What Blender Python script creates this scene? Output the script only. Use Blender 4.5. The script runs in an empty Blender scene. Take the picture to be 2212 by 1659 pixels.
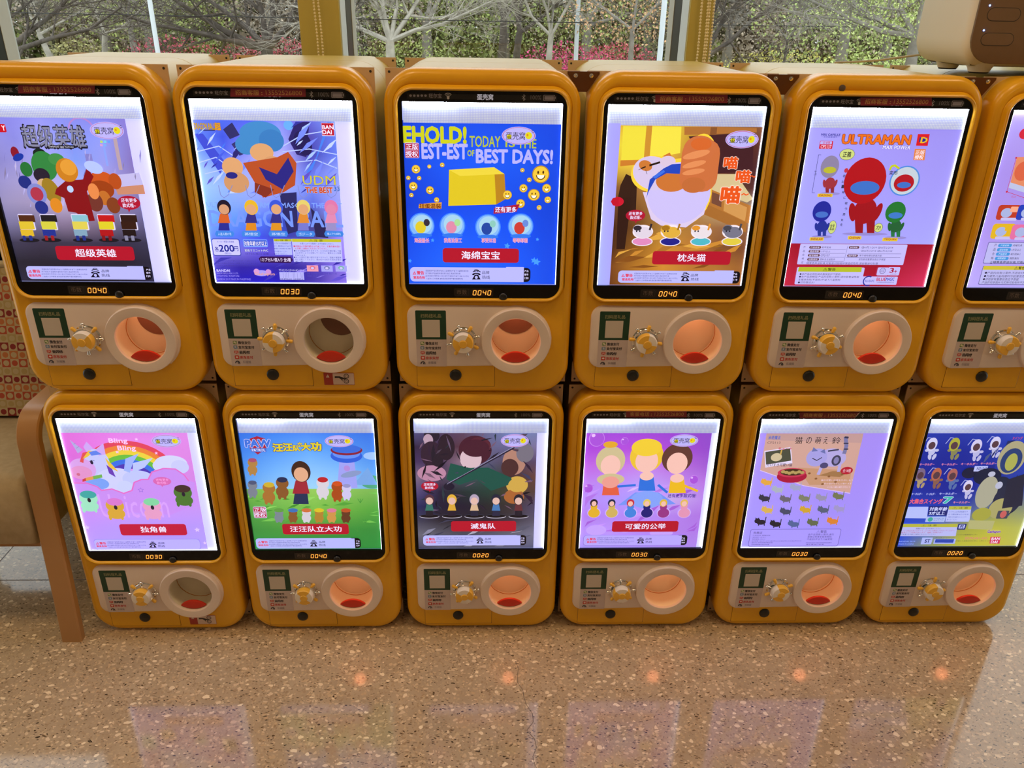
import bpy, bmesh, math, random
from math import sin, cos, pi, radians
from mathutils import Vector

S = 0.82                      # metres per layout unit
Z0 = 1.344                    # height of the layout origin (upper screen centre) above the floor, layout units
scene = bpy.context.scene

# ------------------------------------------------------------------ camera
cam_d = bpy.data.cameras.new('camera')
cam = bpy.data.objects.new('camera', cam_d)
scene.collection.objects.link(cam)
cam_d.sensor_width = 36.0
cam_d.lens = 1707.868 * 36.0 / 2212.0
cam_d.clip_start, cam_d.clip_end = 0.05, 200
cam.location = (0.00723 * S, -1.91619 * S, (0.39897 + Z0) * S)
cam.rotation_euler = (radians(65.04369), radians(-0.90348), radians(-1.61812))
scene.camera = cam

# ------------------------------------------------------------------ sky, lights, exposure
world = bpy.data.worlds.new('overcast_sky')
scene.world = world
world.use_nodes = True
wn = world.node_tree
bg = wn.nodes['Background']
bg.inputs['Color'].default_value = (0.86, 0.93, 1.0, 1)
bg.inputs['Strength'].default_value = 2.3

def area_light(name, loc, rot, sx, sy, power, col):
    d = bpy.data.lights.new(name, 'AREA'); d.shape = 'RECTANGLE'; d.size = sx * S; d.size_y = sy * S
    d.energy = power; d.color = col
    o = bpy.data.objects.new(name, d); scene.collection.objects.link(o)
    o.location = (loc[0] * S, loc[1] * S, (loc[2] + Z0) * S); o.rotation_euler = rot
    return o
WARM = (1.0, 0.66, 0.34)
CEIL = 2.15
LAMPS = ((-2.2, -0.75), (-0.75, -0.75), (0.75, -0.75), (2.2, -0.75), (-1.6, -3.6), (1.6, -3.6))
for x, y in LAMPS:
    area_light('ceiling_lamp_light', (x, y, CEIL - 0.06), (0, 0, 0), 0.40, 0.40, 4.9, WARM)

vs = scene.view_settings
vs.view_transform = 'Standard'; vs.look = 'None'; vs.exposure = 0.0; vs.gamma = 1.0; vs.use_curve_mapping = False

# ------------------------------------------------------------------ helpers
def lin(h):
    out = []
    for i in (0, 2, 4):
        c = int(h[i:i + 2], 16) / 255
        out.append(c / 12.92 if c <= 0.04045 else ((c + 0.055) / 1.055) ** 2.4)
    return tuple(out) + (1.0,)

def mat(name, col, rough=0.5, metal=0.0, spec=0.5, emit=None, es=0.0, coat=0.0):
    m = bpy.data.materials.new(name); m.use_nodes = True
    b = m.node_tree.nodes['Principled BSDF']
    b.inputs['Base Color'].default_value = tuple(col[:3]) + (1,)
    b.inputs['Roughness'].default_value = rough; b.inputs['Metallic'].default_value = metal
    b.inputs['Specular IOR Level'].default_value = spec
    b.inputs['Coat Weight'].default_value = coat
    if emit:
        b.inputs['Emission Color'].default_value = tuple(emit[:3]) + (1,); b.inputs['Emission Strength'].default_value = es
    return m

def N(m, kind, **kw):
    n = m.node_tree.nodes.new(kind)
    for k, v in kw.items():
        if k in n.inputs.keys(): n.inputs[k].default_value = v
        else: setattr(n, k, v)
    return n
def Lk(m, a, b): m.node_tree.links.new(a, b)
def BS(m): return m.node_tree.nodes['Principled BSDF']

def noise_mat(name, c1, c2, scale, rough=0.5, bump=0.0, detail=4.0, **kw):
    m = mat(name, c1, rough, **kw)
    tc = N(m, 'ShaderNodeTexCoord'); nz = N(m, 'ShaderNodeTexNoise', Scale=scale, Detail=detail)
    cr = N(m, 'ShaderNodeValToRGB')
    cr.color_ramp.elements[0].color = tuple(c1[:3]) + (1,); cr.color_ramp.elements[1].color = tuple(c2[:3]) + (1,)
    cr.color_ramp.elements[0].position = 0.35; cr.color_ramp.elements[1].position = 0.65
    Lk(m, tc.outputs['Object'], nz.inputs['Vector']); Lk(m, nz.outputs['Fac'], cr.inputs['Fac']); Lk(m, cr.outputs['Color'], BS(m).inputs['Base Color'])
    if bump:
        bp = N(m, 'ShaderNodeBump', Strength=bump, Distance=0.002); Lk(m, nz.outputs['Fac'], bp.inputs['Height']); Lk(m, bp.outputs['Normal'], BS(m).inputs['Normal'])
    return m

class MB:
    """collects shapes (layout units) and links them as one mesh object"""
    def __init__(s): s.v = []; s.f = []; s.mi = []; s.c = None; s.flat = set()
    def add(s, vs, fs, mi=0):
        n = len(s.v); s.v += [tuple(v) for v in vs]; s.f += [tuple(i + n for i in f) for f in fs]; s.mi += [mi] * len(fs)
    def box(s, x0, x1, y0, y1, z0, z1, mi=0):
        s.add([(x0, y0, z0), (x1, y0, z0), (x1, y1, z0), (x0, y1, z0), (x0, y0, z1), (x1, y0, z1), (x1, y1, z1), (x0, y1, z1)],
              [(3, 2, 1, 0), (4, 5, 6, 7), (0, 1, 5, 4), (1, 2, 6, 5), (2, 3, 7, 6), (3, 0, 4, 7)], mi)
    def loops(s, Ls, mi=0, cap0=False, cap1=False):
        n = len(Ls[0]); V = [p for L in Ls for p in L]; F = []
        for k in range(len(Ls) - 1):
            for i in range(n):
                j = (i + 1) % n
                F.append((k * n + i, k * n + j, (k + 1) * n + j, (k + 1) * n + i))
        if cap0: F.append(tuple(range(n - 1, -1, -1)))
        if cap1: F.append(tuple((len(Ls) - 1) * n + i for i in range(n)))
        s.add(V, F, mi)
    def lathe_y(s, cx, cz, prof, n=48, mi=0, cap0=False, cap1=False):
        s.loops([[(cx + r * cos(2 * pi * i / n), y, cz + r * sin(2 * pi * i / n)) for i in range(n)] for r, y in prof], mi, cap0, cap1)
    def lathe_z(s, cx, cy, prof, n=32, mi=0, cap0=False, cap1=False):
        s.loops([[(cx + r * cos(2 * pi * i / n), cy + r * sin(2 * pi * i / n), z) for i in range(n)] for r, z in prof], mi, cap0, cap1)
    def sphere(s, c, r, n=10, m=6, mi=0, sc=(1, 1, 1)):
        prof = [(max(1e-4, sin(pi * k / m)), -cos(pi * k / m)) for k in range(m + 1)]
        s.loops([[(c[0] + r * sc[0] * q * cos(2 * pi * i / n), c[1] + r * sc[1] * q * sin(2 * pi * i / n), c[2] + r * sc[2] * h) for i in range(n)] for q, h in prof], mi)
    def tube(s, pts, rad, n=8, mi=0, caps=True):
        P = [Vector(p) for p in pts]; Ls = []; up = Vector((0.13, 0.2, 1)).normalized()
        for k, p in enumerate(P):
            t = (P[min(k + 1, len(P) - 1)] - P[max(k - 1, 0)]).normalized()
            a = t.cross(up)
            if a.length < 1e-3: a = t.cross(Vector((1, 0, 0)))
            a.normalize(); b = t.cross(a); r = rad[k] if isinstance(rad, (list, tuple)) else rad
            Ls.append([p + (a * cos(2 * pi * i / n) + b * sin(2 * pi * i / n)) * r for i in range(n)])
        s.loops(Ls, mi, caps, caps)
    def plate(s, outer, holes, y0, y1, bevel=0.0, mi=0):
        """flat plate in the xz plane between y1 (front) and y0 (back) with holes"""
        def tri(loops, y, flip):
            bm = bmesh.new(); E = []
            for L in loops:
                vs = [bm.verts.new((p[0], 0, p[1])) for p in L]
                E += [bm.edges.new((vs[i], vs[(i + 1) % len(vs)])) for i in range(len(vs))]
            bmesh.ops.triangle_fill(bm, use_beauty=True, use_dissolve=False, edges=E, normal=(0, -1, 0))
            bm.verts.index_update()
            V = [(v.co.x, y, v.co.z) for v in bm.verts]; F = []
            for f in bm.faces:
                idx = [v.index for v in f.verts]
                if (f.normal.y > 0) != flip: idx.reverse()
                F.append(idx)
            s.flat.update(range(len(s.f), len(s.f) + len(F))); s.add(V, F, mi); bm.free()
        fo = inset(outer, bevel) if bevel else outer
        tri([fo] + holes, y1, False)
        if y0 is not None:
            Ls = [[(p[0], y0, p[1]) for p in outer], [(p[0], y1 + bevel, p[1]) for p in outer]]
            if bevel:
                h = inset(outer, bevel * 0.3)
                Ls.append([(p[0], y1 + bevel * 0.3, p[1]) for p in h]); Ls.append([(p[0], y1, p[1]) for p in fo])
            s.loops(Ls, mi)
            for H in holes: s.loops([[(p[0], y1, p[1]) for p in H], [(p[0], y0, p[1]) for p in H]], mi)
            tri([outer] + holes, y0, True)
    def build(s, name, mats, parent=None, smooth=None, off=(0, 0, 0), world=False, loc=None):
        me = bpy.data.meshes.new(name)
        o = off if not world else (0, 0, Z0)
        lx, ly, lz = loc if loc else (0, 0, 0)
        me.from_pydata([((x + o[0] - lx) * S, (y + o[1] - ly) * S, (z + o[2] - lz - (Z0 if loc and world else 0)) * S) for x, y, z in s.v], [], s.f)
        for m in (mats if isinstance(mats, (list, tuple)) else [mats]): me.materials.append(m)
        if len(me.materials) > 1: me.polygons.foreach_set('material_index', s.mi)
        if smooth is not None: me.polygons.foreach_set('use_smooth', [i not in s.flat for i in range(len(s.f))])
        bm = bmesh.new(); bm.from_mesh(me); bmesh.ops.remove_doubles(bm, verts=bm.verts, dist=1e-6)
        if s.c is None: bmesh.ops.recalc_face_normals(bm, faces=bm.faces)
        bm.to_mesh(me); bm.free()
        if smooth is not None:
            me.set_sharp_from_angle(angle=radians(smooth))
        return link(name, me, parent, loc)

def link(name, me, parent=None, loc=None):
    ob = bpy.data.objects.new(name, me); scene.collection.objects.link(ob)
    if parent: ob.parent = parent
    if loc: ob.location = (loc[0] * S, loc[1] * S, (loc[2] + Z0) * S)
    return ob

def tag(o, label, cat, group=None):
    o['label'] = label; o['category'] = cat
    if group: o['group'] = group
    return o
def struct(o, label=None):
    o['kind'] = 'structure'
    if label: o['label'] = label
    return o
def thing(name, loc, label, cat, group=None, rotz=0.0):
    o = bpy.data.objects.new(name, None); scene.collection.objects.link(o)
    o.empty_display_size = 0.1
    o.location = (loc[0] * S, loc[1] * S, (loc[2] + Z0) * S); o.rotation_euler = (0, 0, rotz)
    return tag(o, label, cat, group)

def rr(x0, x1, z0, z1, r, n=8):
    """rounded rectangle outline, counter-clockwise seen from the front"""
    out = []
    for cx, cz, a in ((x1 - r, z1 - r, 0), (x0 + r, z1 - r, 90), (x0 + r, z0 + r, 180), (x1 - r, z0 + r, 270)):
        for k in range(n + 1):
            t = radians(a + 90 * k / n); out.append((cx + r * cos(t), cz + r * sin(t)))
    return out
def circ(cx, cz, r, n=48): return [(cx + r * cos(2 * pi * i / n), cz + r * sin(2 * pi * i / n)) for i in range(n)]
def inset(L, d):
    n = len(L); out = []
    for i in range(n):
        p, a, b = Vector(L[i]), Vector(L[i - 1]), Vector(L[(i + 1) % n])
        e1 = (p - a); e2 = (b - p)
        if e1.length < 1e-7: e1 = e2
        if e2.length < 1e-7: e2 = e1
        n1 = Vector((-e1.y, e1.x)).normalized(); n2 = Vector((-e2.y, e2.x)).normalized()
        m = (n1 + n2)
        if m.length < 1e-6: m = n1
        m.normalize(); k = d / max(0.4, m.dot(n1)); q = p + m * k; out.append((q.x, q.y))
    return out
def at(L, y): return [(p[0], y, p[1]) for p in L]

# ------------------------------------------------------------------ materials
M = {}
M['yellow'] = noise_mat('yellow_plastic', (0.79, 0.405, 0.010), (0.83, 0.43, 0.013), 6, rough=0.27)
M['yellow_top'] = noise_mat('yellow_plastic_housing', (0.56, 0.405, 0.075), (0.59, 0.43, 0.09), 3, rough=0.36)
M['knob_yellow'] = mat('knob_yellow', (0.86, 0.48, 0.05), 0.35)
M['white'] = noise_mat('warm_white_plastic', (0.78, 0.66, 0.60), (0.81, 0.69, 0.63), 5, rough=0.42)
M['knob_white'] = mat('knob_white', (0.84, 0.78, 0.72), 0.35)
M['black_glass'] = mat('black_glass', (0.003, 0.003, 0.004), 0.06, spec=0.25)
M['black'] = mat('black_plastic', (0.008, 0.008, 0.009), 0.3)
M['rubber'] = mat('black_rubber', (0.02, 0.02, 0.02), 0.7)
M['chrome'] = mat('chrome', (0.75, 0.74, 0.72), 0.09, 1.0)
M['seam'] = mat('dark_seam', (0.10, 0.02, 0.002), 0.8)
M['bracket'] = mat('bracket_plate', (0.60, 0.44, 0.27), 0.5)
M['joint'] = mat('brown_metal_plate', (0.12, 0.045, 0.012), 0.35, 0.3)
M['red'] = mat('red_plastic', (0.62, 0.03, 0.012), 0.4)
M['cup'] = mat('milky_plastic', (0.84, 0.78, 0.62), 0.35)
M['cup_line'] = mat('orange_seam', (0.55, 0.20, 0.03), 0.5)
M['cup_dark'] = mat('chute_hatch', (0.22, 0.10, 0.07), 0.55)
M['led'] = mat('led_strip', (0.9, 0.9, 1), 0.4, emit=(0.80, 0.86, 1.0), es=3.6)
M['led_top'] = mat('led_strip_top', (0.9, 0.9, 1), 0.4, emit=(0.80, 0.86, 1.0), es=20.0)
M['led_bright'] = mat('led_strip_bright', (0.9, 0.9, 1), 0.4, emit=(0.80, 0.86, 1.0), es=60.0)
M['digit'] = mat('orange_led_digit', (0.2, 0.05, 0), 0.5, emit=(1.0, 0.36, 0.05), es=1.8)
M['digit'].cycles.emission_sampling = 'NONE'

def backlit(name, strength):
    m = mat(name, (1, 1, 1), 0.12, spec=0.5)
    a = N(m, 'ShaderNodeVertexColor'); a.layer_name = 'print'
    mul = N(m, 'ShaderNodeMixRGB'); mul.blend_type = 'MULTIPLY'; mul.inputs['Fac'].default_value = 1.0; mul.inputs['Color2'].default_value = (0.35, 0.35, 0.35, 1)
    Lk(m, a.outputs['Color'], mul.inputs['Color1']); Lk(m, mul.outputs['Color'], BS(m).inputs['Base Color'])
    gm = N(m, 'ShaderNodeGamma'); gm.inputs['Gamma'].default_value = 1.18; Lk(m, a.outputs['Color'], gm.inputs['Color']); Lk(m, gm.outputs['Color'], BS(m).inputs['Emission Color']); BS(m).inputs['Emission Strength'].default_value = strength
    m.cycles.emission_sampling = 'NONE'
    return m
M['poster'] = backlit('backlit_film', 1.10)
m = mat('printed_surface', (1, 1, 1), 0.4)
a = N(m, 'ShaderNodeVertexColor'); a.layer_name = 'print'; Lk(m, a.outputs['Color'], BS(m).inputs['Base Color'])
M['print'] = m
m = backlit('backlit_lettering', 0.55); M['lit_print'] = m

# dotted acrylic light guide
m = mat('dotted_acrylic', (0.60, 0.68, 0.90), 0.25, emit=(0.27, 0.34, 0.60), es=0.85)
tc = N(m, 'ShaderNodeTexCoord'); vo = N(m, 'ShaderNodeTexVoronoi', Scale=330.0, Randomness=0.0)
cr = N(m, 'ShaderNodeValToRGB'); cr.color_ramp.elements[0].position = 0.25; cr.color_ramp.elements[0].color = (0.85, 0.92, 1, 1); cr.color_ramp.elements[1].position = 0.55; cr.color_ramp.elements[1].color = (0.40, 0.46, 0.66, 1)
Lk(m, tc.outputs['Object'], vo.inputs['Vector']); Lk(m, vo.outputs['Distance'], cr.inputs['Fac']); Lk(m, cr.outputs['Color'], BS(m).inputs['Base Color'])
m.cycles.emission_sampling = 'NONE'; M['guide'] = m
m = mat('light_panel', (0.75, 0.75, 0.9), 0.25, emit=lin('a9b2f4'), es=1.05); m.cycles.emission_sampling = 'NONE'; M['panel'] = m

# terrazzo floor
def terrazzo():
    m = mat('terrazzo', (0.4, 0.3, 0.2), 0.16, spec=0.7)
    tc = N(m, 'ShaderNodeTexCoord')
    base = N(m, 'ShaderNodeTexNoise', Scale=14.0, Detail=5.0)
    c0 = N(m, 'ShaderNodeValToRGB'); c0.color_ramp.elements[0].position = 0.3; c0.color_ramp.elements[0].color = (0.33, 0.265, 0.20, 1); c0.color_ramp.elements[1].position = 0.7; c0.color_ramp.elements[1].color = (0.40, 0.325, 0.25, 1)
    Lk(m, tc.outputs['Object'], base.inputs['Vector']); Lk(m, base.outputs['Fac'], c0.inputs['Fac'])
    col = c0.outputs['Color']
    warp = N(m, 'ShaderNodeTexNoise', Scale=45.0, Detail=2.0); Lk(m, tc.outputs['Object'], warp.inputs['Vector'])
    wm = N(m, 'ShaderNodeVectorMath', operation='SCALE'); wm.inputs['Scale'].default_value = 0.018; Lk(m, warp.outputs['Color'], wm.inputs[0])
    wa = N(m, 'ShaderNodeVectorMath', operation='ADD'); Lk(m, tc.outputs['Object'], wa.inputs[0]); Lk(m, wm.outputs['Vector'], wa.inputs[1])
    def chips(col, scale, stretch, rot, size, keep, ca, cb, seed):
        mp = N(m, 'ShaderNodeMapping'); mp.inputs['Rotation'].default_value = (0, 0, rot); mp.inputs['Scale'].default_value = (1, stretch, 1); mp.inputs['Location'].default_value = (seed, seed * 0.7, 0)
        Lk(m, wa.outputs['Vector'], mp.inputs['Vector'])
        v = N(m, 'ShaderNodeTexVoronoi', Scale=scale, voronoi_dimensions='2D'); Lk(m, mp.outputs['Vector'], v.inputs['Vector'])
        sp = N(m, 'ShaderNodeSeparateColor'); Lk(m, v.outputs['Color'], sp.inputs['Color'])
        sz = N(m, 'ShaderNodeMath', operation='MULTIPLY'); sz.inputs[1].default_value = size; Lk(m, sp.outputs['Green'], sz.inputs[0])
        lt = N(m, 'ShaderNodeMath', operation='LESS_THAN'); Lk(m, v.outputs['Distance'], lt.inputs[0]); Lk(m, sz.outputs[0], lt.inputs[1])
        kp = N(m, 'ShaderNodeMath', operation='LESS_THAN'); Lk(m, sp.outputs['Red'], kp.inputs[0]); kp.inputs[1].default_value = keep
        f = N(m, 'ShaderNodeMath', operation='MULTIPLY'); Lk(m, lt.outputs[0], f.inputs[0]); Lk(m, kp.outputs[0], f.inputs[1])
        cc = N(m, 'ShaderNodeMixRGB'); cc.inputs['Color1'].default_value = ca; cc.inputs['Color2'].default_value = cb; Lk(m, sp.outputs['Blue'], cc.inputs['Fac'])
        mx = N(m, 'ShaderNodeMixRGB'); Lk(m, f.outputs[0], mx.inputs['Fac']); Lk(m, col, mx.inputs['Color1']); Lk(m, cc.outputs['Color'], mx.inputs['Color2'])
        return mx.outputs['Color']
    col = chips(col, 190, 1.0, 0.3, 0.62, 0.75, (0.46, 0.37, 0.27, 1), (0.27, 0.20, 0.14, 1), 1.3)
    col = chips(col, 120, 1.2, 0.0, 0.56, 0.36, (0.56, 0.47, 0.36, 1), (0.44, 0.33, 0.23, 1), 0.0)
    col = chips(col, 90, 2.4, 1.25, 0.34, 0.15, (0.035, 0.028, 0.022, 1), (0.11, 0.075, 0.045, 1), 2.1)
    col = chips(col, 115, 3.0, -0.7, 0.36, 0.15, (0.03, 0.025, 0.02, 1), (0.09, 0.06, 0.04, 1), 4.7)
    col = chips(col, 62, 1.35, 1.4, 0.38, 0.30, (0.74, 0.66, 0.54, 1), (0.52, 0.42, 0.32, 1), 6.2)
    g = N(m, 'ShaderNodeMixRGB'); g.blend_type = 'MULTIPLY'; g.inputs['Fac'].default_value = 1.0; g.inputs['Color2'].default_value = (1.32, 1.24, 1.05, 1); Lk(m, col, g.inputs['Color1']); Lk(m, g.outputs['Color'], BS(m).inputs['Base Color'])
    rn = N(m, 'ShaderNodeTexNoise', Scale=220.0, Detail=2.0); Lk(m, tc.outputs['Object'], rn.inputs['Vector'])
    mr = N(m, 'ShaderNodeMapRange'); mr.inputs['To Min'].default_value = 0.05; mr.inputs['To Max'].default_value = 0.13; Lk(m, rn.outputs['Fac'], mr.inputs['Value']); Lk(m, mr.outputs['Result'], BS(m).inputs['Roughness'])
    return m
M['terrazzo'] = terrazzo()
M['grout'] = mat('floor_joint', (0.22, 0.17, 0.15), 0.6)
M['wall'] = noise_mat('painted_wall', (0.62, 0.58, 0.50), (0.66, 0.62, 0.54), 8, rough=0.8)
M['ceiling'] = mat('ceiling_paint', (0.75, 0.70, 0.60), 0.9)
M['pillar'] = noise_mat('ochre_paint', (0.45, 0.36, 0.085), (0.48, 0.385, 0.095), 5, rough=0.5)
M['jamb'] = mat('white_window_profile', (0.66, 0.72, 0.76), 0.4)
M['sash'] = mat('grey_window_sash', (0.50, 0.49, 0.43), 0.45)
M['lamp'] = mat('lamp_diffuser', (0.9, 0.8, 0.6), 0.5, emit=(1.0, 0.72, 0.42), es=4.0)
m = bpy.data.materials.new('window_glass'); m.use_nodes = True
nt = m.node_tree; nt.nodes.clear()
o_ = nt.nodes.new('ShaderNodeOutputMaterial'); mx = nt.nodes.new('ShaderNodeMixShader'); tr = nt.nodes.new('ShaderNodeBsdfTransparent'); gl = nt.nodes.new('ShaderNodeBsdfGlossy'); fr = nt.nodes.new('ShaderNodeFresnel')
gl.inputs['Roughness'].default_value = 0.0; fr.inputs['IOR'].default_value = 1.75; tr.inputs['Color'].default_value = (0.90, 0.93, 0.90, 1)
nt.links.new(fr.outputs[0], mx.inputs[0]); nt.links.new(tr.outputs[0], mx.inputs[1]); nt.links.new(gl.outputs[0], mx.inputs[2]); nt.links.new(mx.outputs[0], o_.inputs[0])
M['glass'] = m

# ------------------------------------------------------------------ the room
FL = -Z0
b = MB(); b.box(-3.6, 3.6, -6.5, 0.95, FL - 0.12, FL); o = struct(b.build('floor', M['terrazzo'], world=True), 'speckled beige terrazzo floor')
b = MB(); b.box(-3.6, 3.6, 0.2565, 0.2595, FL - 0.001, FL + 0.0006); b.box(-1.68, -1.677, -6.4, 0.66, FL - 0.001, FL + 0.0006)
struct(b.build('trim_1', M['grout'], world=True), 'thin joint line in the terrazzo')
b = MB(); rnd = random.Random(4); pts = []
for k in range(15): pts.append((0.10 + 0.008 * sin(k * 1.9) + 0.010 * rnd.uniform(-1, 1) + 0.0035 * k, -0.13 - 0.028 * k))
for p, q in zip(pts, pts[1:]): b.add([(p[0] - .0006, p[1], FL + .0005), (p[0] + .0006, p[1], FL + .0005), (q[0] + .0006, q[1], FL + .0005), (q[0] - .0006, q[1], FL + .0005)], [(0, 1, 2, 3)])
struct(b.build('trim_2', mat('hairline_crack', (0.06, 0.045, 0.035), 0.8), world=True), 'hairline crack in the terrazzo')
b = MB(); b.box(-3.7, 3.7, -6.6, 1.05, CEIL, CEIL + 0.1); struct(b.build('ceiling', M['ceiling'], world=True))
b = MB(); b.box(-3.7, 3.7, -6.6, -6.5, FL, CEIL); struct(b.build('wall_front', M['wall'], world=True))
for nm, xa, xb, ya, yb, i in (('wall_left', -3.7, -3.6, -0.75, 0.55, 1), ('wall_right', 3.6, 3.7, -0.75, 0.55, 2)):      # unseen glazed doors, added to bring daylight onto the floor at both ends
    b = MB(); b.box(xa, xb, -6.5, ya, FL, CEIL); b.box(xa, xb, yb, 0.95, FL, CEIL); b.box(xa, xb, ya, yb, 1.35, CEIL); struct(b.build(nm, M['wall'], world=True))
    w = bpy.data.objects.new('door_%d' % i, None); scene.collection.objects.link(w); struct(w); xm = (xa + xb) / 2; w.location = (xm * S, (ya + yb) / 2 * S, 0); off = (-xm, -(ya + yb) / 2, Z0)
    f = MB(); f.box(xa, xb, ya, ya + .06, FL, 1.35); f.box(xa, xb, yb - .06, yb, FL, 1.35); f.box(xa, xb, ya + .06, yb - .06, 1.29, 1.35); f.box(xa, xb, ya + .06, yb - .06, FL, FL + .07); f.build('door_frame', M['jamb'], w, off=off)
    f = MB(); f.add([(xm, ya + .06, FL + .07), (xm, yb - .06, FL + .07), (xm, yb - .06, 1.29), (xm, ya + .06, 1.29)], [(0, 1, 2, 3)]); f.build('door_pane', M['glass'], w, off=off)
b = MB(); b.box(-1.66, 1.9, 0.68, 1.05, FL, -0.16); b.box(-1.66, 1.9, 0.66, 1.05, -0.16, -0.13); b.box(-3.6, -1.66, 0.68, 1.05, FL, FL + .12); b.box(1.9, 3.6, 0.68, 1.05, FL, FL + .12); b.box(-3.6, 3.6, 0.88, 1.05, 1.75, CEIL)  # wall kept low at both unseen ends so daylight reaches the floor
struct(b.build('wall_back', M['wall'], world=True), 'low wall with sill under the windows')
b = MB(); b.box(-3.6, 3.6, 0.668, 0.68, FL, FL + 0.10); struct(b.build('baseboard_back', mat('grey_baseboard', (0.22, 0.19, 0.16), 0.6), world=True))
PIL = [(-2.85, -2.73), (-1.66, -1.545), (-0.55, -0.431), (0.613, 0.682), (1.78, 1.9), (2.95, 3.07)]
for i, (x0, x1) in enumerate(PIL):
    zb = FL + .12 if i in (0, 1, 4, 5) else -0.13
    b = MB(); b.box(x0, x1, 0.68, 0.95, zb, 1.75); b.box(x0 + .05 * (x1 - x0 > .1) + .02, x1 - .05 * (x1 - x0 > .1) - .02, 0.95, 1.05, zb, 1.75)
    struct(b.build('trim_%d' % (i + 3), M['pillar'], world=True), 'ochre painted window pillar')
for i in range(len(PIL) - 1):
    x0, x1 = PIL[i][1], PIL[i + 1][0]; zb = FL + .12 if i in (0, 4) else -0.13  # end windows run to the floor, added out of view for daylight
    w = bpy.data.objects.new('window_%d' % (i + 1), None); scene.collection.objects.link(w); struct(w)
    w.location = ((x0 + x1) / 2 * S, 0.95 * S, (zb + Z0) * S); lo = ((x0 + x1) / 2, 0.95, zb)
    off = (-lo[0], -lo[1], -lo[2])
    f = MB()
    for s_, xe in ((1, x0), (-1, x1)):
        f.box(min(xe, xe + s_ * .0025), max(xe, xe + s_ * .0025), 0.690, 0.785, zb, 1.75)
    f.build('window_reveal', M['jamb'], w, off=off)
    f = MB()
    for s_, xe in ((1, x0), (-1, x1)): f.box(min(xe, xe + s_ * .0035), max(xe, xe + s_ * .0035), 0.785, 0.888, zb, 1.75)
    f.build('window_gasket', M['black'], w, off=off)
    f = MB()
    for s_, xe in ((1, x0), (-1, x1)): f.box(min(xe, xe + s_ * .005), max(xe, xe + s_ * .005), 0.888, 0.962, zb, 1.75)
    f.box(x0 + .005, x1 - .005, 0.925, 0.985, zb, zb + .04); f.box(x0 + .005, x1 - .005, 0.925, 0.985, 1.71, 1.75)
    f.build('window_frame', M['sash'], w, off=off)
    f = MB(); f.add([(x0 + .005, 0.955, zb + .04), (x1 - .005, 0.955, zb + .04), (x1 - .005, 0.955, 1.71), (x0 + .005, 0.955, 1.71)], [(0, 1, 2, 3)])
    f.build('window_pane', M['glass'], w, off=off)
for x, y in LAMPS:
    t = thing('ceiling_light', (x, y, CEIL), 'square warm ceiling panel light above the room', 'ceiling light', 'warm ceiling panel lights')
    b = MB(); b.box(-.32, .32, -.32, .32, -.05, 0); b.build('lamp_housing', M['ceiling'], t)
    b = MB(); b.box(-.28, .28, -.28, .28, -.054, -.05); b.build('lamp_diffuser', M['lamp'], t)

# pull chains of the roller blinds
M['chain'] = mat('cream_plastic_beads', (0.78, 0.68, 0.45), 0.4)
M['blind'] = mat('blind_cassette', (0.7, 0.62, 0.42), 0.6)
for (xs, x0, x1, lab) in (((-0.497, -0.484), -1.5, -0.47, 'cream beaded pull chain pair hanging on the ochre pillar left of centre'),
                          ((0.641,), -0.42, 0.60, 'single thin beaded pull chain, leftmost on the right ochre pillar'),
                          ((0.660, 0.665, 0.678), 0.69, 1.77, 'cream beaded pull chain strands at the right edge of the right ochre pillar')):
    t = thing('roller_blind', (xs[0], 0.66, 1.70), lab, 'roller blind', None)
    b = MB(); b.box(x0 - xs[0], x1 - xs[0], -0.04, 0.02, 0.0, 0.05); b.box(min(xs[0], x1) - xs[0], max(x0, xs[0]) - xs[0], -0.02, 0.0, 0.0, 0.04); b.build('cassette', M['blind'], t)
    for x in xs:
        c = MB(); z = 0.0; k = 0
        while z > -1.86:
            dx = 0.0015 * sin(k * 0.21)
            c.sphere((x - xs[0] + dx, -0.006, z), 0.0036, 6, 4); z -= 0.0088; k += 1
        c.tube([(x - xs[0], -0.006, 0.0), (x - xs[0], -0.006, -1.86)], 0.0009, 4)
        c.build('pull_chain', M['chain'], t, smooth=60)

# ------------------------------------------------------------------ outdoors
GZ = -1.45
M['grass'] = noise_mat('spring_grass', (0.10, 0.11, 0.035), (0.17, 0.15, 0.06), 1.5, rough=0.95)
def leafmat(name):
    m = mat(name, (0.1, 0.1, 0.05), 0.8, spec=0.2); a = N(m, 'ShaderNodeVertexColor'); a.layer_name = 'tint'; Lk(m, a.outputs['Color'], BS(m).inputs['Base Color']); return m
M['leaf'] = leafmat('leaves')
M['bark_dark'] = noise_mat('dark_bark', (0.075, 0.06, 0.05), (0.15, 0.12, 0.10), 12, rough=0.9)
M['bark_grey'] = noise_mat('grey_bark', (0.22, 0.195, 0.165), (0.33, 0.295, 0.25), 10, rough=0.9)
M['bark_pale'] = noise_mat('pale_bark', (0.38, 0.34, 0.28), (0.56, 0.51, 0.43), 8, rough=0.9)
M['pole'] = mat('white_pole', (0.75, 0.79, 0.84), 0.5)
b = MB(); b.box(-40, 40, 1.05, 60, GZ - .3, GZ); o = struct(b.build('ground', M['grass'], world=True), 'grass outside the windows')
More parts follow.
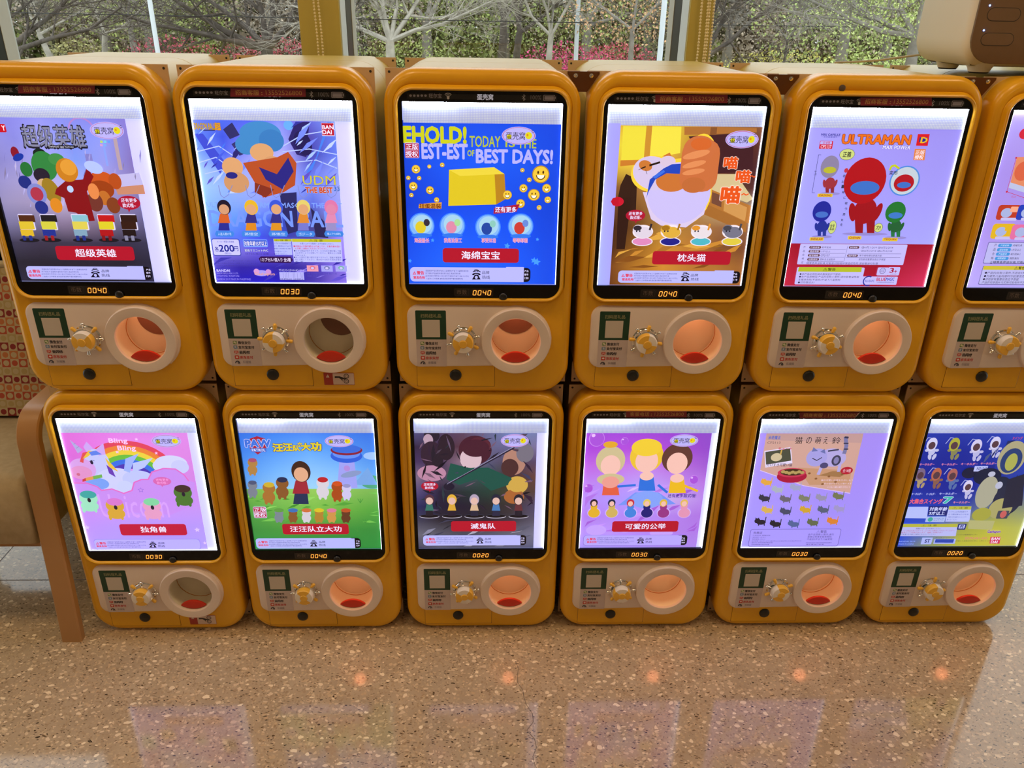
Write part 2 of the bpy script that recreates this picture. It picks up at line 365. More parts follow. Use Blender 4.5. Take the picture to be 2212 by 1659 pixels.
def foliage(rnd, n, cx, cy, cz, rx, ry, rz, size, cols, hollow=0.0):
    V = []; F = []; C = []
    for _ in range(n):
        while True:
            x, y, z = (rnd.uniform(-1, 1) for _ in range(3)); q = x * x + y * y + z * z
            if hollow < q < 1: break
        s_ = size * rnd.uniform(.5, 1.4); px, py, pz = cx + x * rx, cy + y * ry, cz + z * rz
        a = Vector((rnd.gauss(0, 1), rnd.gauss(0, 1), rnd.gauss(0, 1))).normalized(); c = a.cross(Vector((rnd.gauss(0, 1), rnd.gauss(0, 1), rnd.gauss(0, 1)))).normalized()
        k = len(V)
        for u, v in ((-.5, 0), (0, -.35), (.5, 0), (0, .35)): V.append((px + (a.x * u + c.x * v) * s_, py + (a.y * u + c.y * v) * s_, pz + (a.z * u + c.z * v) * s_))
        F.append((k, k + 1, k + 2, k + 3)); w = rnd.random(); i = rnd.randrange(len(cols)); c1 = cols[i]; f = (.65 + .6 * w) * 1.8
        C += [(c1[0] * f, c1[1] * f, c1[2] * f, 1)] * 4
    return V, F, C
def leaf_obj(name, parts, parent, off):
    V = []; F = []; C = []
    for v, f, c in parts:
        n = len(V); V += v; F += [tuple(i + n for i in q) for q in f]; C += c
    me = bpy.data.meshes.new(name); me.from_pydata([((x + off[0]) * S, (y + off[1]) * S, (z + off[2]) * S) for x, y, z in V], [], F)
    ca = me.color_attributes.new('tint', 'FLOAT_COLOR', 'POINT'); ca.data.foreach_set('color', [c for q in C for c in q]); me.materials.append(M['leaf'])
    return link(name, me, parent)
def tree(x, y, fork, r, barkm, label, cat_group, seed, heads, twig=3, leaves=None, lean=0.0):
    """bare spring tree: short trunk, main limbs given as (angle in the window plane, elevation, length), twigs grown from them"""
    rnd = random.Random(seed)
    t = thing('tree', (x, y, GZ), label, 'tree', cat_group)
    tr_ = MB(); top = Vector((lean, 0, fork - GZ))
    tr_.tube([(0, 0, 0), (lean * .3, 0, (fork - GZ) * .5), tuple(top)], [r * 1.25, r * 1.05, r * .8], 8)
    br = MB()
    def grow(p, d, length, rad, lev):
        n = 4 if lev > 1 else 3; pts = [tuple(p)]; rr_ = [rad]; q = Vector(p); dd = Vector(d)
        for k in range(n):
            dd = (dd + Vector((rnd.gauss(0, .16), rnd.gauss(0, .16), rnd.gauss(0, .10) + .07))).normalized(); q = q + dd * length / n
            pts.append(tuple(q)); rr_.append(rad * (1 - .72 * (k + 1) / n))
            if lev > 0:
                for _ in range(3 if lev == 1 else 2):
                    s_ = (dd + Vector((rnd.gauss(0, .75), rnd.gauss(0, .55), rnd.gauss(0.0, .6)))).normalized()
                    grow(q, s_, length * rnd.uniform(.40, .68), max(.0032, rr_[-1] * .5), lev - 1)
        (tr_ if lev == twig else br).tube(pts, rr_, 6 if lev > 1 else 3, caps=False)
    for ang, el, ln in heads:
        d = Vector((cos(radians(ang)) * cos(radians(el)), sin(radians(ang)) * cos(radians(el)), sin(radians(el))))
        grow(top * .985, d, ln, r * .50, twig)
    tr_.build('trunk', barkm, t, smooth=60); br.build('twigs', barkm, t, smooth=60)
    if leaves:
        n, cz, rx, rz_, size, cols = leaves
        leaf_obj('leaves', [foliage(rnd, n, 0, 0, cz - GZ, rx, rx * .7, rz_, size, cols, .1)], t, (0, 0, 0))
    return t
UP = 65
G1 = [(0.20, 0.24, 0.07), (0.26, 0.28, 0.10), (0.16, 0.19, 0.07)]; G2 = [(0.30, 0.35, 0.11), (0.34, 0.38, 0.15), (0.25, 0.31, 0.10)]; BR = [(0.25, 0.20, 0.15), (0.30, 0.24, 0.18), (0.20, 0.16, 0.12)]; OL = [(0.22, 0.20, 0.09), (0.26, 0.24, 0.10), (0.18, 0.17, 0.08)]
RD = [(0.34, 0.06, 0.09), (0.42, 0.09, 0.13), (0.26, 0.05, 0.07)]; RU = [(0.38, 0.22, 0.12), (0.44, 0.27, 0.15)]
TG = 'trees outside the windows'
tree(-8.35, 13, -.35, .10, M['bark_dark'], 'dark bare tree at the left edge of the left window, boughs rising right', TG, 1, [(10, 42, 2.6), (30, 62, 2.4), (160, 50, 2.2), (-20, 18, 2.6)])
tree(-8.35, 15, -.05, .06, M['bark_pale'], 'pale leaning trunk near the left edge of the left window', TG, 2, [(160, 45, 1.9), (25, 30, 1.8), (60, 70, 2.0)], lean=-.28)
tree(-7.75, 15.4, -.02, .06, M['bark_pale'], 'short pale broken trunk beside the pale leaning trunk', TG, 3, [(15, 20, 1.2), (140, 60, 1.4)], lean=.2)
tree(-8.9, 20, .3, .08, M['bark_grey'], 'slim grey trunk left of the white lamp pole in the left window', TG, 4, [(20, 50, 2.4), (150, 55, 2.4), (80, 80, 2.4)], leaves=(1500, .6, 2.0, .9, .06, G1))
tree(-4.05, 14, -.22, .13, M['bark_dark'], 'dark many-limbed tree right of the lamp pole in the left window', TG, 5, [(172, 20, 2.8), (150, 45, 2.4), (95, 78, 2.6), (20, 40, 2.4), (60, 62, 2.4), (190, 8, 2.6)])
tree(-3.0, 12.4, -.42, .05, M['bark_dark'], 'thin dark tree beside the ochre pillar left of centre', TG, 6, [(20, 48, 1.8), (70, 60, 1.8)])
tree(-1.56, 12, .02, .085, M['bark_pale'], 'pale spreading tree at the left of the middle window', TG, 7, [(165, 18, 2.0), (150, 48, 2.0), (92, 80, 2.0), (35, 34, 2.2), (10, 14, 1.8), (60, 60, 2.0)])
tree(0.28, 15, .35, .09, M['bark_dark'], 'thick dark trunk in the middle of the middle window', TG, 8, [(150, 62, 2.4), (40, 60, 2.4), (90, 82, 2.4)], lean=.05)
tree(0.55, 16, .1, .08, M['bark_dark'], 'second dark trunk just right of the thick dark one', TG, 9, [(60, 66, 2.4), (15, 32, 2.2), (140, 70, 2.2)], lean=.12)
tree(1.03, 13, .12, .06, M['bark_pale'], 'pale forked tree left of the slim pole in the middle window', TG, 10, [(20, 50, 2.0), (80, 80, 2.0), (165, 40, 1.9), (120, 60, 1.6)], lean=.08)
tree(2.35, 12, .25, .05, M['bark_grey'], 'grey tree with brown dry leaves at the right of the middle window', TG, 11, [(160, 30, 2.0), (100, 70, 2.0), (30, 40, 1.8)], leaves=(900, .42, 1.2, .45, .045, RU))
tree(4.05, 14, -.25, .10, M['bark_dark'], 'dark fanning tree beside the right ochre pillar in the right window', TG, 12, [(15, 48, 2.6), (40, 66, 2.4), (100, 80, 2.4), (5, 24, 2.4), (170, 50, 2.0)])
tree(5.95, 15, .05, .03, M['bark_dark'], 'thin sapling in the middle of the right window', TG, 13, [(30, 50, 1.4), (140, 55, 1.4)])
tree(7.05, 12, .22, .10, M['bark_grey'], 'grey trunk with fresh pale green leaves beside the white appliance', TG, 14, [(170, 22, 2.2), (150, 50, 2.0), (95, 80, 2.0), (30, 45, 1.8), (160, 8, 2.2)], leaves=(3600, .55, 1.8, .5, .036, G2), lean=-.05)
BG = 'leafy trees in the far row outside'
far = [(-15, 24, BR), (-12.2, 26, OL), (-9.6, 23, G1), (-6.8, 25, BR), (-4.4, 27, BR), (-1.8, 24, G1), (0.6, 27, G1), (3.0, 24, G1), (5.2, 26, OL), (7.6, 25, BR), (9.6, 21, G2), (12.2, 24, G1), (14.8, 26, OL), (17.6, 25, G1)]
names = {id(BR): 'brown budding', id(OL): 'olive', id(G1): 'mid green', id(G2): 'bright fresh green'}
where = ['at the far left behind the left window', 'behind the pale leaning trunk, left window', 'left of the lamp pole, left window', 'right of the lamp pole, left window', 'behind the dark many-limbed tree', 'behind the pale spreading tree, middle window', 'behind the thick dark trunk, middle window', 'right of the slim pole, middle window', 'behind the right ochre pillar', 'left half of the right window', 'centre of the right window', 'left of the white appliance', 'behind the white appliance', 'beyond the white appliance at the far right']
for i, (x, y, c) in enumerate(far):
    tree(x, y, .2, .16, M['bark_grey'], '%s tree in the far row, %s' % (names[id(c)], where[i]), BG, 40 + i, [(30, 50, 2.6), (150, 50, 2.6), (90, 80, 2.8), (20, 15, 2.4), (160, 15, 2.4)], twig=2, leaves=(5200, .9, 2.7, 2.1, .085, c + BR[:1]))
rnd = random.Random(77)
parts = []
for i in range(36): x = -22 + i * 1.28; parts.append(foliage(rnd, 2600, x, 29 + rnd.uniform(-1, 1), .6 + rnd.uniform(-.3, .3), 1.7, 1.3, 2.6, .26, rnd.choice([G1, OL, BR, BR, G1])))
o = leaf_obj('thicket', parts, None, (0, 0, Z0)); o['kind'] = 'stuff'; tag(o, 'tangle of far woodland closing the view behind the trees', 'thicket')
for i, (x, y, w, h, c, lab) in enumerate(((-7.2, 18, 1.4, .55, RD, 'crimson shrub left of the white lamp pole, left window'), (-5.2, 19, 1.5, .55, RD, 'crimson shrub right of the white lamp pole, left window'), (-8.9, 17, .9, .35, OL, 'olive shrub at the foot of the pale leaning trunk'), (1.9, 19, 1.3, .5, [(0.45, 0.06, 0.16), (0.36, 0.05, 0.12)], 'magenta shrub by the slim pole, middle window'), (3.4, 20, 1.2, .4, RD, 'dull red shrub at the right of the middle window'), (6.6, 17, 1.7, .45, [(0.40, 0.36, 0.10), (0.33, 0.31, 0.10)], 'yellow green shrub low in the right window'), (8.4, 16, 1.5, .5, G2, 'fresh green shrub left of the white appliance'), (-2.0, 18, 1.6, .4, G1, 'green shrub behind the pale spreading tree'))):
    t = thing('shrub', (x, y, GZ), lab, 'shrub', 'flowering and green shrubs outside')
    k = -.42 - GZ; rnd = random.Random(90 + i)
    leaf_obj('leaves', [foliage(rnd, 2600, 0, 0, k * .55, w, .7, k * .6 + h * .3, .06, c)], t, (0, 0, 0))
    st = MB()
    for q in range(7): a = q * .9; st.tube([(0, 0, 0), (cos(a) * w * .3, sin(a) * .3, k * .5), (cos(a) * w * .6, sin(a) * .4, k * .95)], [.03, .02, .008], 5)
    st.build('stems', M['bark_grey'], t)
for x, y, r, lab in ((-4.52, 10, .032, 'white lamp pole standing outside the left window'), (1.66, 14, .040, 'slim white pole standing outside the middle window'), (2.22, 9, .036, 'white pole at the right edge of the middle window')):
    t = thing('lamp_pole', (x, y, GZ), lab, 'pole', 'white poles outside')
    b = MB(); b.lathe_z(0, 0, [(r * 1.1, 0), (r, 1.4), (r * .8, 5.0)], 12, 0, True, True); b.build('pole_shaft', M['pole'], t, smooth=40)
    b = MB(); b.box(-.35, .05, -.06, .06, 5.0, 5.08); b.build('lamp_head', M['pole'], t)
b = MB(); b.tube([(-20 + i * 2, 11 + .1 * i, .32 + .00035 * (i - 10) ** 2) for i in range(21)], .006, 4); o = b.build('overhead_wire', M['rubber'], world=True); tag(o, 'thin dark wire crossing the view outside the windows', 'wire')

ART = {}
ART['A0'] = [["G",-2,118,880,1180,[["8c8ce0","9090e6","9a9cee","8f96ea","8a8ce6","8f86d8"],["9a98dc","8e90de","a2a6f0","8796ee","94a0f0","8c82cc"],["8a88c8","9a98d8","a6a8ee","86a0ee","9aa0ea","8a7cc0"],["9a96cc","a8a2d2","b6b0e4","a4b4f2","a89fd8","8e84bc"],["9c96c0","a49ac0","b8aed4","b8a8c8","9a90ba","8680b4"],["8480a8","7d789c","8e80a0","8c7c98","76708e","6a6690"],["4c4862","464058","484258","46415a","403c54","44425e"],["32303f","302d3c","322f3e","322f40","302e3e","34324a"],["3a3850","2c2a3a","2a2838","2a2838","2c2a3a","3c3a58"]]],["R",587,124,556,423,0,"a8aef4"],["R",590,340,633,455,0,"8a88cc"],["R",712,146,725,413,0,"8fa6f6"],["R",785,233,808,437,0,"b8a4b0"],["R",514,125,516,341,0,"9a94d8"],["R",702,258,717,272,0,"b8d870"],["R",725,258,740,272,0,"78d0e8"],["R",748,257,763,272,0,"70a0f0"],["R",697,279,713,293,0,"d0a0d8"],["R",721,279,736,293,0,"80b0f0"],["P",[738,471,909,452,921,528,749,546],"c0bce8"],["P",[740,547,921,528,923,587,748,593],"c89078"],["A",602,203,74,84,20,170,"b48cd0"],["R",75,166,142,215,8,"c41a34"],["T",117,175,137,205,"Y","f0e8f8",0.03],["T",227,169,616,310,"超级英雄","2a2838",0.05],["T",231,173,612,302,"超级英雄","8a8ca8",0.02],["P",[358,310,375,290,543,288,530,310],"20202c"],["T",375,292,531,307,"Twisted egg heroes","e0e0f0",0.01],["E",757,197,105,52,"b9b4f2"],["E",757,197,99,48,"c06080"],["E",757,197,96,46,"b9b4f2"],["E",698,203,15,15,"d8d22a"],["E",818,196,21,21,"d8d22a",-10],["E",812,193,6,7,"d8902a"],["T",678,177,797,220,"蛋壳窝","151528",0.012],["S",[840,170,851,165],2.5,"151528"],["S",[840,181,853,177],2.5,"151528"],["P",[364,387,362,365,371,342,370,364],"b8b4e8"],["P",[523,667,527,642,540,619,534,643],"7c78b8"],["P",[141,491,139,467,145,442,145,466],"8c84a8"],["P",[594,351,594,330,601,308,599,330],"c0b8e0"],["P",[810,434,815,409,828,385,822,410],"8c84a8"],["P",[201,559,199,524,213,488,211,523],"a8a4dc"],["P",[530,576,527,534,547,492,545,534],"9088c4"],["P",[554,524,557,471,586,421,578,473],"7c78b8"],["P",[138,454,139,421,154,387,150,421],"c0b8e0"],["P",[925,396,930,346,946,304,940,346],"9088c4"],["P",[373,678,374,661,404,621,392,665],"b8b4e8"],["P",[353,489,359,437,377,385,369,437],"a8a4dc"],["P",[879,499,876,477,884,454,885,476],"8c84a8"],["P",[534,607,531,557,557,507,554,557],"b8b4e8"],["P",[70,505,78,480,90,456,82,481],"b8b4e8"],["P",[176,456,185,401,208,347,195,401],"9088c4"],["P",[409,446,416,408,439,373,429,410],"8c84a8"],["P",[428,496,421,441,431,382,434,438],"7c78b8"],["P",[149,605,167,550,199,500,178,553],"b8b4e8"],["P",[55,508,65,464,81,423,76,465],"8c84a8"],["P",[774,675,763,656,779,605,779,655],"8c84a8"],["P",[753,472,754,448,765,424,763,448],"a8a4dc"],["P",[177,680,174,674,186,649,183,674],"a8a4dc"],["P",[81,401,89,367,104,334,91,368],"7c78b8"],["P",[607,394,612,360,629,328,621,361],"a8a4dc"],["P",[158,528,151,491,158,451,162,488],"7c78b8"],["E",162,337,25,37,"8c2038"],["E",176,365,37,21,"2040a8",25],["E",313,343,41,34,"20302c"],["E",325,417,79,92,"3c8a4c"],["E",208,439,37,46,"2f7a40"],["E",409,375,50,37,"4c9454"],["E",295,476,50,46,"30283c"],["E",294,534,38,38,"d0b088"],["E",334,576,51,86,"a08430",15],["E",344,666,38,48,"d89030"],["E",180,519,40,41,"28388a"],["E",238,594,61,67,"8890d0"],["E",238,594,40,44,"b04058"],["E",248,680,41,43,"2c3a90"],["E",664,505,80,59,"c8602c"],["E",748,508,40,51,"b85828"],["E",648,564,84,60,"a04a20"],["E",659,615,38,47,"c07838"],["E",709,662,43,52,"8a4a2c"],["E",595,642,51,61,"7a4038"],["P",[368,559,438,508,549,498,589,423,619,480,558,574,570,763,517,768,461,712,412,704,405,618,352,593],"8c1c24"],["E",461,441,68,74,"c8862c"],["E",473,424,50,50,"dca044"],["E",456,560,20,22,"b8d0f8"],["E",600,573,34,51,"e09058"],["E",631,422,58,37,"b4c4ff",-20],["P",[794,671,823,671,799,708],"b02040"],["E",811,644,72,45,"b02040"],["T",763,615,864,641,"还有更多","e6e0ff",0.02],["T",767,648,851,674,"款式哦~","e6e0ff",0.02],["E",120,896,65,14,"24222e"],["R",83,724,180,829,7,"d8d4f4"],["R",86,730,188,776,4,"5a3420"],["R",79,772,173,824,4,"d8c040"],["R",77,825,159,869,3,"d8b838"],["R",81,865,100,898,3,"2a3c90"],["R",122,864,142,898,3,"2a3c90"],["E",262,894,65,14,"24222e"],["R",223,723,322,827,7,"d8d4f4"],["R",227,728,329,774,4,"28242c"],["R",220,771,315,823,4,"d0cc50"],["R",218,824,301,867,3,"2c3c98"],["R",223,864,243,897,3,"a02830"],["R",264,863,284,897,3,"a02830"],["E",466,893,65,14,"24222e"],["R",423,721,524,826,7,"d8d4f4"],["R",427,726,530,773,4,"8cc0d0"],["R",421,769,517,821,4,"d8cc60"],["R",420,822,504,866,3,"88a8c0"],["R",426,862,446,896,3,"2a3c90"],["R",467,861,488,895,3,"2a3c90"],["E",635,891,65,14,"24222e"],["R",590,720,693,824,7,"d8d4f4"],["R",594,725,698,771,4,"c02428"],["R",589,768,685,820,4,"d8cc38"],["R",588,821,673,864,3,"b02028"],["R",594,860,615,894,3,"8a1c24"],["R",636,860,657,894,3,"8a1c24"],["E",782,890,65,14,"24222e"],["R",735,718,840,823,7,"d8d4f4"],["R",739,723,844,770,4,"3a2420"],["R",735,766,832,818,4,"40261f"],["R",735,819,820,863,3,"2c2024"],["R",741,859,763,893,3,"8c8ca8"],["R",783,859,804,893,3,"8c8ca8"],["R",274,933,783,1027,19,"b21e38"],["T",399,952,664,1005,"超级英雄","e8e4ff",0.02],["R",52,1071,872,1160,25,"15131f"],["R",52,1071,817,1160,25,"b8baf6"],["R",720,1066,825,1160,0,"b8baf6"],["P",[60,1118,85,1118,78,1096],"d8405a"],["P",[67,1115,79,1115,76,1103],"b8baf6"],["S",[75,1105,74,1113],1.8,"d8405a"],["T",92,1095,141,1117,"警告","d8405a",0.045],["T",62,1127,141,1144,"窒息危险","d8405a",0.045],["T",155,1087,452,1098,"扭蛋机及产品仅限3岁以上儿童使用,3岁以下儿童需在成人陪","3a3a78",0.01],["T",151,1104,394,1115,"同下拆封,产品抽取时请勿用力拍打,请以实物为准","3a3a78",0.01],["T",147,1120,449,1131,"[此玩具部分零件较小,较小部分不适合3岁以下儿童,小心勿让","3a3a78",0.01],["T",148,1137,404,1148,"儿童放入口中吞食,以免造成窒息等严重的健康危险]","3a3a78",0.01],["A",504,1126,32,38,50,130,"1b1830"],["A",506,1101,9,13,30,150,"1b1830"],["A",506,1101,17,21,40,140,"1b1830"],["P",[473,1117,479,1108,495,1104,516,1104,530,1108,533,1116,517,1118,516,1111,493,1111,488,1119],"1b1830"],["P",[493,1115,514,1115,527,1145,467,1145],"1b1830"],["E",500,1132,10,10,"b8baf6"],["T",546,1091,596,1111,"品牌","1b1830",0.012],["T",540,1120,595,1142,"热线","1b1830",0.012],["T",843,1084,871,1097,"产品","dcd8ff",0.02],["T",840,1105,867,1118,"编号","dcd8ff",0.02],["T",837,1127,863,1141,"124","dcd8ff",0.02]]
